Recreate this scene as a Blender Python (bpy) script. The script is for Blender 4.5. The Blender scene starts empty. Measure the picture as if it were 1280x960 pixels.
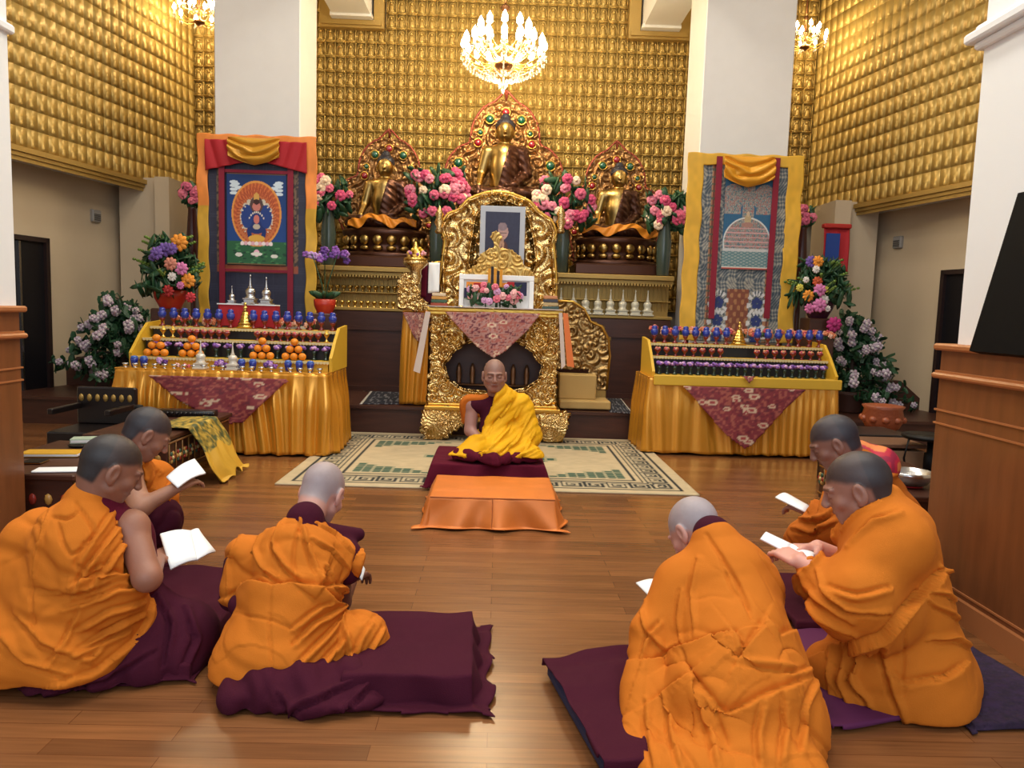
import bpy, math, random
import numpy as np
from mathutils import Vector, Matrix, Euler
PI = math.pi
SC = bpy.context.scene
COL = SC.collection
random.seed(7)
RNG = np.random.RandomState(11)

# ------------------------------------------------------------------ camera
FPX = 930.0
CAM = Vector((0, 0, 1.25))
PITCH, YAW, ROLL = math.atan(91.5 / FPX), math.radians(-1.1), math.radians(1.8)
cd = bpy.data.cameras.new('camera'); cam = bpy.data.objects.new('camera', cd); COL.objects.link(cam)
SC.camera = cam
cd.sensor_width = 36.0; cd.lens = FPX / 1280 * 36; cd.clip_start = .05; cd.clip_end = 100
RM = (Matrix.Rotation(YAW, 3, 'Z') @ Matrix.Rotation(PI / 2 - PITCH, 3, 'X') @ Matrix.Rotation(ROLL, 3, 'Z'))
cam.matrix_world = Matrix.Translation(CAM) @ RM.to_4x4()

def ray(px, py):
    return RM @ Vector(((px - 640) / FPX, -(py - 480) / FPX, -1))
def P(px, py, Y):
    d = ray(px, py); return CAM + d * (Y / d.y)
def PX(px, py, X):
    d = ray(px, py); return CAM + d * (X / d.x)
def F(px, py, z=0.0):
    d = ray(px, py); return CAM + d * ((z - CAM.z) / d.z)
RN = np.array(RM)
def proj(V):
    q = (np.asarray(V) - np.array(CAM)) @ RN
    w = -q[:, 2]
    return 640 + FPX * q[:, 0] / w, 480 - FPX * q[:, 1] / w, w

# ------------------------------------------------------------------ materials
def lin(c):
    return tuple(((x / 12.92) if x <= .04045 else ((x + .055) / 1.055) ** 2.4) for x in c)
def rgb(r, g, b):
    return lin((r / 255, g / 255, b / 255))
MATS = {}
def mat(name, col, rough=.6, metal=0., bump=0., bscale=60., bkind='noise', vary=0., vscale=6., emit=None, estr=0.,
        attr=False, coat=0., sheen=0., trans=0., sss=0., spec=None, stretch=None, alpha=None):
    if name in MATS: return MATS[name]
    m = bpy.data.materials.new(name); m.use_nodes = True
    nt = m.node_tree; b = nt.nodes['Principled BSDF']; L = nt.links.new
    b.inputs['Base Color'].default_value = (*col, 1)
    b.inputs['Roughness'].default_value = rough; b.inputs['Metallic'].default_value = metal
    if coat: b.inputs['Coat Weight'].default_value = coat; b.inputs['Coat Roughness'].default_value = .15
    if sheen: b.inputs['Sheen Weight'].default_value = sheen
    if trans: b.inputs['Transmission Weight'].default_value = trans
    if spec is not None: b.inputs['Specular IOR Level'].default_value = spec
    if alpha is not None: b.inputs['Alpha'].default_value = alpha
    if sss:
        b.inputs['Subsurface Weight'].default_value = sss; b.inputs['Subsurface Radius'].default_value = (.02, .008, .004)
        b.inputs['Subsurface Scale'].default_value = .5
    if emit: b.inputs['Emission Color'].default_value = (*emit, 1); b.inputs['Emission Strength'].default_value = estr
    tc = nt.nodes.new('ShaderNodeTexCoord'); mp = nt.nodes.new('ShaderNodeMapping'); L(tc.outputs['Object'], mp.inputs[0])
    if stretch: mp.inputs['Scale'].default_value = stretch
    src = None
    if attr:
        a = nt.nodes.new('ShaderNodeVertexColor'); a.layer_name = 'Col'; src = a.outputs[0]
        L(src, b.inputs['Base Color'])
    if vary:
        n = nt.nodes.new('ShaderNodeTexNoise'); n.inputs['Scale'].default_value = vscale; n.inputs['Detail'].default_value = 4
        L(mp.outputs[0], n.inputs['Vector'])
        r = nt.nodes.new('ShaderNodeMapRange'); r.inputs['From Min'].default_value = .25; r.inputs['From Max'].default_value = .75
        r.inputs['To Min'].default_value = 1 - vary; r.inputs['To Max'].default_value = 1 + vary; L(n.outputs[0], r.inputs[0])
        mx = nt.nodes.new('ShaderNodeMix'); mx.data_type = 'RGBA'; mx.blend_type = 'MULTIPLY'; mx.inputs[0].default_value = 1
        if src: L(src, mx.inputs[6])
        else: mx.inputs[6].default_value = (*col, 1)
        L(r.outputs[0], mx.inputs[7]); L(mx.outputs[2], b.inputs['Base Color'])
    if bump:
        if bkind == 'voronoi':
            n = nt.nodes.new('ShaderNodeTexVoronoi'); n.feature = 'SMOOTH_F1'; o = n.outputs[0]
        elif bkind == 'weave':
            n = nt.nodes.new('ShaderNodeTexWave'); n.inputs['Distortion'].default_value = 1.5; o = n.outputs[1]
        else:
            n = nt.nodes.new('ShaderNodeTexNoise'); n.inputs['Detail'].default_value = 5; o = n.outputs[0]
        n.inputs['Scale'].default_value = bscale; L(mp.outputs[0], n.inputs['Vector'])
        bp = nt.nodes.new('ShaderNodeBump'); bp.inputs['Strength'].default_value = bump; bp.inputs['Distance'].default_value = .01
        L(o, bp.inputs['Height']); L(bp.outputs[0], b.inputs['Normal'])
    MATS[name] = m; return m

GOLD = mat('gold leaf', rgb(222, 176, 84), .28, 1.0, bump=.25, bscale=40)
GOLDW = mat('gilded wall relief', rgb(192, 160, 88), .40, .35, bump=.15, bscale=60)
GOLDC = mat('carved gilt wood', rgb(212, 180, 122), .22, 1.0, bump=.5, bscale=70, bkind='voronoi')
GOLDM = mat('matt gold paint', rgb(178, 146, 80), .45, .5, bump=.15, bscale=90)
BRONZE = mat('burnished bronze', rgb(176, 146, 88), .3, 1.0)
BRONZED = mat('dark lacquer robe of statue', rgb(74, 42, 26), .28, .6)
BRASS = mat('brass', rgb(214, 178, 96), .25, 1.0)
SILVER = mat('silver', rgb(205, 205, 205), .25, 1.0)
DWOOD = mat('dark stained wood', rgb(70, 38, 26), .42, 0, bump=.08, bscale=12, vary=.25, vscale=3, stretch=(1, 8, 8))
RWOOD = mat('reddish veneer', rgb(126, 76, 42), .36, 0, bump=.05, bscale=8, vary=.18, vscale=3, stretch=(6, 6, 1), coat=.2)
LWOOD = mat('pale wood edge', rgb(190, 140, 90), .45)
WHITE = mat('white paint', rgb(226, 224, 220), .6, vary=.02)
CREAM = mat('beige wall paint', rgb(196, 178, 150), .75, vary=.04, vscale=2)
GREYW = mat('grey wall paint', rgb(150, 146, 140), .7, vary=.04)
BLACK = mat('black plastic', rgb(10, 10, 12), .5, spec=.25)
WHITE_DAYLIT = mat('daylit white paint', rgb(246, 251, 253), .6)  # brighter copy of WHITE: daylight on the near columns put into the colour
DARK = mat('dark interior', rgb(16, 15, 20), .4)
NAVY = mat('navy cloth', rgb(34, 38, 70), .75, bump=.2, bscale=200)
MAROON = mat('maroon cloth', rgb(88, 18, 38), .9, bump=.25, bscale=300, vary=.08, spec=.15)
MAROOND = mat('dark maroon cloth', rgb(66, 18, 36), .9, bump=.25, bscale=300, vary=.08, spec=.15)
ORANGE = mat('orange robe cloth', rgb(200, 112, 30), .85, bump=.2, bscale=350, vary=.06, vscale=5, spec=.2)
ORANGE2 = mat('dull orange robe cloth', rgb(186, 100, 28), .85, bump=.2, bscale=350, vary=.06, vscale=5, spec=.2)
YELLOW = mat('golden yellow robe cloth', rgb(232, 172, 12), .7, bump=.2, bscale=350, spec=.3, vary=.06, vscale=5)
SATIN = mat('golden satin', rgb(226, 158, 50), .24, .5, vary=.06, vscale=3, spec=.8)
SATINO = mat('orange satin', rgb(216, 122, 50), .42, .25, vary=.08, vscale=8)
PAINTY = mat('yellow painted wood', rgb(214, 172, 50), .5)
RED = mat('red cloth', rgb(170, 26, 36), .75)
PAPER = mat('white paper', rgb(240, 244, 246), .7)
VC = mat('painted colours', (.5, .5, .5), .7, attr=True)
VCS = mat('woven coloured silk', (.5, .5, .5), .55, attr=True, bump=.2, bscale=250)
VCG = mat('glazed colours', (.5, .5, .5), .25, attr=True)
VCR = mat('wool pile', (.5, .5, .5), .95, attr=True, bump=.5, bscale=300)
VSK = mat('skin', (.5, .5, .5), .5, attr=True, sss=.15, bump=.06, bscale=120)
LEAF = mat('dark green leaf', rgb(36, 74, 44), .5, vary=.35, vscale=25)
LEAFL = mat('fresh green leaf', rgb(96, 124, 44), .5, vary=.3, vscale=25)
BLUEG = mat('blue glass', rgb(30, 52, 150), .15, .0, coat=.5)
REDG = mat('deep red lacquer', rgb(120, 24, 24), .25, coat=.4)
ORNG = mat('orange peel', rgb(236, 142, 30), .45, bump=.3, bscale=150)
CRYST = mat('crystal', rgb(250, 246, 235), .05, trans=.6)
BULB = mat('lit bulb', rgb(255, 240, 205), .3, emit=(1, .82, .5), estr=90)

# ------------------------------------------------------------------ mesh builder
class M:
    def __init__(s): s.v = []; s.f = []; s.c = []; s.cur = (1, 1, 1); s.T = None
    def n(s): return len(s.v)
    def put(s, vs, fs, col=None):
        b = len(s.v)
        if s.T is not None: vs = [tuple(s.T @ Vector(p)) for p in vs]
        s.v += [tuple(p) for p in vs]; s.f += [tuple(i + b for i in f) for f in fs]
        c = col or s.cur; s.c += [c] * len(vs); return s
    def box(s, x0, x1, y0, y1, z0, z1, col=None):
        return s.put([(x0,y0,z0),(x1,y0,z0),(x1,y1,z0),(x0,y1,z0),(x0,y0,z1),(x1,y0,z1),(x1,y1,z1),(x0,y1,z1)],
                     [(3,2,1,0),(4,5,6,7),(0,1,5,4),(1,2,6,5),(2,3,7,6),(3,0,4,7)], col)
    def bbox(s, x0, x1, y0, y1, z0, z1, b=.01, col=None):     # chamfered box
        xs=[x0,x0+b,x1-b,x1]; 
        def ring(z, i): 
            return [(x0+i,y0+b+i if 0 else y0+b,z),(x0+b,y0,z),(x1-b,y0,z),(x1,y0+b,z),(x1,y1-b,z),(x1-b,y1,z),(x0+b,y1,z),(x0,y1-b,z)]
        def sh(r, d):
            cx=(x0+x1)/2; cy=(y0+y1)/2
            return [(p[0]+(d if p[0]<cx else -d), p[1]+(d if p[1]<cy else -d), p[2]) for p in r]
        R=[sh(ring(z0,0),b*.7), ring(z0+b,0), ring(z1-b,0), sh(ring(z1,0),b*.7)]
        vs=[p for r in R for p in r]; fs=[tuple(range(7,-1,-1)), tuple(24+i for i in range(8))]
        for k in range(3):
            for i in range(8): j=(i+1)%8; fs.append((k*8+i,k*8+j,k*8+8+j,k*8+8+i))
        return s.put(vs, fs, col)
    def lathe(s, prof, o=(0,0,0), n=16, col=None, cap=True, sx=1, sy=1):
        vs=[]; fs=[]
        for r,z in prof:
            for i in range(n):
                a=2*PI*i/n; vs.append((o[0]+r*sx*math.cos(a), o[1]+r*sy*math.sin(a), o[2]+z))
        for k in range(len(prof)-1):
            for i in range(n): j=(i+1)%n; fs.append((k*n+i,k*n+j,k*n+n+j,k*n+n+i))
        if cap: fs += [tuple(range(n-1,-1,-1)), tuple((len(prof)-1)*n+i for i in range(n))]
        return s.put(vs, fs, col)
    def ell(s, c, r, n=12, m=8, col=None, R=None):
        if not hasattr(r,'__len__'): r=(r,r,r)
        vs=[]; fs=[]
        for k in range(m+1):
            t=PI*k/m
            for i in range(n):
                a=2*PI*i/n; p=Vector((r[0]*math.sin(t)*math.cos(a), r[1]*math.sin(t)*math.sin(a), -r[2]*math.cos(t)))
                if R: p=R@p
                vs.append((c[0]+p.x,c[1]+p.y,c[2]+p.z))
        for k in range(m):
            for i in range(n): j=(i+1)%n; fs.append((k*n+i,k*n+j,k*n+n+j,k*n+n+i))
        return s.put(vs, fs, col)
    def tube(s, pts, r, n=8, col=None, closed=False):
        pts=[Vector(p) for p in pts]; N=len(pts)
        rs = r if hasattr(r,'__len__') else [r]*N
        vs=[]; fs=[]; up=Vector((0,0,1))
        for i,p in enumerate(pts):
            if closed: d=pts[(i+1)%N]-pts[i-1]
            else: d=pts[min(i+1,N-1)]-pts[max(i-1,0)]
            if d.length<1e-9: d=Vector((0,0,1))
            d.normalize()
            u=d.cross(up)
            if u.length<.15: u=d.cross(Vector((0,1,0)))
            u.normalize(); w=u.cross(d)
            for k in range(n):
                a=2*PI*k/n; q=p+(u*math.cos(a)+w*math.sin(a))*rs[i]; vs.append(tuple(q))
        for i in range(N if closed else N-1):
            i2=(i+1)%N
            for k in range(n): j=(k+1)%n; fs.append((i*n+k,i*n+j,i2*n+j,i2*n+k))
        if not closed: fs += [tuple(range(n-1,-1,-1)), tuple((N-1)*n+k for k in range(n))]
        return s.put(vs, fs, col)
    def prism(s, poly, y0, y1, col=None):      # polygon in xz extruded along y
        n=len(poly); vs=[(x,y0,z) for x,z in poly]+[(x,y1,z) for x,z in poly]
        fs=[tuple(range(n)), tuple(range(2*n-1,n-1,-1))]+[(i,i+n,(i+1)%n+n,(i+1)%n) for i in range(n)]
        return s.put(vs, fs, col)
    def prismz(s, poly, z0, z1, col=None):
        n=len(poly); vs=[(x,y,z0) for x,y in poly]+[(x,y,z1) for x,y in poly]
        fs=[tuple(range(n-1,-1,-1)), tuple(range(n,2*n))]+[(i,(i+1)%n,(i+1)%n+n,i+n) for i in range(n)]
        return s.put(vs, fs, col)
    def build(s, name, m, parent=None, smooth=False, kind=None, angle=40):
        o = mesh_obj(name, s.v, s.f, m, parent, smooth, s.c if m in (VC,VCS,VCG,VCR,VSK) else None, angle)
        if kind: o['kind']=kind
        return o

def mesh_obj(name, v, f, m, parent=None, smooth=False, cols=None, angle=40):
    me = bpy.data.meshes.new(name); me.from_pydata(v, [], f); me.update()
    if cols is not None:
        a = me.color_attributes.new('Col','FLOAT_COLOR','POINT')
        arr = np.ones((len(v),4), dtype=np.float32); arr[:,:3]=np.asarray(cols, dtype=np.float32)[:,:3]
        a.data.foreach_set('color', arr.ravel())
    me.materials.append(m)
    if smooth:
        me.polygons.foreach_set('use_smooth',[True]*len(me.polygons))
        if smooth=='auto': me.set_sharp_from_angle(angle=math.radians(angle))
    o = bpy.data.objects.new(name, me); COL.objects.link(o)
    if parent: o.parent=parent
    return o
def np_obj(name, V, Q, m, parent=None, smooth=True, cols=None):
    me = bpy.data.meshes.new(name)
    V=np.asarray(V,dtype=np.float32); Q=np.asarray(Q,dtype=np.int32); k=Q.shape[1]
    me.vertices.add(len(V)); me.vertices.foreach_set('co',V.ravel())
    me.loops.add(Q.size); me.loops.foreach_set('vertex_index',Q.ravel())
    me.polygons.add(len(Q)); me.polygons.foreach_set('loop_start',np.arange(0,Q.size,k,dtype=np.int32))
    me.polygons.foreach_set('loop_total',np.full(len(Q),k,dtype=np.int32))
    me.update(calc_edges=True); me.validate()
    if cols is not None:
        a = me.color_attributes.new('Col','FLOAT_COLOR','POINT')
        arr=np.ones((len(V),4),dtype=np.float32); arr[:,:3]=cols[:,:3]; a.data.foreach_set('color',arr.ravel())
    me.materials.append(m)
    if smooth: me.polygons.foreach_set('use_smooth',[True]*len(me.polygons))
    o=bpy.data.objects.new(name,me); COL.objects.link(o)
    if parent: o.parent=parent
    return o
def tag(o, label, cat, group=None, kind=None):
    o['label']=label; o['category']=cat
    if group: o['group']=group
    if kind: o['kind']=kind
    return o
def thing(name, label, cat, loc=(0,0,0), rz=0, group=None):
    o=bpy.data.objects.new(name,None); COL.objects.link(o); o.location=loc; o.rotation_euler=(0,0,rz); o.empty_display_size=.1
    return tag(o,label,cat,group)
def struct(o): o['kind']='structure'; return o
def kids(o): return [c for c in list(bpy.data.objects) if c.parent==o]
def dup(root, loc, rz=None, label=None, group=None, scale=None, ch=None):
    r=root.copy(); COL.objects.link(r); r.location=loc
    if rz is not None: r.rotation_euler=(0,0,rz)
    if scale is not None: r.scale=(scale,)*3 if not hasattr(scale,'__len__') else scale
    if label: r['label']=label
    if group: r['group']=group
    for c0 in (ch if ch is not None else root.children):
        c=c0.copy(); COL.objects.link(c); c.parent=r
        for g in c0.children:
            d=g.copy(); COL.objects.link(d); d.parent=c
    return r
def solid(o, t, off=-1):
    md=o.modifiers.new('thick','SOLIDIFY'); md.thickness=t; md.offset=off; return o
# value noise on arrays
_H = RNG.rand(64,64,64).astype(np.float32)
def vnoise(p):
    p=np.asarray(p,dtype=np.float32); i=np.floor(p).astype(np.int32); f=p-i; f=f*f*(3-2*f)
    def h(a,b,c): return _H[(i[...,0]+a)&63,(i[...,1]+b)&63,(i[...,2]+c)&63]
    x,y,z=f[...,0],f[...,1],f[...,2]
    def L(a,b,t): return a+(b-a)*t
    return L(L(L(h(0,0,0),h(1,0,0),x),L(h(0,1,0),h(1,1,0),x),y),L(L(h(0,0,1),h(1,0,1),x),L(h(0,1,1),h(1,1,1),x),y),z)*2-1
def fbm(p,o=3):
    p=np.asarray(p,dtype=np.float32); s=0; a=1
    for k in range(o): s=s+a*vnoise(p*(2**k)+k*7.3); a*=.5
    return s
def smst(a,b,x):
    t=np.clip((x-a)/(b-a),0,1); return t*t*(3-2*t)
def grid(name, nu, nv, fn, m, parent=None, smooth=True, keep=None, flip=False):
    """fn(U,V)->(x,y,z[,cols]) with U,V in 0..1 arrays"""
    U,V=np.meshgrid(np.linspace(0,1,nu+1),np.linspace(0,1,nv+1)); r=fn(U,V)
    X=np.stack([np.broadcast_to(a,U.shape) for a in r[:3]],-1).reshape(-1,3)
    cols=r[3].reshape(-1,3) if len(r)>3 else None
    a=np.arange((nu+1)*(nv+1)).reshape(nv+1,nu+1)
    Q=np.stack([a[:-1,:-1],a[:-1,1:],a[1:,1:],a[1:,:-1]],-1).reshape(-1,4)
    if keep is not None:
        K=keep(U,V); kk=(K[:-1,:-1]&K[:-1,1:]&K[1:,1:]&K[1:,:-1]).reshape(-1); Q=Q[kk]
        used=np.unique(Q); mp=-np.ones(len(X),dtype=int); mp[used]=np.arange(len(used)); X=X[used]; Q=mp[Q]
        if cols is not None: cols=cols[used]
    if flip: Q=Q[:,::-1]
    return np_obj(name,X,Q,m,parent,smooth,cols)
# ================================================================== ROOM
YB = 10.0; ZG = 2.58; XL, XR = -4.07, 4.10; ZC = 6.4
# floor : wooden strip planks
fm = bpy.data.materials.new('polished floorboards'); fm.use_nodes=True
nt=fm.node_tree; b=nt.nodes['Principled BSDF']; L=nt.links.new
tc=nt.nodes.new('ShaderNodeTexCoord'); br=nt.nodes.new('ShaderNodeTexBrick')
mp=nt.nodes.new('ShaderNodeMapping'); L(tc.outputs['Object'],mp.inputs[0]); L(mp.outputs[0],br.inputs[0])
br.inputs['Scale'].default_value=1; br.inputs['Brick Width'].default_value=.9; br.inputs['Row Height'].default_value=.075
br.inputs['Mortar Size'].default_value=.0012; br.inputs['Color1'].default_value=(*rgb(132,86,50),1); br.inputs['Color2'].default_value=(*rgb(104,66,38),1)
br.inputs['Mortar'].default_value=(*rgb(96,54,26),1); br.inputs['Bias'].default_value=-.1; br.offset=.37
mp2=nt.nodes.new('ShaderNodeMapping'); mp2.inputs['Scale'].default_value=(1.2,22,1); L(tc.outputs['Object'],mp2.inputs[0])
ns=nt.nodes.new('ShaderNodeTexNoise'); ns.inputs['Scale'].default_value=2.5; ns.inputs['Detail'].default_value=6; L(mp2.outputs[0],ns.inputs[0])
mr=nt.nodes.new('ShaderNodeMapRange'); mr.inputs[1].default_value=.3; mr.inputs[2].default_value=.7; mr.inputs[3].default_value=.8; mr.inputs[4].default_value=1.18
L(ns.outputs[0],mr.inputs[0]); mx=nt.nodes.new('ShaderNodeMix'); mx.data_type='RGBA'; mx.blend_type='MULTIPLY'; mx.inputs[0].default_value=1
L(br.outputs[0],mx.inputs[6]); L(mr.outputs[0],mx.inputs[7]); L(mx.outputs[2],b.inputs['Base Color'])
b.inputs['Roughness'].default_value=.26; b.inputs['Specular IOR Level'].default_value=.5
bp=nt.nodes.new('ShaderNodeBump'); bp.inputs['Strength'].default_value=.15; bp.inputs['Distance'].default_value=.004
L(br.outputs[1],bp.inputs['Height']); bp.invert=True; L(bp.outputs[0],b.inputs['Normal'])
m=M(); m.box(-7,7,-4,YB+.3,-.12,0); struct(m.build('floor',fm))

# platform of dark wood with a nosing
m=M(); PZ=.275
m.box(-4.9,4.9,7.33,YB,.0,PZ-.03); m.box(-4.92,4.92,7.3,YB,PZ-.03,PZ)
struct(m.build('trim_1',DWOOD))
# outer walls (behind the recess) and the wall behind the statues
m=M(); m.box(-6.2,6.2,YB+.14,YB+.3,0,ZC); struct(m.build('wall_back',GREYW))
for sgn,nm in ((-1,'left'),(1,'right')):
    x0,x1=sgn*4.45,sgn*5.75
    m=M(); m.put([(x0,YB+.14,0),(x1,3.0,0),(x1,3.0,ZG+.2),(x0,YB+.14,ZG+.2),(x0+sgn*.15,YB+.14,0),(x1+sgn*.15,3.0,0),(x1+sgn*.15,3.0,ZG+.2),(x0+sgn*.15,YB+.14,ZG+.2)],
        [(0,1,2,3),(7,6,5,4),(0,4,5,1),(1,5,6,2),(2,6,7,3),(3,7,4,0)])
    struct(m.build('wall_'+nm,CREAM))
    m=M(); m.box(min(sgn*5.75,sgn*5.95),max(sgn*5.75,sgn*5.95),-1,3.02,0,ZC); struct(m.build('wall_'+nm+'_front',CREAM))
    # pilaster by the corner
    q=[P(166,300,9.05).x,P(194,300,9.05).x] if sgn<0 else [P(1060,320,9.05).x,P(1079,320,9.05).x]
    m=M(); m.box(q[0]-(.15 if sgn<0 else 0),q[1]+(.15 if sgn>0 else 0),9.05,9.6,PZ,ZG+.1); struct(m.build('trim_2' if sgn<0 else 'trim_3',CREAM))
    q=[P(194,300,8.95).x,P(212,300,8.95).x] if sgn<0 else [P(1040,320,8.95).x,P(1060,320,8.95).x]
    m=M(); m.box(q[0],q[1],8.95,9.6,PZ,ZG+.1); struct(m.build('trim_4' if sgn<0 else 'trim_5',CREAM))
# soffit under the gilt side walls
for sgn,nm in ((-1,'left'),(1,'right')):
    m=M(); a=(sgn*4.13,YB+.14); c=(sgn*5.30,4.0)
    m.put([(a[0],a[1],ZG-.0),(c[0],c[1],ZG),(c[0]+sgn*.9,c[1],ZG),(a[0]+sgn*.9,a[1],ZG),(a[0],a[1],ZG+.02),(c[0],c[1],ZG+.02),(c[0]+sgn*.9,c[1],ZG+.02),(a[0]+sgn*.9,a[1],ZG+.02)],
        [(3,2,1,0),(4,5,6,7),(0,1,5,4),(1,2,6,5),(2,3,7,6),(3,0,4,7)])
    struct(m.build('trim_6' if sgn<0 else 'trim_7',WHITE))
m=M(); m.box(-6.2,6.2,-1,YB+.3,ZC,ZC+.15); struct(m.build('ceiling',WHITE))

# ---- gilt tile relief : niche with a small seated figure, repeated over the whole wall
TW,TH=.131,.1865
def tile_mesh():
    t=M(); w=TW/2
    t.box(-w,w,0,.012,0,TH)                                   # back plate
    t.box(-w,w,-.040,0,0,.010); t.box(-w,w,-.020,0,TH-.010,TH)  # ledges
    t.box(-w,-w+.007,-.030,0,.010,TH-.010); t.box(w-.007,w,-.030,0,.010,TH-.010)
    pts=[(.046*math.cos(a),-.010,.095+.062*math.sin(a)) for a in np.linspace(0,PI,8)]
    t.tube([( .046,-.010,.02)]+pts+[(-.046,-.010,.02)],.006,n=4)
    t.ell((0,-.014,.028),(.044,.014,.013),8,4)                # knees
    t.lathe([(.033,.018),(.031,.045),(.028,.07),(.027,.092),(.014,.106)],(0,-.006,0),8,sy=.9)                # trunk
    t.ell((0,-.020,.124),(.018,.020,.022),8,5)                # head
    t.ell((0,-.012,.141),(.007,.008,.008),6,3)
    return np.array(t.v),t.f
TV,TF=tile_mesh(); TFL=[len(f) for f in TF]
def tiled(name, origin, axis, n_cols, z0, n_rows, normal_flip=1, skip=None):
    ax=np.array(axis,dtype=float); nv=np.array((ax[1],-ax[0],0))*normal_flip   # outward (towards room)
    L0=np.stack([TV[:,0],-TV[:,1],TV[:,2]],-1)
    V=[];offs=[]
    for r in range(n_rows):
        for c in range(n_cols):
            if skip and skip(c,r): continue
            o=np.array(origin)+ax*(c+.5)*TW; zz=z0+r*TH
            p=o[None,:]+L0[:,:1]*ax[None,:]+L0[:,1:2]*nv[None,:]
            p[:,2]=L0[:,2]+zz; V.append(p)
    k=len(V); V=np.concatenate(V)
    base=np.arange(k)[:,None]*len(TV)
    me=bpy.data.meshes.new(name)
    loops=np.concatenate([np.array(f) for f in TF]); lt=np.array(TFL)
    LI=(base+loops[None,:]).ravel(); LT=np.tile(lt,k); LS=np.concatenate([[0],np.cumsum(LT)[:-1]])
    me.vertices.add(len(V)); me.vertices.foreach_set('co',V.astype(np.float32).ravel())
    me.loops.add(len(LI)); me.loops.foreach_set('vertex_index',LI.astype(np.int32))
    me.polygons.add(len(LT)); me.polygons.foreach_set('loop_start',LS.astype(np.int32)); me.polygons.foreach_set('loop_total',LT.astype(np.int32))
    me.update(calc_edges=True); me.validate(); me.materials.append(GOLDW)
    o=bpy.data.objects.new(name,me); COL.objects.link(o); return struct(o)
zb0=1.30
def skipback(c,r):
    x=XL+(c+.5)*TW; z=zb0+(r+.5)*TH
    if z<ZG and (x<-2.9 or x>2.95): return True
    for bx0,bx1 in BEAMS:
        if z>BZ-.12 and bx0-.16<x<bx1+.14: return True
    return False
BEAMS=[(P(415,18,9.9).x,P(463,18,9.9).x),(P(805,33,9.9).x,P(849,33,9.9).x)]; BZ=P(826,33,9.9).z
tiled('wall_back_relief',(XL,YB+.1,0),(1,0,0),62,zb0,26,1,skipback)
m=M()
for bx0,bx1 in BEAMS:                                              # gilt frame round each beam end
    m.box(bx0-.18,bx1+.16,YB-.02,YB+.1,BZ-.13,BZ-.03); m.box(bx0-.15,bx1+.13,YB-.05,YB,BZ-.10,BZ-.05)
    m.box(bx0-.18,bx0-.03,YB-.02,YB+.1,BZ-.03,ZC); m.box(bx1+.03,bx1+.16,YB-.02,YB+.1,BZ-.03,ZC)
struct(m.build('trim_8',GOLDM))
m=M()
for bx0,bx1 in BEAMS:
    m.box(bx0,bx1,6.2,YB+.1,BZ,BZ+.7); m.box(bx0-.02,bx1+.02,YB-.14,YB+.1,BZ-.03,BZ+.02)
struct(m.build('trim_9',WHITE))
for sgn,nm in ((-1,'left'),(1,'right')):
    a=np.array((sgn*4.07,YB+.1,0)); c=np.array((sgn*4.655,7.02,0)); d=c-a; d/=np.linalg.norm(d)
    n=int(5.6/TW)
    tiled('wall_'+nm+'_relief',a,d,n,ZG+.07,20,-sgn)
    # gilt cornice below the tiles
    m=M(); nvv=np.array((-sgn*abs(d[1]),d[0]*0,0)); e=a+d*5.7
    for (o0,o1,z0,z1) in ((.0,.06,ZG+.02,ZG+.07),(0,.035,ZG-.02,ZG+.02),(0,.015,ZG-.06,ZG-.02)):
        p=[a,e,e+nvv*o1*-1*-1,a+nvv*o1]
        vs=[(q[0],q[1],z) for z in (z0,z1) for q in p]
        m.put(vs,[(3,2,1,0),(4,5,6,7),(0,1,5,4),(1,2,6,5),(2,3,7,6),(3,0,4,7)])
    o=m.build('trim_10' if sgn<0 else 'trim_11',GOLDM); struct(o)
# ---- the two white square pillars
PLL=(P(268,100,8.3).x,P(375,100,8.3).x); PLR=(P(879,100,8.3).x,P(991,100,8.3).x)
for (x0,x1),nm in ((PLL,'trim_12'),(PLR,'trim_13')):
    m=M(); m.bbox(x0,x1,8.3,9.02,PZ,ZC,.008); struct(m.build(nm,WHITE))
# ---- near columns: white shaft on veneered pedestal
def near_column(name, sgn, xf, y1, w, d, ztop):
    m=M(); x0,x1=(xf-w,xf) if sgn<0 else (xf,xf+w); y0=y1-d
    e=.012
    m.bbox(x0,x1,y0,y1,0,ztop-.02,.006)
    o=m.build(name[0],RWOOD); struct(o)
    t=M(); t.bbox(x0-.025,x1+.025,y0-.025,y1+.025,ztop-.03,ztop,.008)
    t.bbox(x0-.025,x1+.025,y0-.025,y1+.025,ztop-.155,ztop-.13,.008); t.box(x0-.012,x1+.012,y0-.012,y1+.012,ztop-.13,ztop-.12)
    for z in (ztop-.30,ztop-.36,.12): t.box(x0-.006,x1+.006,y0-.006,y1+.006,z,z+.008)
    t.box(x0-.02,x1+.02,y0-.02,y1+.02,0,.10)
    struct(t.build(name[1],LWOOD if 0 else mat('veneer moulding',rgb(176,112,66),.4)))
    s=M(); i=.045
    iy=.012 if sgn<0 else i; ix=.008 if sgn<0 else i; s.box(x0+i,x1-ix,y0+i,y1-iy,ztop,ZC)
    for (z,g,h) in ((2.42,.03,.03),(2.45,.06,.04),(2.49,.03,.03)): s.bbox(x0+i-g,x1-i+g,y0+i-g,y1-i+g,z,z+h,.008)
    struct(s.build(name[2],WHITE_DAYLIT))
near_column(('trim_14','trim_15','trim_16'),-1,PX(31,384,-2.3).x,3.62,.75,.75,1.20)
near_column(('trim_17','trim_18','trim_19'),1,1.98,3.30,.75,.75,1.165)
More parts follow.
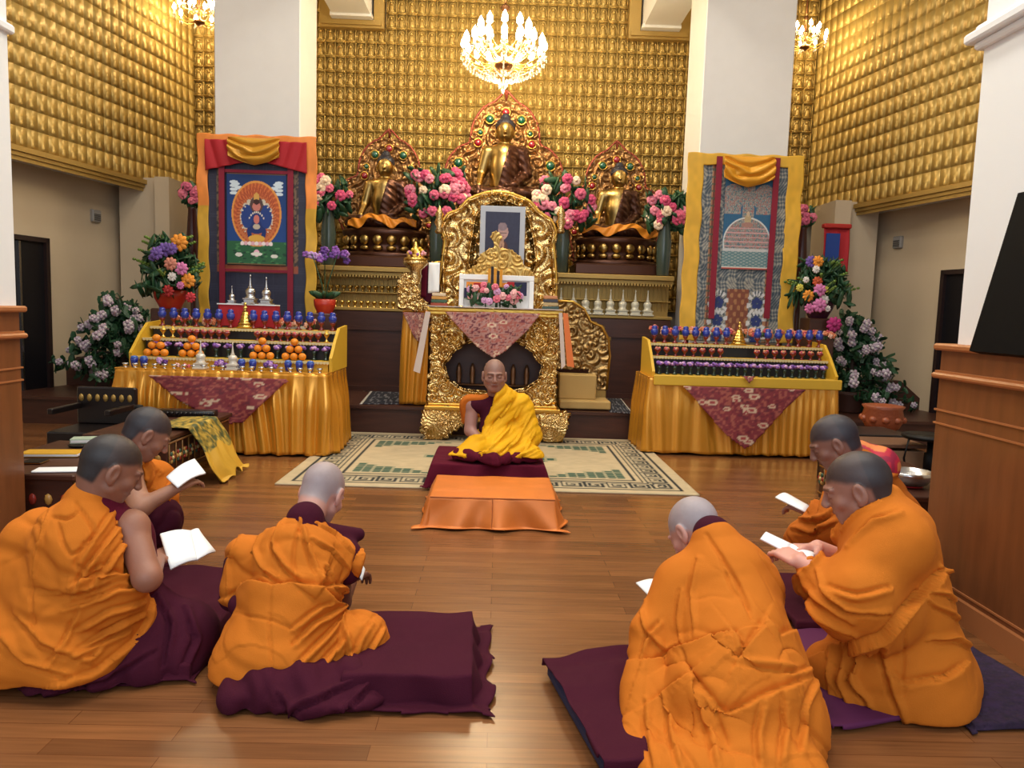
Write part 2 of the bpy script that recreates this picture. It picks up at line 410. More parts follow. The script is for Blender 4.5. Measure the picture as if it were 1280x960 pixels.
# ---- doors in the side walls
def side_door(n, sgn, pxin, pyt, ylo):
    # point on slanted side wall plane at the pixel
    a=Vector((sgn*4.45,YB+.14,0)); c=Vector((sgn*5.75,3.0,0)); d=(c-a).normalized(); nv=Vector((d.y,-d.x,0)); 
    if nv.x*sgn>0: nv=-nv
    r=ray(pxin,pyt); t=(a-CAM).dot(nv)/r.dot(nv); q=CAM+r*t; zt=q.z
    L=.95
    e=bpy.data.objects.new('door_%d'%n,None); COL.objects.link(e); struct(e)
    m=M()
    def slab(m,s0,s1,z0,z1,t0,t1):
        ps=[q+d*s0+nv*t0,q+d*s1+nv*t0,q+d*s1+nv*t1,q+d*s0+nv*t1]
        m.put([(p.x,p.y,z) for z in (z0,z1) for p in ps],[(3,2,1,0),(4,5,6,7),(0,1,5,4),(1,2,6,5),(2,3,7,6),(3,0,4,7)])
    slab(m,0,L,.15,zt-.05,0,.012); struct(m.build('door_panel',DARK,e))
    f=M(); slab(f,0,.05,.15,zt,-.01,.05); slab(f,0,L+.05,zt-.05,zt,-.01,.05); slab(f,L,L+.05,.15,zt,-.01,.05); struct(f.build('door_frame',mat('black brown frame',rgb(38,22,20),.5),e))
    g=M(); slab(g,.36,.385,.2,zt-.06,.012,.03); struct(g.build('door_edge',SILVER,e))
    return q
side_door(1,-1,57,298,0); side_door(2,1,1181,338,0)
# side wall wainscot that slopes like a stair string, behind each tree
for sgn,nm in ((-1,'baseboard_left'),(1,'baseboard_right')):
    if sgn<0: pts=[P(60,480,8.3),P(96,446,8.3),P(200,446,8.3),P(200,520,8.3),P(60,520,8.3)]
    else: pts=[P(1164,511,8.3),P(1126,476,8.3),P(1040,476,8.3),P(1040,540,8.3),P(1164,540,8.3)]
    m=M(); poly=[(p.x,p.z) for p in pts]
    if sgn>0: poly=poly[::-1]
    m.prism(poly[::-1],8.3,8.6); struct(m.build(nm,DWOOD))
# raised dark side stages
m=M(); m.box(-4.9,P(58,520,6.2).x,6.3,7.3,0,.02)
# wall sensor boxes
for px,py,s in ((118,270,'left'),(1124,303,'right')):
    a=Vector(((-1 if s=='left' else 1)*4.45,YB+.14,0)); c=Vector(((-1 if s=='left' else 1)*5.75,3.0,0)); d=(c-a).normalized(); nv=Vector((d.y,-d.x,0))
    if nv.x*(-1 if s=='left' else 1)>0: nv=-nv
    r=ray(px,py); q=CAM+r*((a-CAM).dot(nv)/r.dot(nv))
    t=thing('wall_speaker','small grey box on the beige wall above the %s doorway'%s,'speaker',q+nv*.004,math.atan2(d.y,d.x),'wall boxes')
    t['label']='small grey box high on the %s beige wall'%s
    del t['group']
    m=M(); m.bbox(-.07,.07,-.035 if s=='left' else -.035,.035,-.07,.07,.01); m.build('casing',mat('pale grey plastic',rgb(150,146,140),.5),t)
    m=M(); 
    for k in range(5): m.box(-.05,.05,-.042,.042,-.05+k*.016,-.044+k*.016)
    m.build('grille',DARK,t)

# ---- the flat screen on the right column, tilted
t=thing('television','large black flat screen hung tilted on the wood and white column at the right edge','television',(1.66,2.1,1.16))
m=M(); vs=[]
for (x,z) in ((1.66,1.16),(1.70,1.15),(1.82,1.70),(1.78,1.71)):
    vs+= [(x-1.66,.5,z-1.16),(x-1.66,-.45,z-1.16)]
m.put(vs,[(0,2,4,6),(7,5,3,1),(0,1,3,2),(2,3,5,4),(4,5,7,6),(6,7,1,0)]); m.build('screen',mat('matt black screen',rgb(4,4,6),.7,spec=.1),t)
m=M(); m.bbox(.10,.33,-.15,.15,.18,.30,.01); m.build('bracket',mat('dark steel',rgb(40,40,44),.4,.6),t)
m=M(); m.tube([(.03,.13,.0),(.04,.12,-.05),(.06,.1,-.09),(.08,.08,-.14),(.2,.06,-.16)],.004,6); m.tube([(.04,-.02,.0),(.05,-.02,-.05),(.02,.03,-.09),(.01,.06,-.12)],.004,6); m.build('cable',BLACK,t,True)

# ------------------------------------------------------------------ lights
w=bpy.data.worlds.new('world'); SC.world=w; w.use_nodes=True
w.node_tree.nodes['Background'].inputs[0].default_value=(.80,.88,1,1); w.node_tree.nodes['Background'].inputs[1].default_value=.75
def area(loc, rot, sx, sy, e, col):
    l=bpy.data.lights.new('unseen area light','AREA'); l.shape='RECTANGLE'; l.size=sx; l.size_y=sy; l.energy=e; l.color=col
    o=bpy.data.objects.new('area_light',l); COL.objects.link(o); o.location=loc; o.rotation_euler=rot; return o
def point(loc, e, col, r=.1):
    l=bpy.data.lights.new('lamp','POINT'); l.energy=e; l.color=col; l.shadow_soft_size=r
    o=bpy.data.objects.new('point_light',l); COL.objects.link(o); o.location=loc; return o
for x in (-2.2,0,2.2):
    area((x,2.2,ZC-.05),(0,0,0),1.0,1.4,84,(1,.94,.84))
    area((x,5.6,ZC-.05),(0,0,0),1.0,1.4,72,(1,.92,.80))
area((0,-2.2,3.2),(math.radians(72),0,0),5,2.5,100,(.82,.91,1))  # added unseen area lamp, stands in for bluish daylight from behind the camera
SC.view_settings.view_transform='Standard'; SC.view_settings.look='None'; SC.view_settings.gamma=1; SC.view_settings.exposure=0
SC.view_settings.use_curve_mapping=False
# ================================================================== SDF engine
def smin(a,b,k):
    h=np.clip(.5+.5*(b-a)/k,0,1); return b*(1-h)+a*h-k*h*(1-h)
def smax(a,b,k): return -smin(-a,-b,k)
def ln(v): return np.sqrt((v*v).sum(-1))
def cone(p,a,b,ra,rb):
    a=np.array(a,dtype=np.float32); b=np.array(b,dtype=np.float32); ba=b-a
    t=np.clip(((p-a)@ba)/max(float(ba@ba),1e-9),0,1)
    return ln(p-a-t[...,None]*ba)-(ra+(rb-ra)*t)
def ell_(p,c,r,R=None):
    q=p-np.array(c,dtype=np.float32)
    if R is not None: q=q@np.array(R,dtype=np.float32)      # R columns = local axes
    r=np.array(r if hasattr(r,'__len__') else (r,r,r),dtype=np.float32)
    k0=ln(q/r); k1=ln(q/(r*r)); return k0*(k0-1)/np.maximum(k1,1e-6)
def box_(p,c,b,R=None,rd=0):
    q=p-np.array(c,dtype=np.float32)
    if R is not None: q=q@np.array(R,dtype=np.float32)
    q=np.abs(q)-np.array(b,dtype=np.float32)+rd
    return ln(np.maximum(q,0))+np.minimum(q.max(-1),0)-rd
def plane(p,o,n):
    n=np.array(n,dtype=np.float32); n=n/np.linalg.norm(n); return (p-np.array(o,dtype=np.float32))@n
def nets(fn,lo,hi,h):
    lo=np.array(lo,dtype=np.float32); hi=np.array(hi,dtype=np.float32)
    n=np.ceil((hi-lo)/h).astype(int)+1
    ax=[lo[i]+np.arange(n[i],dtype=np.float32)*h for i in range(3)]
    D=np.empty(n,dtype=np.float32)
    YY,ZZ=np.meshgrid(ax[1],ax[2],indexing='ij'); st=max(1,int(400000/(n[1]*n[2])))
    for i in range(0,n[0],st):
        xs=ax[0][i:i+st]; pts=np.empty((len(xs),n[1],n[2],3),dtype=np.float32)
        pts[...,0]=xs[:,None,None]; pts[...,1]=YY; pts[...,2]=ZZ; D[i:i+st]=fn(pts)
    D[0]=np.maximum(D[0],1e-3);D[-1]=np.maximum(D[-1],1e-3);D[:,0]=np.maximum(D[:,0],1e-3);D[:,-1]=np.maximum(D[:,-1],1e-3);D[:,:,0]=np.maximum(D[:,:,0],1e-3);D[:,:,-1]=np.maximum(D[:,:,-1],1e-3)
    S=D<0; c=[slice(0,-1),slice(1,None)]
    acc=np.zeros(tuple(n-1)+(3,),dtype=np.float32); cnt=np.zeros(tuple(n-1),dtype=np.float32)
    for axis in range(3):
        o=[a for a in range(3) if a!=axis]
        for u in (0,1):
            for v in (0,1):
                s0=[None]*3; s1=[None]*3; s0[axis]=c[0]; s1[axis]=c[1]; s0[o[0]]=s1[o[0]]=c[u]; s0[o[1]]=s1[o[1]]=c[v]
                d0=D[tuple(s0)]; d1=D[tuple(s1)]; m=S[tuple(s0)]!=S[tuple(s1)]
                t=np.where(m,d0/np.where(m,d0-d1,1),0)
                acc[...,axis]+=t; acc[...,o[0]]+=u*m; acc[...,o[1]]+=v*m; cnt+=m
    act=cnt>0; idx=-np.ones(tuple(n-1),dtype=np.int64); idx[act]=np.arange(act.sum())
    I=np.argwhere(act).astype(np.float32); V=lo+(I+acc[act]/cnt[act][:,None])*h
    Q=[]
    for axis in range(3):
        o=[(axis+1)%3,(axis+2)%3]
        s0=[slice(1,-1)]*3; s1=[slice(1,-1)]*3; s0[axis]=slice(0,-1); s1[axis]=slice(1,None)
        a=S[tuple(s0)]; b=S[tuple(s1)]; w=np.argwhere(a!=b)
        if len(w)==0: continue
        fl=a[tuple(w.T)]
        g=w.copy(); g[:,o[0]]+=1; g[:,o[1]]+=1
        def cell(du,dv):
            q=g.copy(); q[:,o[0]]-=du; q[:,o[1]]-=dv; return idx[tuple(q.T)]
        q=np.stack([cell(1,1),cell(0,1),cell(0,0),cell(1,0)],-1)
        q[~fl]=q[~fl][:,::-1]; Q.append(q)
    return V,np.concatenate(Q)
def normals(V,Q):
    a=V[Q[:,2]]-V[Q[:,0]]; b=V[Q[:,3]]-V[Q[:,1]]; n=np.cross(a,b); N=np.zeros_like(V)
    for k in range(4): np.add.at(N,Q[:,k],n)
    return N/np.maximum(np.linalg.norm(N,axis=1),1e-9)[:,None]
def relax(V,Q,it=1,f=.5):
    e=np.concatenate([Q[:,[0,1]],Q[:,[1,2]],Q[:,[2,3]],Q[:,[3,0]]]); c=np.zeros(len(V)); np.add.at(c,e[:,0],1); np.add.at(c,e[:,1],1)
    for _ in range(it):
        s=np.zeros_like(V); np.add.at(s,e[:,0],V[e[:,1]]); np.add.at(s,e[:,1],V[e[:,0]])
        V=V*(1-f)+f*s/np.maximum(c,1)[:,None]
    return V.astype(np.float32)
def sdf_obj(name,fn,lo,hi,h,m,parent=None,cols=None,rel=1):
    V,Q=nets(fn,lo,hi,h)
    if rel: V=relax(V,Q,rel,.4)
    return np_obj(name,V,Q,m,parent,True,cols(V) if cols else None)

# ================================================================== generic shapes
def drape(name,path,z0,z1,amp,freq,m,parent=None,flare=.03,closed=False,seed=0,res=.012,nz=26):
    """pleated cloth hanging from a path (xy list) ; outward is to the right of the travel direction"""
    P0=[np.array(p,dtype=float) for p in path]; seg=[np.linalg.norm(P0[i+1]-P0[i]) for i in range(len(P0)-1)]
    tot=sum(seg); n=int(tot/res); s=np.linspace(0,tot,n+1); pos=np.zeros((n+1,2)); nr=np.zeros((n+1,2)); cum=np.cumsum([0]+seg)
    for i,x in enumerate(s):
        k=min(np.searchsorted(cum,x,side='right')-1,len(seg)-1); t=(x-cum[k])/seg[k]; pos[i]=P0[k]*(1-t)+P0[k+1]*t
        d=(P0[k+1]-P0[k])/seg[k]; nr[i]=(d[1],-d[0])
    for _ in range(4):
        nr[1:-1]=(nr[:-2]+nr[1:-1]*2+nr[2:])/4; pos[1:-1]=(pos[:-2]+pos[1:-1]*2+pos[2:])/4
    nr/=np.linalg.norm(nr,axis=1)[:,None]
    rs=np.random.RandomState(seed)
    def fn(U,V):
        i=np.round(U*n).astype(int); x=s[i]; v=1-V      # v=0 at top
        q=np.stack([x*3.1,v*.8+seed,np.zeros_like(x)],-1)
        w=vnoise(q)*.9; q2=np.stack([x*1.3,v*.12+seed*3.,np.ones_like(x)],-1)
        ph=(x*freq+w*.45+vnoise(q2)*2.2)*2*PI
        a=.5+.5*np.sin(ph); a=a**1.5*.75+.25*(.5+.5*np.sin(ph*2.3+1.7+seed))
        A=amp*(.15+.85*smst(0,.45,v))*(.75+.5*vnoise(np.stack([x*2.2,v*0+3,v*0+seed],-1)))
        off=A*a+flare*v**1.2
        z=z1+(z0-z1)*v+ (v>.97)*.006*np.sin(ph*.5)
        return pos[i][...,0]+nr[i][...,0]*off, pos[i][...,1]+nr[i][...,1]*off, z
    return solid(grid(name,n,nz,fn,m,parent),.004,0)
def fl3(c): return np.array(c,dtype=np.float32)
class Paint:
    def __init__(s,U,V,bg): s.U=U; s.V=V; s.C=np.empty(U.shape+(3,),dtype=np.float32); s.C[:]=fl3(bg)
    def m(s,mask,c): s.C[mask]=fl3(c)
    def el(s,x,y,rx,ry,c,ang=0):
        a=math.radians(ang); dx=s.U-x; dy=s.V-y; u=dx*math.cos(a)+dy*math.sin(a); v=-dx*math.sin(a)+dy*math.cos(a)
        k=(u/rx)**2+(v/ry)**2<1; s.m(k,c); return k
    def re(s,x0,x1,y0,y1,c): s.m((s.U>x0)&(s.U<x1)&(s.V>y0)&(s.V<y1),c)
    def noise(s,sc,a,seed=0,asp=1.):
        k=1+a*vnoise(np.stack([s.U*sc,s.V*sc*asp,np.full_like(s.U,seed)],-1)); s.C*=k[...,None]; s.C=np.clip(s.C,0,1)
def canvas(name,x0,x1,z0,z1,y,nx,ny,paint,m,parent=None,bulge=None,th=.006):
    def fn(U,V):
        C=paint(U,V); yy=y+(bulge(U,V) if bulge else 0*U); return x0+(x1-x0)*U, yy, z0+(z1-z0)*V, C
    return solid(grid(name,nx,ny,fn,m,parent,smooth=True),th,-1)
def scrolls(U,V,asp,n,seed,turns=7.):
    rs=np.random.RandomState(seed); cx=rs.rand(n)*asp; cy=rs.rand(n); sg=rs.choice([-1,1],n); ph=rs.rand(n)*6.28
    X=U*asp; best=np.full(U.shape,9.); sec=np.full(U.shape,9.); H=np.zeros_like(U)
    for i in range(n):
        dx=X-cx[i]; dy=V-cy[i]; r=np.sqrt(dx*dx+dy*dy); th=np.arctan2(dy,dx)*sg[i]
        h=.5+.5*np.cos(th+ph[i]+r*turns*math.sqrt(n)*1.6)
        k=r<best; sec=np.where(k,best,np.minimum(sec,r)); H=np.where(k,h*(1-.3*r*math.sqrt(n)),H); best=np.where(k,r,best)
    edge=np.clip((sec-best)*math.sqrt(n)*2.5,0,1)
    return H*edge**.5
def relief(name,x0,x1,z0,z1,y,m,parent=None,depth=.03,n=40,seed=0,keep=None,res=.006,th=.03,prof=None):
    nx=int((x1-x0)/res); nz=int((z1-z0)/res); asp=(x1-x0)/(z1-z0)
    def fn(U,V):
        h=scrolls(U,V,asp,n,seed)*depth
        if prof is not None: h=h+prof(U,V)
        return x0+(x1-x0)*U, y-h, z0+(z1-z0)*V
    return solid(grid(name,nx,nz,fn,m,parent,keep=keep),th,-1)
def inpoly(U,V,poly):
    r=np.zeros(U.shape,dtype=bool); n=len(poly)
    for i in range(n):
        x0,y0=poly[i]; x1,y1=poly[(i+1)%n]
        c=((y0>V)!=(y1>V)); xi=(x1-x0)*(V-y0)/((y1-y0) if y1!=y0 else 1e-9)+x0; r^=c&(U<xi)
    return r
def smoothpoly(pts,k=4):
    pts=[tuple(p) for p in pts]; n=len(pts); out=[]
    for i in range(n):
        p0,p1,p2,p3=pts[i-1],pts[i],pts[(i+1)%n],pts[(i+2)%n]
        for j in range(k):
            t=j/k; out.append(tuple(.5*((2*p1[d])+(-p0[d]+p2[d])*t+(2*p0[d]-5*p1[d]+4*p2[d]-p3[d])*t*t+(-p0[d]+3*p1[d]-3*p2[d]+p3[d])*t**3) for d in range(len(p1))))
    return out
C_=lambda *a: rgb(*a)

# ================================================================== RUG
rx0=(F(345,605).x+F(433,541).x)/2-.02; rx1=(F(876,622).x+F(794,550).x)/2+.02; ry0=(F(345,605).y+F(876,622).y)/2; ry1=7.29
RW,RL=rx1-rx0,ry1-ry0
KEY=["111111110","100000010","101111010","101001010","101011010","101000010","101111111","100000000","111111111"]
KA=np.array([[int(c) for c in r] for r in KEY])
def rugpaint(U,V):
    X=U*RW; Y=V*RL; cream=C_(196,178,142); dk=C_(40,44,44); gr=C_(44,84,68); p=Paint(U,V,cream)
    d=np.minimum(np.minimum(X,RW-X),np.minimum(Y,RL-Y))
    def band(a,b,c): p.m((d>=a)&(d<b),c)
    band(.09,.115,dk); band(.135,.32,C_(186,172,140))
    cell=.0185
    horiz=(np.minimum(Y,RL-Y)<np.minimum(X,RW-X))
    s=np.where(horiz,X,Y); t=d-.145
    ii=np.clip((t/cell).astype(int),0,8); jj=((s/cell).astype(int))%9
    k=(t>=0)&(t<9*cell)&(KA[ii,jj]==1); p.m(k,dk)
    band(.33,.345,dk); band(.345,.375,cream); band(.375,.40,dk)
    # corner steps in green
    cx=np.minimum(X,RW-X)-.44; cy=np.minimum(Y,RL-Y)-.44
    g=(cx>0)&(cy>0)&((np.floor(cx/.075)*.6+np.floor(cy/.055))<5.2); p.m(g,gr)
    lines=g&(((cx/.075)%1>.78)|((cy/.055)%1>.72)); p.m(lines,C_(160,156,124))
    # middle medallion
    mx=np.abs(X-RW/2); my=np.abs(Y-RL/2)
    g=(np.floor(mx/.08)+np.floor(my/.06)*1.1)<7; p.m(g,gr); g2=(np.floor(mx/.08)+np.floor(my/.06)*1.1)<5; p.m(g2,cream)
    p.m(g&~g2&(((mx/.08)%1>.75)|((my/.06)%1>.7)),C_(160,156,124))
    p.noise(60,.08); return p.C
def rugfn(U,V):
    return rx0+RW*U, ry0+RL*V, .012+0*U, rugpaint(U,V)
o=grid('rug',int(RW/.0115),int(RL/.0115),rugfn,VCR,smooth=False); solid(o,.011,-1)
tag(o,'large beige rug with a dark green key border in front of the gilded throne table','rug')

# ================================================================== ALTARS
def brocade(U,V,seed=0,base=(128,44,52)):
    p=Paint(U,V,C_(*base)); n=vnoise(np.stack([U*44,V*34,np.full_like(U,seed)],-1)); p.m(n>.3,C_(160,84,72)); p.m(n<-.42,C_(104,34,46))
    rs=np.random.RandomState(seed)
    for k in range(26):
        x,y=rs.rand(2); r=.028+.02*rs.rand(); p.el(x,y,r,r,C_(206,178,150)); p.el(x,y,r*.5,r*.5,C_(160,60,60))
    p.noise(90,.12,3); return p.C
def altar(nm,label,x0,x1,y0,y1,zt,tiers,seed,board=None):
    t=thing('altar',label,'altar',((x0+x1)/2,(y0+y1)/2,0))
    cx,cy=(x0+x1)/2,(y0+y1)/2; a,b=x0-cx,x1-cx; c,d=y0-cy,y1-cy
    m=M(); m.bbox(a,b,c,d,.04,zt,.008); m.build('table',DWOOD,t)
    drape('satin_skirt',[(a-.01,d),(a-.01,c-.01),(b+.01,c-.01),(b+.01,d)],.020,zt+.004,.058,7.5,SATIN,t,flare=.035,seed=seed)
    m=M(); m.bbox(a-.015,b+.015,c-.015,d+.005,zt,zt+.012,.004); m.build('cloth_top',SATIN,t)
    for (ya,yb,z) in tiers:
        m=M(); m.box(a+.06,b-.005,ya-cy,yb-cy,z-.022,z); m.build('shelf',PAINTY,t)
        m=M(); m.box(a+.08,b-.02,ya-cy+.02,yb-cy,zt+.012,z-.022); m.build('riser',DARK if z>zt+.15 else PAINTY,t)
        m=M(); n=60
        for k in range(n):
            xx=a+.06+(b-a-.065)*(k+.5)/n; m.prism([(xx-.012,z),(xx-.012,z-.016),(xx,z-.026),(xx+.012,z-.016),(xx+.012,z)],ya-cy-.004,ya-cy)
        m.build('scalloped_edge',mat('cream lace',rgb(214,200,150),.6),t)
    ya=tiers[0][0]; 
    for xx in (a+.03,b-.005):
        m=M(); zl=tiers[-1][2]; pr=[(ya-cy,zt+.01)]+[(q[0]-cy-.01,q[2]+.03) for q in tiers]+[(d,zl+.05),(d,zt+.01)]
        vs=[(xx,p[0],p[1]) for p in pr]+[(xx+.025,p[0],p[1]) for p in pr]; n=len(pr)
        m.put(vs,[tuple(range(n-1,-1,-1)),tuple(range(n,2*n))]+[(i,(i+1)%n,(i+1)%n+n,i+n) for i in range(n)]); m.build('side_panel',PAINTY,t)
    if board:
        m=M(); m.bbox(a+.03,b+.02,c-.05,c-.02,zt-.06,zt+.03,.006); m.build('front_board',PAINTY,t)
    return t
AL=dict(x0=P(143,467,6.1).x+.02,x1=P(407,470,6.1).x,y0=6.1,y1=6.85,z=.68)
AR=dict(x0=P(808,470,6.65).x+.03,x1=P(1047,480,6.65).x,y0=6.65,y1=7.25,z=.69)
TL=[(6.25,6.42,.775),(6.42,6.56,.925),(6.56,6.87,1.02)]
TR=[(6.70,6.86,.715),(6.86,7.0,.875),(7.0,7.3,.99)]
altar('a','stepped offering altar with golden satin skirt below the blue deity painting',AL['x0'],AL['x1'],AL['y0'],AL['y1'],AL['z'],TL,1)
altar('b','stepped offering altar with yellow board and golden satin skirt under the right hanging painting',AR['x0'],AR['x1'],AR['y0'],AR['y1'],AR['z'],TR,5,True)
# triangular brocade cloths hanging over the satin
def tricloth(label,pts,y,z1,seed,base=(128,44,52),yoff=0,res=.012,name='brocade_cloth',cat='altar cloth'):
    xs=[p[0] for p in pts]; zs=[p[1] for p in pts]; x0,x1,z0,zz=min(xs),max(xs),min(zs),max(zs)
    poly=[((p[0]-x0)/(x1-x0),(p[1]-z0)/(zz-z0)) for p in pts]
    def fn(U,V):
        w=.012*np.sin(U*17+V*4+seed)+.02*vnoise(np.stack([U*4,V*3,0*U+seed],-1)); return x0+(x1-x0)*U, y-.02-.05*(1-V)+w*(1-V), z0+(zz-z0)*V, brocade(U,V,seed,base)
    o=grid(name,int((x1-x0)/res),int((zz-z0)/res),fn,VCS,keep=lambda U,V:inpoly(U,V,poly)); solid(o,.005,-1)
    return tag(o,label,cat)
def pz(px,py,Y): q=P(px,py,Y); return (q.x,q.z)
def tl(*a): return [pz(px,py,Y) for (px,py),Y in zip(a[:-1],[a[-1]]*(len(a)-1))]
tricloth('maroon flower brocade triangle hanging on the front of the left altar',tl((182,468),(358,472),(362,476),(306,528),(282,531),(222,500),6.0),6.02,.68,2)
tricloth('maroon flower brocade triangle hanging on the front of the right altar',tl((852,481),(1013,486),(990,505),(940,557),(930,562),(905,543),6.52),6.56,.68,4)
tricloth('small brocade corner hanging on the yellow board of the right altar',tl((926,469),(945,470),(935,479),6.58),6.60,.7,9,res=.006)

# ---------------------------------------------------------------- offering cups, bowls, flowers
def proto_cup():
    t=thing('offering_cup','','cup'); m=M(); m.lathe([(.028,0),(.03,.006),(.012,.016),(.010,.04),(.022,.055),(.026,.07)],n=10); m.build('stem',REDG,t,True)
    m=M(); m.lathe([(.022,.066),(.034,.085),(.036,.12),(.030,.125),(.024,.13),(.028,.145),(.020,.16),(.003,.164)],n=10); m.build('glass',BLUEG,t,True); return t
def proto_bowl(cup=REDG,fill=None):
    t=thing('offering_bowl','','bowl'); m=M(); m.lathe([(.022,0),(.022,.006),(.009,.014),(.012,.03),(.032,.05),(.036,.068),(.030,.066),(.0,.060)],n=10,cap=False); m.build('goblet',cup,t,True)
    m=M(); rs=np.random.RandomState(3); cs=[C_(206,120,90),C_(200,90,110),C_(214,170,120)]
    for k in range(7): a=k*.9; m.ell((.018*math.cos(a)*(k>0),.018*math.sin(a)*(k>0),.07+.006*(k%2)),.012,6,4,cs[k%3])
    m.build('petals',VC,t,True); return t
def proto_flowercup(c1,c2):
    t=thing('flower_cup','','flower cup'); m=M(); m.lathe([(.024,0),(.022,.01),(.010,.02),(.014,.05),(.024,.075)],n=10); m.build('glass',mat('smoky green glass',rgb(44,62,50),.15,trans=.2),t,True)
    m=M(); rs=np.random.RandomState(5)
    for k in range(9):
        a=rs.rand()*6.28; r=.03*math.sqrt(rs.rand()); m.ell((r*1.0*math.cos(a),r*1.0*math.sin(a),.086+.026*rs.rand()),(.020,.018,.014),6,4,[c1,c2][k%2])
    m.build('blossoms',VC,t,True); return t
def row(proto,n,pA,pB,Y,z,label,group,gap=None,jit=.002,first=True):
    for k in range(n):
        f=k/(n-1) if n>1 else 0; q=P(pA+(pB-pA)*f,400,Y)
        if gap and gap[0]<pA+(pB-pA)*f<gap[1]: continue
        loc=(q.x+random.uniform(-jit,jit),Y+random.uniform(-jit,jit),z+.002)
        if 'used' not in proto: proto.location=loc; proto['label']=label; proto['group']=group; proto['used']=1
        else: dup(proto,loc,random.random()*6,label,group)
cup=proto_cup(); bowl=proto_bowl(); bowl.scale=(.9,.9,.95); fc=proto_flowercup(C_(120,80,160),C_(200,160,206))
row(cup,16,203,416,6.66,1.02,'blue glass cup on a dark red stem, top shelf of the left altar','blue cups on the left altar',(292,316))
row(cup,17,819,1026,7.08,.99,'blue glass cup on a dark red stem, top shelf of the right altar','blue cups on the right altar',(915,938))
row(bowl,19,226,398,6.47,.925,'small dark red goblet heaped with petals, middle shelf of the left altar','petal goblets on the left altar',(290,318))
row(bowl,19,824,1028,6.92,.875,'small dark red goblet heaped with petals, middle shelf of the right altar','petal goblets on the right altar',(914,940))
row(fc,22,827,1034,6.77,.715,'small green glass of purple flowers on the lowest shelf of the right altar','flower glasses on the right altar')
row(fc,15,193,408,6.385,.775,'small green glass of purple flowers under the middle shelf of the left altar','flower glasses on the left altar')
for o in (cup,bowl,fc): del o['used']
# clear water bowls along the front of the left altar
t=thing('water_bowl','small metal water bowl in the front row of the left altar','bowl'); m=M(); m.lathe([(.016,0),(.012,.006),(.018,.018),(.026,.034),(.023,.033),(0,.022)],n=10,cap=False); m.build('bowl',SILVER,t,True)
m=M(); m.lathe([(.021,.027),(.0,.028)],n=10,cap=False); m.build('water',mat('water',rgb(120,140,150),.05),t,True)
row(t,21,156,400,6.135,.692,'small metal water bowl in the front row of the left altar','water bowls along the left altar'); del t['used']
# blue candle cups in front
def blue_votive():
    t=thing('votive_cup','','cup'); m=M(); m.lathe([(.020,0),(.024,.01),(.030,.05),(.033,.07)],n=10); m.build('glass',BLUEG,t,True); m=M(); m.lathe([(.028,.066),(.026,.085),(.0,.092)],n=10); m.build('lid',mat('light blue glaze',rgb(70,110,190),.2),t,True); return t
v=blue_votive(); first=True
for px in (302,316,360,374,388,180,168): 
    q=P(px,455,6.2); lab='low blue votive cup near the front of the left altar'
    if first: v.location=(q.x,6.2,.694); v['label']=lab; v['group']='blue votive cups on the left altar'; first=False
    else: dup(v,(q.x,6.2,.694),0,lab,'blue votive cups on the left altar')
# pyramids of oranges
m=M(); m.ell((0,0,.031),(.034,.034,.031),12,8); og=m.build('orange',ORNG,None,True); tag(og,'x','orange'); st=M(); first=True
names={196:'at the far left end of the left altar',240:'left of the white stupas on the left altar',328:'right of the white stupas on the left altar',368:'nearest the right end of the left altar'}
for px,wh in names.items():
    q=P(px,445,6.31); k=0
    for (dx,dy,dz) in ((-.070,0,0),(0,0,0),(.070,0,0),(-.035,.010,.060),(.035,.010,.060),(0,.015,.121)):
        pos='topmost' if dz>.1 else ('middle layer' if dz>.04 else 'bottom layer')
        loc=(q.x+dx,6.295+dy,.778+dz); lab='orange in the pyramid %s, %s'%(wh,pos)
        if first: og.location=loc; og['label']=lab; first=False; o=og
        else: o=og.copy(); COL.objects.link(o); o.location=loc; o['label']=lab
        o['group']='oranges '+wh+', '+pos
# purple orchids between
def bunch(name,label,cat,loc,cols,r=.05,n=14,bl=.018,leafy=True,group=None,flat=.7,seed=0):
    t=thing(name,label,cat,loc,0,group); rs=np.random.RandomState(seed)
    if leafy:
        m=M()
        for k in range(n*2):
            a=rs.rand()*6.28; e=rs.rand()*1.2; R=r*(.7+.5*rs.rand()); c=(R*math.cos(a)*math.cos(e),R*math.sin(a)*math.cos(e)*.7,R*flat*math.sin(e)+.0)
            m.ell((c[0]*.6,c[1]*.6,c[2]*.6+r*.25),(r*.32,r*.08,r*.13),6,4,R=Euler((rs.rand()*6,rs.rand()*6,rs.rand()*6)).to_matrix())
        m.build('leaves',LEAF,t,True)
    m=M()
    for k in range(n):
        a=rs.rand()*6.28; e=rs.rand()**.7*1.5; R=r*(.8+.3*rs.rand()); c=(R*math.cos(a)*math.cos(e),R*math.sin(a)*math.cos(e)*.8,R*flat*math.sin(e)+r*.3)
        cc=cols[k%len(cols)]
        for j in range(4): b=j*1.57+rs.rand(); m.ell((c[0]+bl*.6*math.cos(b),c[1]-bl*.3,c[2]+bl*.6*math.sin(b)),(bl*.7,bl*.4,bl*.6),6,4,cc)
        m.ell((c[0],c[1]-bl*.6,c[2]),bl*.35,6,4,tuple(min(1,x*1.6+.05) for x in cc))
    m.build('blossoms',VC,t,True); return t
PUR=[C_(136,84,170),C_(190,150,210),C_(100,60,140)]
for px,s in ((200,1),(276,2),(336,3)):
    q=P(px,450,6.2); bunch('orchid_posy',{200:'purple orchid posy below the leftmost pile of oranges',276:'purple orchid posy between the two white stupas',336:'purple orchid posy below the third pile of oranges'}[px],'flowers',(q.x,6.2,.704),PUR,.05,9,.02,seed=s)
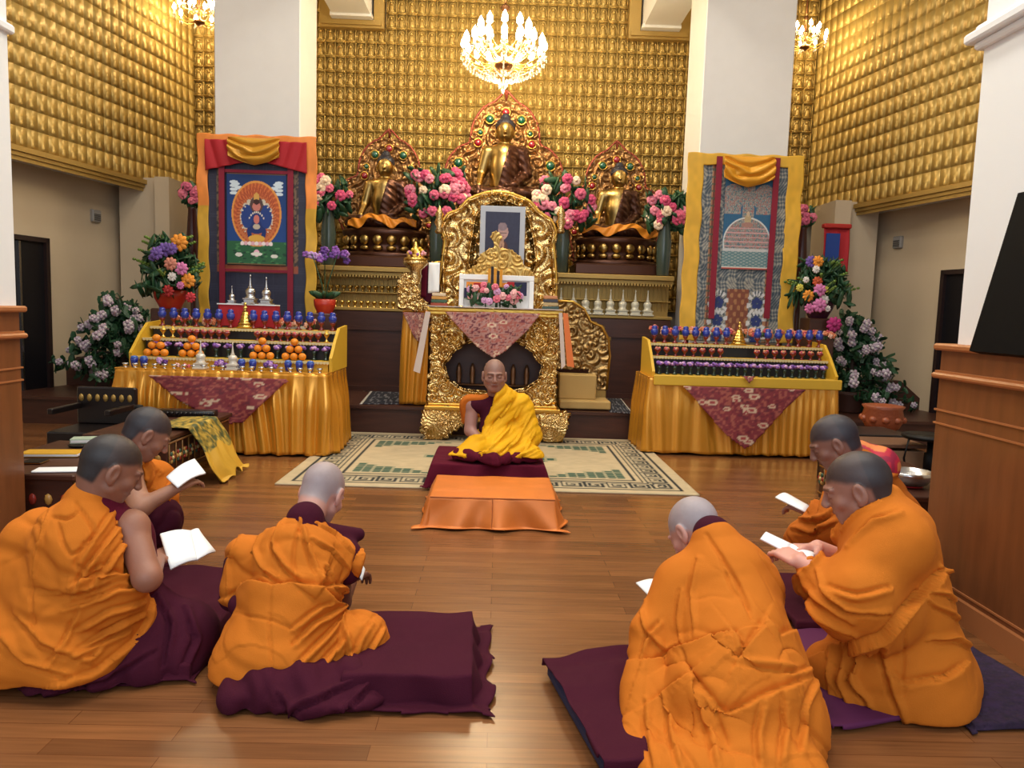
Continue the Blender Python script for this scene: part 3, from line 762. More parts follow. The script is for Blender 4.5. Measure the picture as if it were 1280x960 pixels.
for px,s in ((222,5),(232,6)):
    q=P(px,455,6.17); bunch('pink_posy','small %s posy beside the left white stupa'%('pink' if s==5 else 'red and pink'),'flowers',(q.x,6.17,.694),[C_(214,110,120),C_(230,190,190)],.028,6,.014,seed=s)
# stupas
def stupa(label,loc,h,m1,group=None,n=16,sq=False):
    t=thing('stupa',label,'stupa',loc,0,group); s=h
    m=M(); m.bbox(-.22*s,.22*s,-.22*s,.22*s,0,.06*s,.01*s); m.bbox(-.17*s,.17*s,-.17*s,.17*s,.06*s,.16*s,.01*s); m.bbox(-.2*s,.2*s,-.2*s,.2*s,.16*s,.2*s,.01*s); m.build('plinth',m1,t)
    m=M(); m.lathe([(.17*s,.2*s),(.17*s,.24*s),(.13*s,.27*s),(.15*s,.36*s),(.165*s,.45*s),(.12*s,.52*s),(.05*s,.55*s)],n=n); m.build('dome',m1,t,True)
    m=M(); m.bbox(-.06*s,.06*s,-.06*s,.06*s,.54*s,.6*s,.01*s); pr=[]
    for k in range(8): r=(.055-.0055*k)*s; pr+=[(r,(.6+k*.04)*s),(r*.75,(.62+k*.04)*s)]
    m.lathe(pr+[(.03*s,.93*s),(.02*s,.97*s),(.0,1.0*s)],n=10); m.build('spire',m1,t,True); return t
ivory=mat('silvery white enamel',rgb(216,210,196),.3,.2)
q=P(251,467,6.16); stupa('taller silvery white stupa on the left altar, left of the pair',(q.x,6.16,.694),.235,ivory)
q=P(291,467,6.15); stupa('slim silvery white stupa on the left altar, right of the pair',(q.x,6.15,.694),.225,ivory)
def tier_stupa(label,loc,s):
    t=thing('stupa',label,'stupa',loc); m=M(); pr=[]
    for k in range(5): r=(.085-.013*k)*s; z=(.0+.034*k)*s; pr+=[(r,z),(r,z+.022*s),(r*.86,z+.026*s),(r*.82,z+.034*s)]
    m.lathe(pr,n=20); m.build('tiered_base',BRASS,t,True)
    m=M(); m.lathe([(.03*s,.17*s),(.014*s,.185*s),(.024*s,.20*s),(.02*s,.215*s),(.006*s,.225*s),(.018*s,.24*s),(.012*s,.255*s),(.003*s,.265*s)],n=14); m.build('finial',BRASS,t,True); return t
q=P(304,410,6.6); tier_stupa('brass tiered stupa in the middle of the top shelf of the left altar',(q.x,6.655,1.024),.86)
q=P(928,430,7.0); tier_stupa('brass tiered stupa in the middle of the top shelf of the right altar',(q.x,7.11,.994),.84)
# red draped box with three silver stupas
q=P(311,395,6.82); t=thing('draped_stand','small stand draped in dark red cloth below the blue deity painting','stand',(q.x,6.83,1.026)); 
w=.25
m=M(); m.bbox(-w,w,-.07,.06,.08,.2,.006); m.box(-w,w,-.07,.06,0,.08); m.build('box',DWOOD,t)
drape('red_cloth',[(-w-.005,.07),(-w-.005,-.075),(w+.005,-.075),(w+.005,.07)],.006,.205,.008,14,RED,t,flare=.01,seed=9)
m=M(); m.box(-w-.01,w+.01,-.085,.07,.2,.21); m.build('white_trim',PAPER,t)
for px,h,wd in ((290,.16,'leftmost, round-topped'),(313,.27,'tallest, in the middle'),(333,.25,'rightmost')):
    q=P(px,372,6.8); stupa('small silver offering stupa on the red draped stand, %s'%wd,(q.x,6.8,1.234),h,SILVER)
# row of small posies behind the blue cups
CO=[C_(214,130,90),C_(220,170,150),C_(190,80,90)]
for i,px in enumerate((236,262,357,372,390,222)):
    q=P(px,392,6.8); o=bunch('flower_posy','small salmon and cream posy behind the blue cups on the left altar','flowers',(q.x,6.79,1.036),CO,.05,10,.018,seed=i,group='posies behind the blue cups on the left altar'); o.scale=(1,1,1.3)
for i in range(15):
    px=818+i*15.5; q=P(px,405,7.22); o=bunch('flower_posy','small salmon and cream posy behind the blue cups on the right altar','flowers',(q.x,7.2,1.06),CO,.06,10,.02,seed=i,group='posies behind the blue cups on the right altar'); o.scale=(1,1,1.2)
# a folding carton look of gold mini lamps
q=P(202,424,6.45)
for i,(px,Y,z,wh) in enumerate(((202,6.44,.925,'at the left end of the left altar, outer one'),(214,6.44,.925,'at the left end of the left altar, inner one'),(407,6.44,.925,'at the right end of the left altar'))):
    q=P(px,424,Y); t=thing('butter_lamp','small brass butter lamp %s'%wh,'lamp',(q.x,Y+.035,z+.003)); m=M(); m.lathe([(.022,0),(.02,.01),(.008,.02),(.008,.035),(.026,.06),(.028,.075)],n=12); m.build('cup',BRASS,t,True); m=M(); m.lathe([(.026,.07),(.012,.082),(.004,.1),(0,.104)],n=10); m.build('butter',PAINTY,t,True)
# ================================================================== HANGING PAINTINGS
def silk_border(nm,x0,x1,z0,z1,w,y,split,c1,c2,par):
    def pt(U,V):
        p=Paint(U,V,c2); p.m(V>split,c1); p.noise(30,.10,1); return p.C
    def keepf(U,V):
        X=U*(x1-x0); Z=V*(z1-z0); return (X<w+.004)|(X>(x1-x0)-w-.004)|(Z>(z1-z0)-w*.75)
    def fn(U,V):
        X=x0+(x1-x0)*U; C=pt(U,V); wv=.007*np.sin(V*23+U*9)+.01*vnoise(np.stack([U*6,V*9,U*0],-1)); return X+.006*np.sin(V*31),y+wv,z0+(z1-z0)*V+.006*np.sin(U*28),C
    o=grid(nm,110,150,fn,VCS,par,keep=keepf); solid(o,.008,-1); return o
def thangka_left():
    Y=7.6; a=P(246,166,Y); b=P(396,172,Y); x0,x1=a.x,b.x; zt=(a.z+b.z)/2; zb=1.03; W=x1-x0
    t=thing('hanging_painting','cloth-framed painting of a blue deity on a flame halo with orange and yellow border, behind the left altar','painting',((x0+x1)/2,Y,PZ))
    t['label']='cloth-mounted painting of a blue deity, orange and yellow border, behind the left altar'
    t.location=(0,0,0)
    m=M(); m.tube([(x0+.01,Y+.05,zt-.02),(x1-.01,Y+.05,zt-.02)],.015,8); m.tube([(x0+.1,Y+.05,PZ),(x0+.1,Y+.05,zt)],.015,8); m.tube([(x1-.1,Y+.05,PZ),(x1-.1,Y+.05,zt)],.015,8); m.build('stand',DWOOD,t,True)
    silk_border('silk_border',x0,x1,zb,zt,.105,Y,.62,C_(236,142,60),C_(206,160,48),t)
    def nav(U,V):
        p=Paint(U,V,C_(38,40,62)); g=(np.abs(((U*40)%1)-.5)<.1)|(np.abs(((V*70)%1)-.5)<.1); p.m(g,C_(48,50,72))
        d=np.minimum(U,1-U); p.m((d>.085)&(d<.155)&(V>.30),C_(120,96,74)); n=vnoise(np.stack([U*60,V*90,U*0],-1)); p.m((d>.085)&(d<.155)&(V>.30)&(n>.1),C_(52,44,44)); p.m((np.abs(V-.31)<.022)&(d>.085),C_(150,76,50)); p.noise(60,.1,2); return p.C
    bx0,bx1,bz1=x0+.1,x1-.1,zt-.07
    canvas('navy_brocade',bx0,bx1,zb,bz1,Y+.012,100,150,nav,VCS,t,lambda U,V:.006*np.sin(U*14))
    # red drapes each side at the top
    for s in (-1,1):
        def fn(U,V,s=s):
            xc=(x0+x1)/2+s*(.50-.43*U)*1; z=bz1+.01-(.30-.10*U)*(1-V); 
            return xc,Y-.02-.02*np.abs(np.sin(U*11+V*2)),z
        solid(grid('red_drape',40,20,fn,RED,t,flip=s>0),.004,0)
    # painting
    q0=pz(284,330,Y); q1=pz(358,218,Y)
    def pt(U,V):
        p=Paint(U,V,C_(22,64,128)); rs=np.random.RandomState(2)
        p.C*= (.5+.9*(1-V))[...,None]**.6
        for cx,sg in ((.12,1),(.88,-1)):
            for k in range(7): p.el(cx+sg*.03*k*(k%2),.90-.02*k,.07,.018,C_(206,222,232))
        p.m(V<.26,C_(38,96,62)); 
        for k in range(60): p.el(rs.rand(),rs.rand()*.25,.03,.01,C_(70,130,80) if k%2 else C_(24,66,50))
        k=p.el(.5,.56,.42,.36,C_(176,84,46)); th=np.arctan2(V-.5,U-.5); r=np.hypot((U-.5)/.42,(V-.56)/.36); p.m(k&(np.sin(th*40+r*14)>.3),C_(206,110,60)); p.m(k&(r>.93),C_(220,150,70))
        p.el(.5,.50,.33,.26,C_(196,112,66)); p.m((r<.8)&(np.sin(th*60-r*20)>.6),C_(150,60,40))
        body=C_(24,48,110)
        for k in range(14):
            a=math.radians(-35+k*19.5); 
            for j in range(5): p.el(.5+.06*j*math.cos(a),.53+.045*j*math.sin(a),.042,.03,body if j<4 else C_(200,190,170))
        p.el(.5,.50,.20,.16,body); p.el(.34,.53,.10,.13,C_(30,60,130)); p.el(.66,.53,.10,.13,C_(30,60,130))
        for k in range(24):
            a=k*.2618; p.el(.5+.27*math.cos(a),.50+.19*math.sin(a),.012,.010,C_(214,206,190))
        p.el(.5,.66,.11,.09,C_(80,60,60)); p.el(.5,.64,.07,.05,C_(196,120,110)); p.el(.5,.74,.05,.05,C_(206,160,80)); p.el(.5,.69,.05,.03,C_(60,30,30))
        for k in range(9): p.el(.38+.03*k,.58-.004*abs(k-4)**2,.012,.012,C_(220,214,200))
        p.el(.5,.50,.05,.05,C_(206,120,110)); p.el(.5,.42,.06,.03,C_(190,180,160))
        for k in range(2): p.el(.38+.24*k,.34,.035,.07,body,20-40*k)
        p.el(.5,.29,.14,.04,C_(220,170,70))
        for k in range(9): p.el(.26+.06*k,.235-.003*(k-4)**2*0,.035,.022,C_(226,176,190) if k%2 else C_(240,226,226))
        p.el(.5,.13,.05,.04,C_(240,190,210)); p.el(.5,.12,.1,.02,C_(230,230,220)); p.el(.2,.11,.06,.022,C_(220,220,210)); p.el(.8,.10,.06,.022,C_(220,220,210)); p.re(0,1,0,.012,C_(120,90,60)); p.re(0,1,.988,1,C_(120,90,60))
        return p.C
    canvas('painted_cloth',q0[0],q1[0],q0[1],q1[1],Y-.004,120,180,pt,VC,t)
    # inner red ribbon bands
    m=M()
    for x in (q0[0]-.045,q1[0]+.045): m.box(x-.028,x+.028,Y-.02,Y-.012,zb+.05,bz1-.02)
    m.box(q0[0]-.02,q1[0]+.02,Y-.012,Y-.006,q1[1],q1[1]+.03); m.box(q0[0]-.02,q1[0]+.02,Y-.012,Y-.006,q0[1]-.07,q0[1]-.045)
    m.build('red_ribbon',mat('crimson ribbon',rgb(130,16,44),.7),t)
    swag('yellow_swag',pz(288,178,Y)[0],pz(352,178,Y)[0],bz1+.03,.21,Y-.05,t,mat('mustard silk',rgb(206,150,48),.4,.2))
def swag(nm,x0,x1,zt,h,y,par,m):
    def fn(U,V):
        u=(U-.5)*2; v=1-V; env=np.sqrt(np.clip(1-.55*u*u,0,1)); z=zt-h*v*(.55+.45*env)-.05*(v)*(1-np.abs(u))
        ph=v*9+1.1*u*u*2.2+.8*vnoise(np.stack([U*4,V*4,U*0],-1)); y_=y-.035*np.abs(np.sin(ph))-.03*env*np.sin(v*PI)
        return x0+(x1-x0)*U,y_,z
    return solid(grid(nm,60,60,fn,m,par),.004,0)
thangka_left()
def thangka_right():
    Y=7.7; a=P(861,190,Y); b=P(1006,196,Y); x0,x1=a.x,b.x; zt=(a.z+b.z)/2; zb=1.0
    t=thing('hanging_painting','tall cloth-mounted grey blue painting with a yellow silk border, behind the right altar','painting')
    m=M(); m.tube([(x0+.01,Y+.05,zt-.02),(x1-.01,Y+.05,zt-.02)],.015,8); m.tube([(x0+.1,Y+.05,PZ),(x0+.1,Y+.05,zt)],.015,8); m.tube([(x1-.1,Y+.05,PZ),(x1-.1,Y+.05,zt)],.015,8); m.build('stand',DWOOD,t,True)
    silk_border('silk_border',x0,x1,zb,zt,.165,Y,2,C_(230,176,50),C_(222,172,52),t)
    q0=pz(876,392,Y); q1=pz(986,204,Y)
    def br(U,V):
        p=Paint(U,V,C_(120,124,124)); d=np.minimum(U,1-U)
        n=np.sin(U*90+5*np.sin(V*40))*np.sin(V*130+4*np.sin(U*30)); p.m(n>.15,C_(64,78,88)); p.m(n<-.55,C_(170,166,150))
        p.m((d>.12)&(d<.20),C_(170,120,84)); p.m((d>.145)&(d<.16),C_(110,50,50)); p.m((d>.12)&(d<.20)&(np.sin(V*160)>.7),C_(90,90,70))
        lo=V<.30; p.m(lo&(np.abs(U-.5)<.13),C_(128,72,54)); p.m(lo&(np.abs(U-.5)<.13)&(np.sin(U*70)*np.sin(V*90)>.3),C_(170,120,80))
        for k in range(2):
            for j in range(3):
                cx=.27+.46*k; cy=.22-.10*j; 
                for i in range(5):
                    aa=i*1.2566+.3; p.el(cx+.035*math.cos(aa),cy+.02*math.sin(aa),.03,.014,C_(34,50,110))
                th=np.arctan2(V-cy,U-cx); r=np.hypot(U-cx,(V-cy)*1.7); p.m((r>.07)&(r<.12)&lo&(np.sin(th*12)>0),C_(206,206,206))
        p.noise(80,.14,4); return p.C
    canvas('brocade_mount',x0+.15,x1-.15,zb,zt-.07,Y+.012,110,210,br,VCS,t,lambda U,V:.008*np.sin(U*12))
    c0=pz(901,336,Y); c1=pz(968,226,Y)
    def pt(U,V):
        p=Paint(U,V,C_(40,92,128)); gr=C_(136,140,136); mz=C_(150,108,104)
        def mosaic(k):
            p.m(k,gr); g=(np.sin(U*150)>.0)&(np.sin(V*220)>-.2); p.m(k&g,C_(164,160,150)); n=vnoise(np.stack([U*60,V*80,U*0+3],-1)); p.m(k&(n>.25),mz); p.m(k&(n<-.4),C_(84,110,120))
        mosaic(((U-.17)/.24)**2+((V-.80)/.15)**2<1); mosaic(((U-.83)/.24)**2+((V-.80)/.15)**2<1)
        mosaic((np.abs(U-.17)<.17)&(V>.62)&(V<.78)); mosaic((np.abs(U-.83)<.17)&(V>.62)&(V<.78)); mosaic(np.abs(U-.5)<.12)
        d=((U-.5)/.47)**2+((V-.30)/.27)**2; p.m((d<1.12)&(V>.2),C_(200,206,204)); mosaic((d<1)&(V>.22))
        for k in range(5): p.m((np.abs(V-.26-.05*k)<.006)&(d<1),C_(196,150,150))
        p.el(.5,.56,.07,.06,C_(176,156,120)); p.el(.5,.62,.035,.03,C_(190,170,140)); p.el(.5,.5,.12,.03,C_(160,120,110))
        lo=V<.22; p.m(lo,C_(96,130,136)); n=np.sin(U*50)*np.sin(V*180); p.m(lo&(n>.2),C_(150,164,160)); p.re(0,1,.20,.235,C_(190,190,190)); p.re(0,1,.0,.02,C_(180,80,70)); p.re(0,1,.02,.03,C_(220,220,210))
        p.noise(120,.12,8); return p.C
    canvas('painted_cloth',c0[0],c1[0],c0[1],c1[1],Y-.004,130,190,pt,VC,t)
    m=M(); 
    for pa,pb in (((899,196),(888,398)),((971,198),(957,398))):
        A=pz(*pa,Y); B=pz(*pb,Y); m.put([(A[0]-.03,Y-.03,A[1]),(A[0]+.03,Y-.03,A[1]),(B[0]+.03,Y-.03,B[1]),(B[0]-.03,Y-.03,B[1]),(A[0]-.03,Y-.024,A[1]),(A[0]+.03,Y-.024,A[1]),(B[0]+.03,Y-.024,B[1]),(B[0]-.03,Y-.024,B[1])],[(0,3,2,1),(4,5,6,7),(0,4,7,3),(1,2,6,5),(0,1,5,4),(3,7,6,2)])
    m.build('crimson_ribbon',mat('crimson ribbon',rgb(130,16,44),.7),t)
    swag('yellow_swag',pz(903,200,Y)[0],pz(966,200,Y)[0],zt-.035,.25,Y-.06,t,mat('amber silk',rgb(226,160,44),.4,.2))
thangka_right()
# small red and blue banner by the right corner
Y=8.5; A=pz(1030,284,Y); B=pz(1058,340,Y)
t=thing('banner','small red banner with a blue middle hanging in the recess right of the yellow-bordered painting','banner',(0,0,0)); t['label']='small red banner with a blue middle, right of the yellow-bordered painting'
drape('red_cloth',[(A[0],Y),(B[0],Y)],B[1],A[1],.03,9,RED,t,flare=.0,seed=3,nz=14)
m=M(); m.box(A[0]+.015,A[0]+.17,Y-.05,Y-.04,B[1]+.06,A[1]-.07); m.build('blue_panel',mat('blue cloth',rgb(24,62,140),.7),t)
m=M(); m.bbox(A[0]-.01,B[0]+.01,Y-.04,Y+.05,A[1]-.01,A[1]+.04); m.build('rail',mat('red lacquer',rgb(176,40,34),.5),t)

# ================================================================== CABINET BEHIND, STATUES
cx0,cx1=P(401,330,8.6).x,P(842,340,8.6).x
t=thing('altar_cabinet','long dark wooden altar cabinet with gilded shelf front under the three seated statues','cabinet',(0,0,0))
m=M(); m.bbox(cx0,cx1,8.6,9.7,PZ,1.20,.01); m.box(cx0-.01,cx1+.01,8.58,9.7,.98,1.02); m.box(cx0-.01,cx1+.01,8.57,9.7,PZ,PZ+.06); m.build('cabinet_body',DWOOD,t)
m=M(); m.box(cx0,cx1,8.80,9.7,1.20,1.66); 
n=int((cx1-cx0)/.05)
for k in range(n): x=cx0+(k+.5)*(cx1-cx0)/n; m.box(x-.004,x+.004,8.78,8.8,1.30,1.56)
m.build('shelf_back',GOLDM,t)
m=M()
for (z0,z1,y) in ((1.20,1.235,8.59),(1.645,1.70,8.58),(1.60,1.645,8.62),(1.40,1.415,8.70)): m.bbox(cx0-.01,cx1+.01,y,9.7 if z1<1.3 or z0>1.6 else 8.8,z0,z1,.006)
n=int((cx1-cx0)/.035)
for k in range(n): x=cx0+(k+.5)*(cx1-cx0)/n; m.box(x-.010,x+.010,8.60,8.63,1.58,1.605)
m.build('gilded_moulding',GOLDM,t)
# little white stupas and cups on that shelf
q=None
for i in range(8):
    q=P(701+i*15.5,372,8.66); stupa('small white stupa on the gilded shelf under the right statue',(q.x,8.64,1.237),.30,mat('white enamel',rgb(206,200,178),.35,.1),'white stupas on the gilded shelf',n=8)
t=thing('shelf_cup','small brass cup on the gilded shelf under the left statue','cup',(0,0,0),0,'brass cups on the gilded shelf'); m=M(); m.lathe([(.02,0),(.012,.01),(.01,.025),(.028,.05),(.03,.07),(.0,.062)],n=8,cap=False); m.build('cup',BRASS,t,True)
for i in range(24):
    q=P(404+(i%12)*8.0,372,8.66); loc=(q.x,8.64 if i<12 else 8.66,1.237 if i<12 else 1.417)
    if i==0: t.location=loc
    else: dup(t,(loc[0],8.64 if i<12 else 8.735,loc[2]))
# statue built once
def statue_meshes():
    t=bpy.data.objects.new('buddha_statue',None); COL.objects.link(t)
    def body(p):
        d=smin(cone(p,(0,0,.10),(0,.0,.30),.135,.13),cone(p,(0,0,.30),(0,0,.44),.13,.125),.05)
        d=smin(d,cone(p,(-.12,0,.47),(.12,0,.47),.055,.055),.05)
        d=smin(d,cone(p,(0,-.005,.50),(0,-.01,.58),.04,.036),.02)
        for s in (-1,1):
            d=smin(d,cone(p,(s*.165,0,.465),(s*.215,.0,.27),.060,.050),.02)
            h=(s*.10,-.16,.14) if s>0 else (-.235,-.15,.13)
            d=smin(d,cone(p,(s*.215,0,.27),h,.040,.026),.015)
            d=smin(d,cone(p,h,(h[0]+(-.08*s if s>0 else -.005),h[1]-.04,h[2]-.015 if s>0 else .05),.026,.018),.01)
            d=smin(d,cone(p,(s*.10,.02,.07),(s*.33,-.10,.065),.085,.065),.03)
            d=smin(d,cone(p,(s*.33,-.10,.065),(-s*.06,-.20,.055),.06,.04),.02)
        q0=p; p=(p-np.array((0,-.01,.64),dtype=np.float32))/1.22+np.array((0,-.01,.64),dtype=np.float32); hd=ell_(p,(0,-.02,.655),(.070,.082,.088)); hd=smin(hd,ell_(p,(0,-.035,.615),(.05,.055,.05)),.02); hd=smin(hd,cone(p,(0,-.095,.66),(0,-.108,.632),.006,.011),.008)
        for s in (-1,1): hd=smin(hd,ell_(p,(s*.074,-.01,.63),(.008,.016,.045)),.006)
        hd=smax(hd,-ell_(p,(.028,-.104,.662),(.016,.012,.005)),.006); hd=smax(hd,-ell_(p,(-.028,-.104,.662),(.016,.012,.005)),.006)
        hd=smin(hd,ell_(p,(0,-.093,.607),(.018,.008,.006)),.004)
        return smin(d,hd*1.22,.02)
    sdf_obj('body',body,(-.45,-.32,-.02),(.45,.2,.80),.0085,BRONZE,t)
    def robe(p):
        d=body(p)-.010-.003*np.sin(p[...,0]*60+p[...,2]*90)
        sh=plane(p,(-.0,0,.46),(-1.0,0,.55)); up=smin(sh,p[...,2]-.17,.0)          # covers the left shoulder and the legs
        d1=np.maximum(np.maximum(d,-(p[...,0]-(.035+(.50-p[...,2])*-.25))),p[...,2]-.525); d1=np.maximum(d1,.10-p[...,2])
        d2=np.maximum(np.maximum(d,p[...,2]-.135),-.155-p[...,1]*1-.12)
        return np.minimum(d1,d2)
    sdf_obj('robe',robe,(-.47,-.34,-.03),(.47,.22,.60),.0085,BRONZED,t)
    def hair(p):
        p=(p-np.array((0,-.01,.64),dtype=np.float32))/1.22+np.array((0,-.01,.64),dtype=np.float32)
        d=smin(ell_(p,(0,.0,.69),(.078,.085,.075)),ell_(p,(0,.0,.765),(.036,.036,.034)),.02); d=np.maximum(d,-(p[...,2]-.672-.5*(-p[...,1]-.03)*(p[...,1]<-.03)))
        return d-.002*np.sin(p[...,0]*260)*np.sin(p[...,2]*260)
    sdf_obj('hair',hair,(-.13,-.15,.58),(.13,.15,.90),.006,mat('blue black hair',rgb(26,26,40),.5),t)
    # lotus throne
    m=M(); m.lathe([(.46,-.30),(.47,-.27),(.42,-.25),(.36,-.20),(.36,-.17),(.44,-.08),(.46,-.04),(.44,-.015),(.40,0),(0,0)],n=32,sy=.66,cap=False)
    lb=m.build('lotus_base',BRONZED,t,True); m=M()
    for k in range(18):
        a=2*PI*k/18+.1; c,s_=math.cos(a),math.sin(a); R=Euler((0,0,a)).to_matrix()
        m.ell((.42*c,.42*.66*s_,-.13),(.035,.058,.055),8,6,R=R); m.ell((.42*c,.42*.66*s_,-.215),(.03,.055,.03),8,6,R=R)
    m.build('petals',BRONZE,lb,True)
    m=M(); m.bbox(-.48,.48,-.33,.33,-.42,-.30,.015); m.build('plinth',BRONZED,t)
    # halo
    half=[(0,1.02),(.12,1.00),(.24,.92),(.32,.78),(.34,.66),(.36,.60),(.46,.55),(.55,.44),(.585,.30),(.56,.16),(.50,.02),(.46,-.12),(.44,-.26)]
    pl=smoothpoly(half+[(-x,z) for x,z in half[::-1] if x>0],4)
    X0,X1,Z0,Z1=-.60,.60,-.27,1.03; poly=[((x-X0)/(X1-X0),(z-Z0)/(Z1-Z0)) for x,z in pl]
    PA=np.array(pl)
    def prof(U,V):
        X=X0+(X1-X0)*U; Z=Z0+(Z1-Z0)*V; dm=np.full(U.shape,9.)
        for i in range(len(pl)): 
            a=PA[i]; b=PA[(i+1)%len(pl)]; ba=b-a; tt=np.clip(((X-a[0])*ba[0]+(Z-a[1])*ba[1])/(ba@ba+1e-9),0,1); dm=np.minimum(dm,np.hypot(X-a[0]-tt*ba[0],Z-a[1]-tt*ba[1]))
        r1=np.abs(np.hypot(X,(Z-.66))-.17); r2=np.abs(np.hypot(X,(Z-.3)*1.0)-.33)
        return .03*np.exp(-(r1/.012)**2)+.025*np.exp(-(r2/.012)**2)*(Z<.5)+.03*np.exp(-((dm-.085)/.010)**2)+ .02*np.exp(-((dm-.01)/.010)**2)
    h=relief('halo',X0,X1,Z0,Z1,.26,mat('aged gilt bronze',rgb(160,120,76),.36,.8,bump=.6,bscale=70,bkind='voronoi'),t,.035,120,4,lambda U,V:inpoly(U,V,poly),.010,.03,prof)
    m=M()
    for pts in (half,[(-x,z) for x,z in half]):
        q=[(x*1.0,.24+.004*math.sin(i*2.2),z) for i,(x,z) in enumerate(smoothpoly(pts+[pts[-1]],6)[:-9])]; m.tube(q,.012,6)
    m.build('copper_flame_rim',mat('copper red rim',rgb(150,72,56),.45,.6,bump=.6,bscale=70),h,True)
    gr=mat('green jewel',rgb(16,84,60),.08,coat=1); rd=mat('red jewel',rgb(150,26,40),.08,coat=1)
    for (x,z,r,c) in ((0,.90,.036,rd),(.155,.83,.038,gr),(.245,.70,.024,gr),(.265,.60,.034,rd),(.455,.40,.042,gr),(.50,.22,.030,gr),(.45,.08,.030,rd)):
        for s in ((-1,1) if x else (1,)):
            m=M(); m.ell((s*x,.215,z),(r,r*.7,r),12,8); j=m.build('jewel',c,h,True)
            m=M(); m.tube([(s*x+(r+.008)*math.cos(a),.215,z+(r+.008)*math.sin(a)) for a in np.linspace(0,2*PI,14)[:-1]],.008,5,closed=True); m.build('jewel_setting',GOLD,h,True)
    return t
S=statue_meshes()
def sash(par,mirror=1,wide=.36):
    def fn(U,V):
        u=(U-.5)*2; x=mirror*u*wide; base=.115+.02*np.cos(u*5+1)+.012*np.sin(u*13); z=base-.075*(1-V)*(1+.4*np.sin(u*7))-.03*np.abs(u)**3; y=-.285+.10*np.abs(u)**2-.02*(1-V)+.012*np.sin(u*22+V*4)
        return x,y,z
    return solid(grid('sash',60,8,fn,mat('saffron silk',rgb(228,142,34),.5,.1),par),.006,0)
def put_statue(o,px,pyb,Y,sc,label):
    q=P(px,pyb,Y); o.location=(q.x,Y,q.z+.008); o.scale=(sc,)*3; tag(o,label,'statue'); return o
bpy.context.view_layer.update()
st2=dup(S,(0,0,0)); st3=dup(S,(0,0,0))
put_statue(S,481,290,9.15,1.12,'left seated gilt bronze buddha statue with an orange sash and jewelled halo')
put_statue(st2,629,254,9.35,1.28,'taller middle seated gilt buddha statue above the framed portrait')
put_statue(st3,770,301,9.15,1.09,'right seated gilt bronze buddha statue with an orange sash trailing to one side')
zt=1.70
for o in (S,st2,st3):
    zb=o.location.z-.42*o.scale[0]
    if o is st2:
        t=thing('statue_stand','dark red wooden stand under the middle statue','stand',(o.location.x,o.location.y,1.702)); m=M(); m.bbox(-.55,.55,-.4,.38,0,zb-1.704,.01); m.build('box',DWOOD,t)
sash(S); sash(st3,-1,.44)
for o in (S,st3): o.location.z=1.704+.42*o.scale[0]

# ================================================================== THRONE TABLE
Y0=7.02
def tp(px,py): return pz(px,py,Y0)
t=thing('throne_table','richly carved gilded table with scroll feet and a diamond opening behind the seated yellow-robed monk','table')
t['label']='carved gilded table with scroll feet and dark opening behind the yellow-robed monk'
L_=tp(531,508); R_=tp(703,512); bx0,bx1=(tp(538,450)[0]),(tp(696,450)[0]); zbm=.335; ztp=tp(616,388)[1]
H=ztp-zbm; W=bx1-bx0
hole=[((tp(px,py)[0]-bx0)/W,(tp(px,py)[1]-zbm)/H) for px,py in ((556,455),(590,427),(616,440),(643,425),(677,457),(655,486),(578,486))]
hs=smoothpoly(hole,2); HA=np.array(hs)
def frontprof(U,V):
    dm=np.full(U.shape,9.)
    for i in range(len(hs)):
        a=HA[i]*[W,H]; b=HA[(i+1)%len(hs)]*[W,H]; ba=b-a; X=U*W; Z=V*H; tt=np.clip(((X-a[0])*ba[0]+(Z-a[1])*ba[1])/(ba@ba+1e-9),0,1); dm=np.minimum(dm,np.hypot(X-a[0]-tt*ba[0],Z-a[1]-tt*ba[1]))
    f=.035*np.exp(-((dm-.02)/.014)**2)
    for cx,cz,r in ((.17,.74,.14),(.83,.74,.14)):
        rr=np.hypot((U-cx)*W,(V-cz)*H*.8); f=f+.05*np.exp(-((rr-.10)/.03)**2)+.04*np.exp(-(rr/.04)**2)
    return f
relief('carved_front',bx0,bx1,zbm,ztp,Y0,GOLDC,t,.038,85,12,lambda U,V:~inpoly(U,V,hs),.0065,.04,frontprof)
m=M(); m.box(bx0+.02,bx1-.02,Y0+.25,Y0+.27,zbm,ztp-.02); m.build('inner_panel',DWOOD,t)
m=M()
for k in range(6): x=bx0+W*(.22+.11*k); m.lathe([(.03,.2),(.02,.22),(.028,.3),(.022,.36),(.008,.40)],(x,Y0+.16,zbm),10)
m.box(bx0+.1,bx1-.1,Y0+.08,Y0+.24,zbm+.19,zbm+.2)
m.build('inner_ornament',mat('dull brass',rgb(120,84,56),.4,.7),t,True)
for x0,x1 in ((bx0,bx0+.03),(bx1-.03,bx1)):
    m=M(); m.bbox(x0,x1,Y0+.02,Y0+.55,zbm,ztp,.004); m.build('side_panel',GOLDC,t)
m=M()
for (z0,z1,e) in ((.285,.30,.03),(.30,.335,.045),(.335,.36,.015)): m.bbox(bx0-e,bx1+e,Y0-.03-e,Y0+.25 if z0<.3 else Y0+.56,z0,z1,.006)
m.build('moulding',GOLD,t); m=M()
for (z0,z1,e) in ((ztp-.02,ztp+.015,.035),(ztp-.05,ztp-.02,.02)): m.bbox(bx0-e,bx1+e,Y0-.02-e,Y0+.56,z0,z1,.006)
m.build('moulding',GOLD,t)
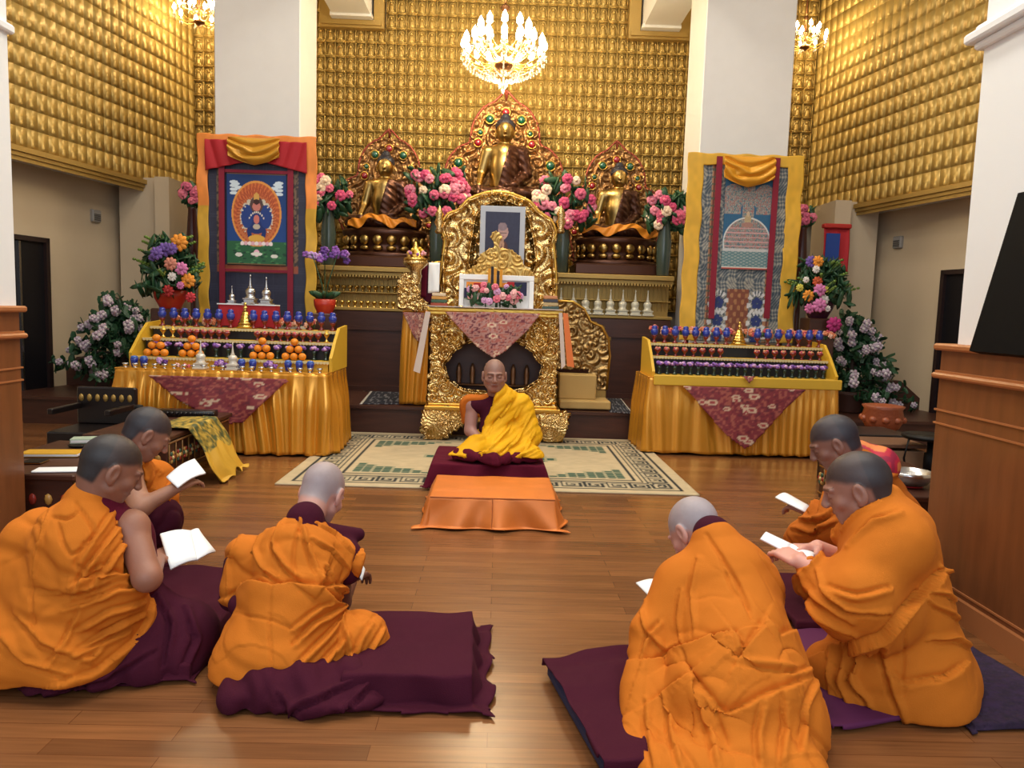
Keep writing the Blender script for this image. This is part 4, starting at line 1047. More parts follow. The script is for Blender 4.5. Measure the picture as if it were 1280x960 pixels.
# apron with scroll feet
ap=[(531,508),(703,513),(707,535),(703,548),(694,553),(685,556),(678,549),(672,540),(655,534),(640,528),(600,526),(575,531),(562,540),(552,550),(543,551),(533,546),(529,530)]
PAP=[tp(*q) for q in ap]; xs=[p[0] for p in PAP]; zs=[p[1] for p in PAP]; X0,X1,Z0,Z1=min(xs),max(xs),.0,.30
pol=smoothpoly([((p[0]-X0)/(X1-X0),(max(p[1],.016)-Z0)/(Z1-Z0)) for p in PAP],3)
relief('apron_with_feet',X0,X1,Z0,Z1,Y0-.05,GOLDC,t,.035,36,5,lambda U,V:inpoly(U,V,pol),.006,.05,lambda U,V:.04*np.sin(V*PI)*(np.minimum(U,1-U)<.18))
m=M()
for x in (X0+.07,X1-.07): 
    m.lathe([(.045,.002),(.055,.03),(.05,.06),(.03,.09),(.05,.16),(.06,.285)],(x,Y0-.0,.013),12)
m.build('foot',GOLD,t,True)
# cloth over the table top
tricloth('pale pink brocade triangle hanging from the gilded table top',[tp(556,389),tp(677,391),tp(660,412),tp(634,437),tp(617,447),tp(598,434),tp(575,411)],Y0-.125,0,13,(168,120,110),res=.009)
t2=thing('table_runner','thin white edged cloth with hanging side strips on the gilded table','cloth'); 
m=M(); z=ztp+.017; m.box(bx0-.02,bx1+.03,Y0-.15,Y0+.54,z+.002,z+.010); m.build('top_cloth',mat('off white cloth',rgb(206,190,180),.7),t2)
for pts,mt in ((((534,389),(540,390),(527,465),(519,462)),mat('off white cloth',rgb(206,190,180),.7)),(((702,391),(708,392),(716,458),(707,456)),mat('coral satin',rgb(222,116,50),.5)),(((697,391),(701,391),(705,455),(700,460)),mat('off white cloth',rgb(206,190,180),.7))):
    m=M(); pp=[tp(*q) for q in pts]; m.prism(pp[::-1],Y0-.152,Y0-.145); m.build('side_strip',mt,t2)
# things on the table top
zt_=ztp+.027
def onT(px,Y=7.2): return P(px,385,Y).x
t=thing('white_stand','white framed lectern stand with coloured scarves on the gilded table','stand',(onT(620,7.25),7.27,zt_)); w=.36; A=tp(568,344); h=1.25-zt_+(388-346)/930*7.25
m=M(); 
for x in (-w,w-.045): m.bbox(x,x+.045,-.04,.0,0,h-.041,.004)
m.bbox(-w,w,-.04,.0,h-.04,h+.01,.004); m.box(-w+.04,w-.04,-.01,0,.0,h-.04); m.build('white_frame',PAPER,t)
m=M(); m.box(-.29,.27,-.065,-.05,.14,.24); m.build('orange_scarf',mat('amber cloth',rgb(226,136,40),.6),t)
m=M(); m.box(-.31,-.22,-.075,-.055,.08,.18); m.build('blue_scarf',NAVY,t); m=M(); m.box(.17,.29,-.075,-.055,.12,.25); m.build('blue_scarf',NAVY,t)
m=M(); m.box(.10,.17,-.08,-.06,.13,.25); m.build('red_scarf',RED,t); m=M(); m.box(-.22,-.12,-.08,-.06,.16,.23); m.build('red_scarf',RED,t)
m=M()
for k in range(5): m.box(-.085+.028*k,-.085+.028*k+.026,-.10,-.085,.20,.37+.02*math.sin(k*1.5),[C_(220,150,40),C_(40,30,30)][k%2])
m.build('striped_ribbon',VC,t)
def blooms(label,cat,loc,cols,W,Hh,n,r,leaf=LEAF,seed=0,name='flower_bouquet',depth=.6,nl=50):
    t=thing(name,label,cat,loc); rs=np.random.RandomState(seed); m=M()
    for k in range(nl):
        a=rs.rand()*6.28; rr=rs.rand()**.5; c=Vector((W*rr*math.cos(a)*1.05,W*depth*rr*math.sin(a),Hh*(rs.rand()*1.0)-.02)); sz=r*(.8+.8*rs.rand())
        m.ell(c,(sz*1.3,sz*.15,sz*.5),6,4,R=Euler((rs.rand()*6,rs.rand()*3,rs.rand()*6)).to_matrix())
    m.tube([(0,0,0),(0,0,Hh*.8)],.012,6)
    m.build('foliage',leaf,t,True)
    for k in range(n):
        for _ in range(20):
            a=rs.rand()*6.28; e=(rs.rand()*2-1); c=(W*math.cos(a)*math.sqrt(1-e*e*.8),-abs(W*depth*math.sin(a)),Hh*.5+Hh*.5*e)
            if 1: break
        m=M(); col=cols[rs.randint(len(cols))]; R=r*(.8+.4*rs.rand()); core=tuple(x*.8 for x in col)
        m.ell(c,(R*.6,R*.6,R*.6),8,6,core)
        for j in range(7):
            b=j*.898+rs.rand()*.3; m.ell((c[0]+R*.5*math.cos(b),c[1]-R*.2,c[2]+R*.5*math.sin(b)),(R*.48,R*.25,R*.48),8,5,tuple(min(1,x*(1.05+.1*(j%2))) for x in col),R=Euler((0,-b,0)).to_matrix())
        m.ell((c[0],c[1]-R*.5,c[2]),R*.35,8,5,tuple(min(1,x*1.1) for x in col))
        m.build('bloom',VC,t,True)
    return t
PINK=[C_(206,96,124),C_(220,130,150),C_(196,70,110),C_(232,206,176),C_(200,90,120)]
blooms('low bouquet of pink flowers on the middle of the gilded table','flowers',(onT(617,7.06),7.08,zt_+.045),[C_(214,110,130),C_(200,150,190),C_(226,170,170)],.25,.16,26,.034,seed=4,nl=80)
# small things each side of the stand
q=onT(557); t=thing('stacked_books','small stack of cloth wrapped books at the left end of the gilded table','books',(onT(549,7.3),7.3,zt_)); m=M()
for k,(c) in enumerate((C_(150,70,50),C_(60,90,70),C_(190,140,70),C_(210,190,160))): m.bbox(-.08+.004*k,.08-.006*k,-.05,.05,.032*k,.032*k+.028,.004,c)
m.build('books',VC,t); t['category']='books'
t=thing('stacked_books','small stack of cloth wrapped books at the right end of the gilded table','books',(onT(688,7.3),7.3,zt_)); m=M()
for k,(c) in enumerate((C_(60,80,76),C_(170,150,110),C_(60,60,70),C_(190,130,90))): m.bbox(-.08+.004*k,.08-.006*k,-.05,.05,.034*k,.034*k+.03,.004,c)
m.build('books',VC,t)
# ================================================================== THRONE BACK with portrait
Y1=8.05
def bp_(px,py): return pz(px,py,Y1)
arch=[(553,392),(552,340),(556,300),(551,285),(560,268),(574,262),(585,250),(604,242),(622,240),(641,243),(662,252),(674,265),(688,275),(695,290),(692,305),(695,345),(694,392)]
PAr=[bp_(*q) for q in arch]; xs=[p[0] for p in PAr]; zs=[p[1] for p in PAr]; X0,X1,Z0,Z1=min(xs)-.01,max(xs)+.01,PZ,max(zs)+.01
PAr=[(PAr[0][0],PZ+.001)]+PAr+[(PAr[-1][0],PZ+.001)]
pol=[((p[0]-X0)/(X1-X0),(p[1]-Z0)/(Z1-Z0)) for p in PAr]; 
t=thing('throne','tall carved gilded throne back with arched top framing a portrait','throne')
inner=smoothpoly([((bp_(*q)[0]-X0)/(X1-X0),(bp_(*q)[1]-Z0)/(Z1-Z0)) for q in ((592,345),(592,290),(600,264),(625,252),(652,262),(664,290),(664,345))],3)
IA=np.array(inner)*[X1-X0,Z1-Z0]; OA=np.array(pol)*[X1-X0,Z1-Z0]
def tprof(U,V):
    X=U*(X1-X0); Z=V*(Z1-Z0)
    def dist(A):
        dm=np.full(U.shape,9.)
        for i in range(len(A)): a=A[i]; b=A[(i+1)%len(A)]; ba=b-a; tt=np.clip(((X-a[0])*ba[0]+(Z-a[1])*ba[1])/(ba@ba+1e-9),0,1); dm=np.minimum(dm,np.hypot(X-a[0]-tt*ba[0],Z-a[1]-tt*ba[1]))
        return dm
    d1=dist(IA); d2=dist(OA); ins=inpoly(U,V,inner)
    return .05*np.exp(-(d1/.016)**2)+.045*np.exp(-((d2-.02)/.016)**2)-ins*.03
relief('carved_back',X0,X1,Z0,Z1,Y1,GOLDC,t,.045,110,31,lambda U,V:inpoly(U,V,pol),.0085,.06,tprof)
m=M(); m.tube([(x,Y1-.02,z) for x,z in smoothpoly(PAr[1:-1]+[PAr[-2]],4)[:-8]],.016,6); m.build('beaded_rim',GOLD,t,True)
# two side finials
for px in (549,700):
    a=bp_(px,300); m=M(); m.lathe([(.03,0),(.05,.02),(.03,.06),(.055,.12),(.035,.17),(.05,.20),(.02,.26),(.0,.30)],(a[0],Y1-.02,bp_(px,278)[1]-.12),12); m.build('finial',GOLDC,t,True)
# seat block and inner crest
m=M(); m.bbox(X0+.06,X1-.06,7.62,Y1-.01,PZ,1.18,.01); m.build('seat_block',GOLDM,t)
Y2=7.75
cr=[pz(*q,Y2) for q in ((580,344),(584,338),(596,330),(600,318),(612,310),(617,309),(617,303),(612,296),(616,290),(620,288),(625,291),(629,297),(624,304),(624,309),(640,312),(652,322),(656,334),(668,341),(668,346),(620,346))]
xs=[p[0] for p in cr]; zs=[p[1] for p in cr]; a0,a1,b0,b1=min(xs),max(xs),min(zs)-.0,max(zs)
cpol=[((p[0]-a0)/(a1-a0),(p[1]-b0)/(b1-b0)) for p in cr]
relief('pierced_crest',a0,a1,b0,b1,Y2,mat('matt gilt',rgb(206,172,102),.4,.8,bump=.3,bscale=80),t,.02,34,8,lambda U,V:inpoly(U,V,cpol),.005,.02)
m=M(); z=b0; m.bbox(a0-.04,a1+.04,Y2-.03,Y1-.02,z-.05,z,.006); m.build('crest_rail',GOLDM,t)
# framed portrait leaning in front of the carved back
Y3=7.95; A=[pz(*q,Y3) for q in ((601,257),(657,261),(655,330),(601,328))]
t=thing('portrait','framed portrait with pale mount of a person with folded hands, standing in the throne','picture')
x0,x1=A[0][0],A[1][0]; z1=A[0][1]; z0=pz(628,338,Y3)[1]
m=M(); m.bbox(x0,x1,Y3-.02,Y3,z0,z1,.004); m.build('mount',mat('pale grey mount',rgb(180,186,196),.5),t)
def por(U,V):
    p=Paint(U,V,C_(52,56,80)); p.el(.5,.10,.30,.20,C_(70,50,60)); p.el(.5,.0,.34,.3,C_(130,60,50)); p.el(.5,.30,.17,.16,C_(90,56,56)); p.el(.52,.62,.15,.14,C_(186,150,144)); p.el(.50,.72,.13,.08,C_(140,122,130)); p.el(.47,.60,.025,.012,C_(60,50,60)); p.el(.58,.60,.025,.012,C_(60,50,60)); p.el(.525,.54,.04,.01,C_(150,90,90)); p.re(.42,.63,.60,.612,C_(60,50,60)); p.el(.44,.40,.035,.13,C_(196,156,130),-6); p.el(.52,.38,.035,.13,C_(186,146,124),6); p.noise(30,.08); return p.C
canvas('photograph',x0+.055,x1-.055,z0+.06,z1-.06,Y3-.022,60,80,por,VC,t,th=.002)
# side wing of carved gilt steps right of the throne
Y4=7.85
wg=[pz(*q,Y4) for q in ((694,376),(716,377),(730,386),(738,402),(752,408),(761,424),(762,445),(758,487),(735,487),(735,462),(694,462))]
xs=[p[0] for p in wg]; zs=[p[1] for p in wg]; a0,a1,b0,b1=min(xs),max(xs),min(zs),max(zs)
t=thing('throne_side_wing','carved gilded stepped side wing standing right of the throne table','panel'); wp=[((p[0]-a0)/(a1-a0),(p[1]-b0)/(b1-b0)) for p in wg]
relief('carved_panel',a0,a1,b0,b1,Y4,mat('antique gilt',rgb(164,134,86),.35,.9,bump=.5,bscale=60,bkind='voronoi'),t,.03,46,17,lambda U,V:inpoly(U,V,wp),.007,.04)
m=M(); m.tube([(x,Y4-.02,z) for x,z in wg[:8]],.014,6); m.build('rim',GOLD,t,True)
m=M(); m.bbox(a0,a1-.02,Y4-.0,Y4+.05,PZ,b0+.01,.004); m.build('foot_rail',GOLDM,t)
BEIGE=mat('beige upholstery',rgb(190,158,96),.8,bump=.2,bscale=120)
t=thing('carpeted_steps','beige carpeted steps on the platform right of the gilded table','steps'); x0,x1=P(699,500,7.5).x,P(762,500,7.5).x
m=M(); m.bbox(x0,x1,7.40,7.80,PZ+.014,.37,.01); m.build('lower_step',BEIGE,t); m=M(); m.bbox(x0,x0+.38,7.55,7.80,.37,.62,.01); m.build('upper_step',BEIGE,t)
# small dark runners on the platform
for pts,lab in ((((449,506),(502,506),(502,478),(473,478)),'dark patterned rug with a pale edge on the platform left of the gilded table'),(((762,516),(792,518),(764,484),(758,484)),'dark patterned rug with a pale edge on the platform right of the carpeted steps')):
    q=[F(px,py,PZ) for px,py in pts]; 
    def fn(U,V,q=q):
        a=np.array([list(v) for v in q]); X=(a[0][0]*(1-U)+a[1][0]*U)*(1-V)+(a[3][0]*(1-U)+a[2][0]*U)*V; Yy=(a[0][1]*(1-U)+a[1][1]*U)*(1-V)+(a[3][1]*(1-U)+a[2][1]*U)*V
        p=Paint(U,V,C_(34,34,44)); e=U if lab.find('left')>0 else 1-U; p.m(e<.06,C_(190,186,176)); n=vnoise(np.stack([U*20,V*20,U*0],-1)); p.m((n>.35)&(e>.12),C_(120,120,124)); return X,np.minimum(Yy+.02,8.5+0*U),PZ+.008+0*U,p.C
    o=grid('small_rug',40,40,fn,VCR,smooth=False); solid(o,.006,-1); tag(o,lab,'rug')
# satin covered side table left of the throne table
Y5=7.42; x0,x1=P(503,450,Y5).x,P(535,450,Y5).x; z1=pz(503,388,Y5)[1]
t=thing('side_table','narrow side table covered in yellow satin left of the gilded table','table')
m=M(); m.bbox(x0+.02,x1-.02,Y5+.02,Y5+.38,PZ+.002,z1-.01,.006); m.build('table',DWOOD,t)
drape('satin_cover',[(x0,Y5+.4),(x0,Y5),(x1,Y5)],PZ+.014,z1,.02,6,SATIN,t,flare=.01,seed=12)
m=M(); m.bbox(x0,x1,Y5,Y5+.4,z1-.01,z1+.008,.004); m.build('cloth_top',SATIN,t)
tricloth('pink brown brocade corner over the yellow satin side table',[pz(*q,Y5-.05) for q in ((502,390),(531,390),(529,432),(519,424))],Y5-.02,0,21,(150,104,92),res=.007)
t=thing('mandala_plate','tiered offering plate with flowers on a gilded stand left of the throne','offering',(P(519,340,7.55).x,7.55,z1+.01)); zz=pz(519,328,7.55)[1]-z1
m=M(); m.lathe([(.10,0),(.11,.02),(.05,.06),(.04,zz*.5),(.07,zz*.7),(.05,zz*.8),(.12,zz-.03),(.125,zz)],n=20); m.build('gilded_stand',GOLDC,t,True)
m=M(); m.lathe([(.12,zz),(.12,zz+.03),(.09,zz+.035),(.09,zz+.06),(.065,zz+.065),(.06,zz+.10),(.04,zz+.105),(.03,zz+.14),(.01,zz+.19),(.0,zz+.2)],n=18); m.build('tiers',BRASS,t,True)
m=M(); rs=np.random.RandomState(1)
for k in range(22): a=rs.rand()*6.28; r=.11*(.4+.6*rs.rand()); m.ell((r*math.cos(a),r*math.sin(a),zz+.05+(.12-r)*1.1),.017,6,4,[C_(226,160,170),C_(230,190,60),C_(150,90,170),C_(230,220,200)][k%4])
m.build('flowers',VC,t,True)
t=thing('draped_scarves','maroon and white folded scarves hanging beside the throne, left of the portrait','scarves'); 
for px0,px1,py0,py1,mt in ((527,533,333,372,MAROON),(536,549,328,366,PAPER),(530,542,332,380,MAROOND)):
    a=pz(px0,py0,7.7); b=pz(px1,py1,7.7); drape('scarf',[(a[0],7.7),(b[0],7.7)],b[1],a[1],.015,12,mt,t,flare=.02,seed=px0,nz=10)
m=M(); a=pz(527,331,7.7); b=pz(551,327,7.7); m.tube([(a[0],7.72,a[1]),(b[0],7.72,b[1])],.01,6); m.tube([(b[0]-.09,7.72,b[1]),(b[0]-.09,7.72,z1+.02)],.01,6); m.build('rail',GOLD,t,True)
# gilt carved arm left
ar=[pz(*q,7.5) for q in ((499,352),(512,342),(523,352),(526,372),(536,378),(536,389),(499,389))]; xs=[p[0] for p in ar]; zs=[p[1] for p in ar]; a0,a1,b0,b1=min(xs),max(xs),z1+.012,max(zs)
app=[((p[0]-a0)/(a1-a0),(p[1]-b0)/(b1-b0)) for p in ar]
o=relief('carved_ornament',a0,a1,b0,b1,7.38,GOLDC,None,.03,20,3,lambda U,V:inpoly(U,V,app),.006,.04); tag(o,'small carved gilt ornament at the left end of the satin side table','ornament')
# ================================================================== VASES OF FLOWERS behind
for px,py,r,Y,lab,sd in ((547,240,.36,8.76,'tall vase of pink and cream lotus flowers between the left and middle statues',1),(705,252,.36,8.76,'tall vase of pink and cream lotus flowers between the middle and right statues',2),(411,246,.27,8.69,'vase of pink flowers left of the left statue, beside the blue deity painting',3),(832,262,.25,8.69,'vase of pink flowers right of the right statue, beside the yellow-bordered painting',4)):
    q=P(px,py,Y); zb=1.702; t=blooms(lab,'flowers',(q.x,Y,q.z-r*.75),PINK,r*.92,r*1.5,int(34 if r>.3 else 17),.062,seed=sd,name='flower_vase',nl=90,depth=.38)
    dz=zb-t.location.z
    m=M(); hh=max(.3,(t.location.z-zb)+.12); m.lathe([(.06,dz),(.07,dz+.02),(.08,dz+hh*.35),(.085,dz+hh*.55),(.06,dz+hh*.85),(.06,dz+hh),(.08,dz+hh+.03)],n=18); m.build('vase',mat('celadon glaze',rgb(60,72,64),.2),t,True)
    m=M(); m.tube([(0,0,dz+hh*.6),(0,0,.1)],.05,8); m.build('stems',LEAF,t,True)
for px,py,lab,sd in ((240,243,'pink flowers peeking out behind the left edge of the blue deity painting',11),(1005,268,'pink flowers peeking out behind the right edge of the yellow-bordered painting',12)):
    q=P(px,py,8.1); t=blooms(lab,'flowers',(q.x,8.1,PZ+.002),[C_(206,110,130),C_(190,90,120)],.09,.20,9,.05,seed=sd,name='flower_vase',nl=24,depth=.6)
    hh=q.z-PZ-.16
    for c in t.children: c.location=(0,0,hh+.05)
    m=M(); m.lathe([(.09,0),(.09,.03),(.03,.05),(.025,hh*.7),(.05,hh*.74),(.06,hh*.85),(.04,hh),(.05,hh+.02)],n=16); m.build('tall_vase',mat('dark lacquer vase',rgb(60,24,20),.3),t,True); m=M(); m.tube([(0,0,hh),(0,0,hh+.1)],.03,6); m.build('stems',LEAF,t,True)
# potted orchids
for px,py,Y,z,lab,sd in ((406,320,7.15,1.06,'purple orchid in a red pot right of the blue deity painting',7),):
    x=P(px,385,Y).x
    t=thing('potted_orchid',lab,'plant',(x,Y,.002)); z0=pz(px,392,Y)[1]
    m=M(); m.bbox(-.10,.10,-.10,.10,0,z0,.01); m.build('plinth',DWOOD,t)
    m=M(); m.lathe([(.07,z0),(.10,z0+.07),(.105,z0+.13),(.09,z0+.135),(.0,z0+.12)],n=16,cap=False); m.build('pot',mat('orange red glaze',rgb(176,48,30),.3),t,True)
    zf=pz(px,318,Y)[1]; m=M(); 
    for s in (-1,0,1): m.tube([(0,0,z0+.1),(.03*s,0,(z0+zf)/2),(.12*s,-.02,zf),(.2*s,-.03,zf-.04)],.005,5)
    for k in range(8): a=k*.8; m.ell((.07*math.cos(a),.05*math.sin(a),z0+.17),(.09,.02,.03),8,4,R=Euler((0,-.4,a)).to_matrix())
    m.build('stems',LEAF,t,True); m=M(); rs=np.random.RandomState(sd)
    for k in range(22):
        c=((rs.rand()-.5)*.44,-.03+.06*rs.rand(),zf+(rs.rand()-.5)*.12)
        for j in range(5): b=j*1.2566; m.ell((c[0]+.02*math.cos(b),c[1],c[2]+.02*math.sin(b)),(.02,.008,.016),6,4,PUR[k%3])
    m.build('blossoms',VC,t,True)
# arrangements either side on the stage
def arrangement(label,px,py0,py1,Y,spots,seed,pot,name='flower_arrangement'):
    a=P(px,py0,Y); b=P(px,py1,Y); PB=PZ if Y>7.3 else 0.; t=thing(name,label,'flowers',(b.x,Y,PB+.002)); zb=b.z-PB; zt=a.z-PB; rs=np.random.RandomState(seed)
    m=M(); m.bbox(-.13,.13,-.13,.13,0,zb,.01); m.build('stand',DWOOD,t)
    m=M(); m.lathe([(.09,zb),(.14,zb+.10),(.15,zb+.17),(.13,zb+.175),(0,zb+.15)],n=18,cap=False); m.build('pot',pot,t,True)
    m=M()
    for k in range(190):
        f=rs.rand(); w=.30*(1-.55*f)+.04; an=rs.rand()*6.28; rr=w*rs.rand()**.5; sz=.05+.05*rs.rand()
        m.ell((rr*math.cos(an),rr*.7*math.sin(an),zb+.15+(zt-zb-.2)*f),(sz*1.2,sz*.1,sz*.35),6,4,R=Euler((rs.rand()*6,rs.rand()*3,rs.rand()*6)).to_matrix())
    m.build('foliage',LEAF,t,True); m=M()
    for k in range(26):
        f=rs.rand(); an=rs.rand()*6.28; w=.33*(1-.5*f); z=zb+.2+(zt-zb-.3)*f; m.tube([(0,0,z-.1),(w*.7*math.cos(an),w*.5*math.sin(an),z+.03),(w*1.1*math.cos(an),w*.8*math.sin(an),z+.08)],.006,4)
        for j in range(5): m.ell((w*(.7+.12*j)*math.cos(an),w*(.5+.08*j)*math.sin(an),z+.05+.01*j),(.02,.012,.014),5,3)
    m.build('sprays',LEAFL,t,True)
    for (qx,qy,r,col) in spots:
        c=P(qx,qy,Y-.2); c=(c.x-b.x,-.2+.05*rs.rand(),c.z-PB); R=r/930*Y*.85; m=M()
        for j in range(9): b_=j*.698; m.ell((c[0]+R*.5*math.cos(b_),c[1]-R*.15,c[2]+R*.5*math.sin(b_)),(R*.5,R*.22,R*.3),8,5,tuple(min(1,x*(.9+.25*(j%2))) for x in col),R=Euler((0,-b_,0)).to_matrix())
        m.ell((c[0],c[1]-R*.3,c[2]),R*.32,8,5,tuple(x*.75 for x in col)); m.build('bloom',VC,t,True)
OR,PK,PU,WH,MG=C_(226,146,48),C_(206,120,170),C_(112,84,160),C_(226,220,214),C_(170,40,110)
arrangement('tall arrangement of purple and orange blooms in a red pot left of the left altar',213,292,386,7.08,[(222,303,13,OR),(204,312,11,PU),(196,317,10,PU),(214,311,9,PU),(188,322,6,PU),(213,330,10,C_(200,130,110)),(226,336,10,PK),(233,351,11,OR),(214,346,7,WH),(224,357,6,PK),(238,372,8,C_(190,50,60)),(210,364,9,C_(170,40,40)),(200,340,6,C_(200,196,90))],3,mat('orange red glaze',rgb(176,48,30),.3))
arrangement('tall arrangement of pink, orange and white blooms right of the yellow-bordered painting',1022,322,398,7.6,[(1016,327,9,PU),(1024,327,9,OR),(1021,337,6,WH),(1024,352,8,C_(200,90,50)),(1025,363,10,PK),(1011,370,9,OR),(1032,375,8,WH),(1024,382,11,PK),(1012,386,8,C_(200,110,160)),(1035,362,5,C_(206,196,80)),(1001,360,6,C_(206,196,80)),(1043,406,12,MG),(1036,386,5,WH),(1008,350,5,WH)],4,mat('dark glaze',rgb(60,20,40),.3))
# ================================================================== TREES with pale round flowers
def ftree(label,px,pyt,pyb,Y,w,seed,tilt=0):
    a=P(px,pyt,Y); z0=.282; t=thing('flowering_tree',label,'tree',(a.x,Y,z0)); H=a.z-z0; rs=np.random.RandomState(seed); zl=pz(px,pyb,Y)[1]-z0
    m=M(); m.lathe([(.13,0),(.17,.18),(.18,.22),(.15,.22),(0,.2)],n=18,cap=False); m.build('pot',mat('brown pot',rgb(70,40,30),.5),t,True)
    m=M(); m.tube([(0,0,.15),(.02,0,H*.5),(-.01,0,H*.9)],[.04,.03,.012],8)
    br=[]
    for k in range(26):
        f=.1+.86*k/26; z=zl+(H-zl)*f; an=k*2.4; r=w*(1-f)**.8*(.8+.3*rs.rand())+.05; e=(r*math.cos(an)+tilt*(1-f),r*math.sin(an)*.7,z-.05*rs.rand()); br.append(e); m.tube([(0,0,z),((e[0])*.5,e[1]*.5,z+.04),e],.008,5)
    m.build('trunk',mat('bark',rgb(60,44,34),.8),t,True)
    m=M()
    for e in br:
        for j in range(44):
            g=.2+.85*rs.rand(); c=(e[0]*g+.12*(rs.rand()-.5),e[1]*g+.12*(rs.rand()-.5),e[2]+.14*(rs.rand()-.5)); sz=.035+.03*rs.rand()
            m.ell(c,(sz*1.2,sz*.12,sz*.5),5,3,R=Euler((rs.rand()*6,rs.rand()*3,rs.rand()*6)).to_matrix())
    m.build('foliage',LEAF,t,False)
    bm=M(); 
    bm.ell((0,0,0),.5,8,6,C_(176,166,176))
    for j in range(14):
        z=1-2*(j+.5)/14; r=math.sqrt(1-z*z); bm.ell((.5*r*math.cos(j*2.4),.5*r*math.sin(j*2.4),.5*z),(.26,.26,.26),6,4,C_(206,198,200) if j%2 else C_(180,160,176))
    b0=bm.build('blossom',VC,t,True); first=True
    for e in br:
        for j in range(3):
            g=.55+.5*rs.rand(); loc=(e[0]*g,e[1]*g-.07,e[2]+.10*(rs.rand()-.5)); s=.048+.028*rs.rand()
            if first: b=b0; first=False
            else: b=b0.copy(); COL.objects.link(b)
            b.location=loc; b.scale=(s,)*3
    return t
ftree('dark green tree with pale round blossoms left of the left altar',152,368,480,7.85,.72,2,-.12)
ftree('dark green tree with pale round blossoms right of the right altar',1068,388,510,7.95,.60,5,.15)
# ================================================================== CHANDELIERS
def chandelier(label,px,py,Y,R,arms,e,crys=True,name='chandelier'):
    q=P(px,py,Y); t=thing(name,label,'chandelier',(q.x,Y,q.z)); s=R/.45
    m=M(); m.tube([(0,0,.1*s),(0,0,ZC-q.z)],.012,8); m.lathe([(.0,-.20*s),(.03*s,-.19*s),(.10*s,-.14*s),(.11*s,-.11*s),(.03*s,-.09*s),(.02*s,.1*s),(.05*s,.14*s),(.02*s,.2*s),(.02*s,.45*s),(.06*s,.5*s),(.01*s,.55*s)],n=16); m.build('stem',mat('antique brass',rgb(120,80,50),.3,.9),t,True)
    protos=[]
    for lv,(rr,zz,na) in enumerate(((R,-.02*s,arms),(R*.62,.17*s,max(5,arms*2//3)))):
        am=M(); am.tube([(rr*f,0,zz-.10*s*math.sin(f*PI)-.02*s) for f in np.linspace(.05,1,9)],.010*s,6)
        cm=M(); cm.lathe([(.0,-.02*s),(.035*s,0),(.04*s,.012*s),(.014*s,.02*s),(.014*s,.07*s)],(rr,0,zz),10)
        bm=M(); bm.lathe([(.012*s,.07*s),(.036*s,.10*s),(.032*s,.15*s),(.0,.21*s)],(rr,0,zz),10,cap=False)
        dm=M()
        for j in range(5): dm.ell((rr+.03*s*math.cos(j*1.25),.03*s*math.sin(j*1.25),zz-.04*s-.03*s*(j%2)),(.009*s,.009*s,.02*s),5,3)
        if crys:
            for j in range(10): f=j/10; dm.ell((rr*(1-f*.85),0,zz-.10*s-.13*s*f-.05*s*math.sin(f*PI)),(.012*s,.012*s,.018*s),5,3)
            dm.tube([(rr*(1-f*.85),0,zz-.10*s-.13*s*f-.05*s*math.sin(f*PI)) for f in np.linspace(0,.9,8)],.002,4)
        am_=am.build('arm',GOLD,t,True); a2=cm.build('candle_cup',CRYST,am_,True); b2=bm.build('bulb',BULB,am_,True); c2=dm.build('crystal_string',CRYST,am_)
        for k in range(na):
            ang=2*PI*(k+.5*lv)/na
            if k==0: am_.rotation_euler=(0,0,ang); continue
            e_=am_.copy(); COL.objects.link(e_); e_.parent=t; e_.rotation_euler=(0,0,ang)
            for g in (a2,b2,c2): h=g.copy(); COL.objects.link(h); h.parent=e_
    if crys:
        dm=M(); dm.ell((0,0,-.40*s),(.02*s,.02*s,.03*s),8,6); dm.tube([(0,0,-.2*s),(0,0,-.4*s)],.004,5)
        for k in range(12): a=k*.5236; dm.ell((.05*s*math.cos(a),.05*s*math.sin(a),-.30*s-.02*s*(k%3)),(.012*s,.012*s,.03*s),5,3)
        dm.build('crystal_drop',CRYST,t)
    point((q.x,Y,q.z+.02*s),e,(1,.80,.52),.14*s); point((q.x,Y+.1,q.z-.32*s),e*.5,(1,.80,.52),.14*s)
    return t
chandelier('large lit crystal chandelier hanging over the middle statue',630,68,8.3,.43,16,90)
chandelier('small lit chandelier partly hidden behind the left white pillar',249,20,9.3,.27,9,8,False)
chandelier('small lit chandelier beside the right white pillar',1006,52,9.3,.25,9,8,False)
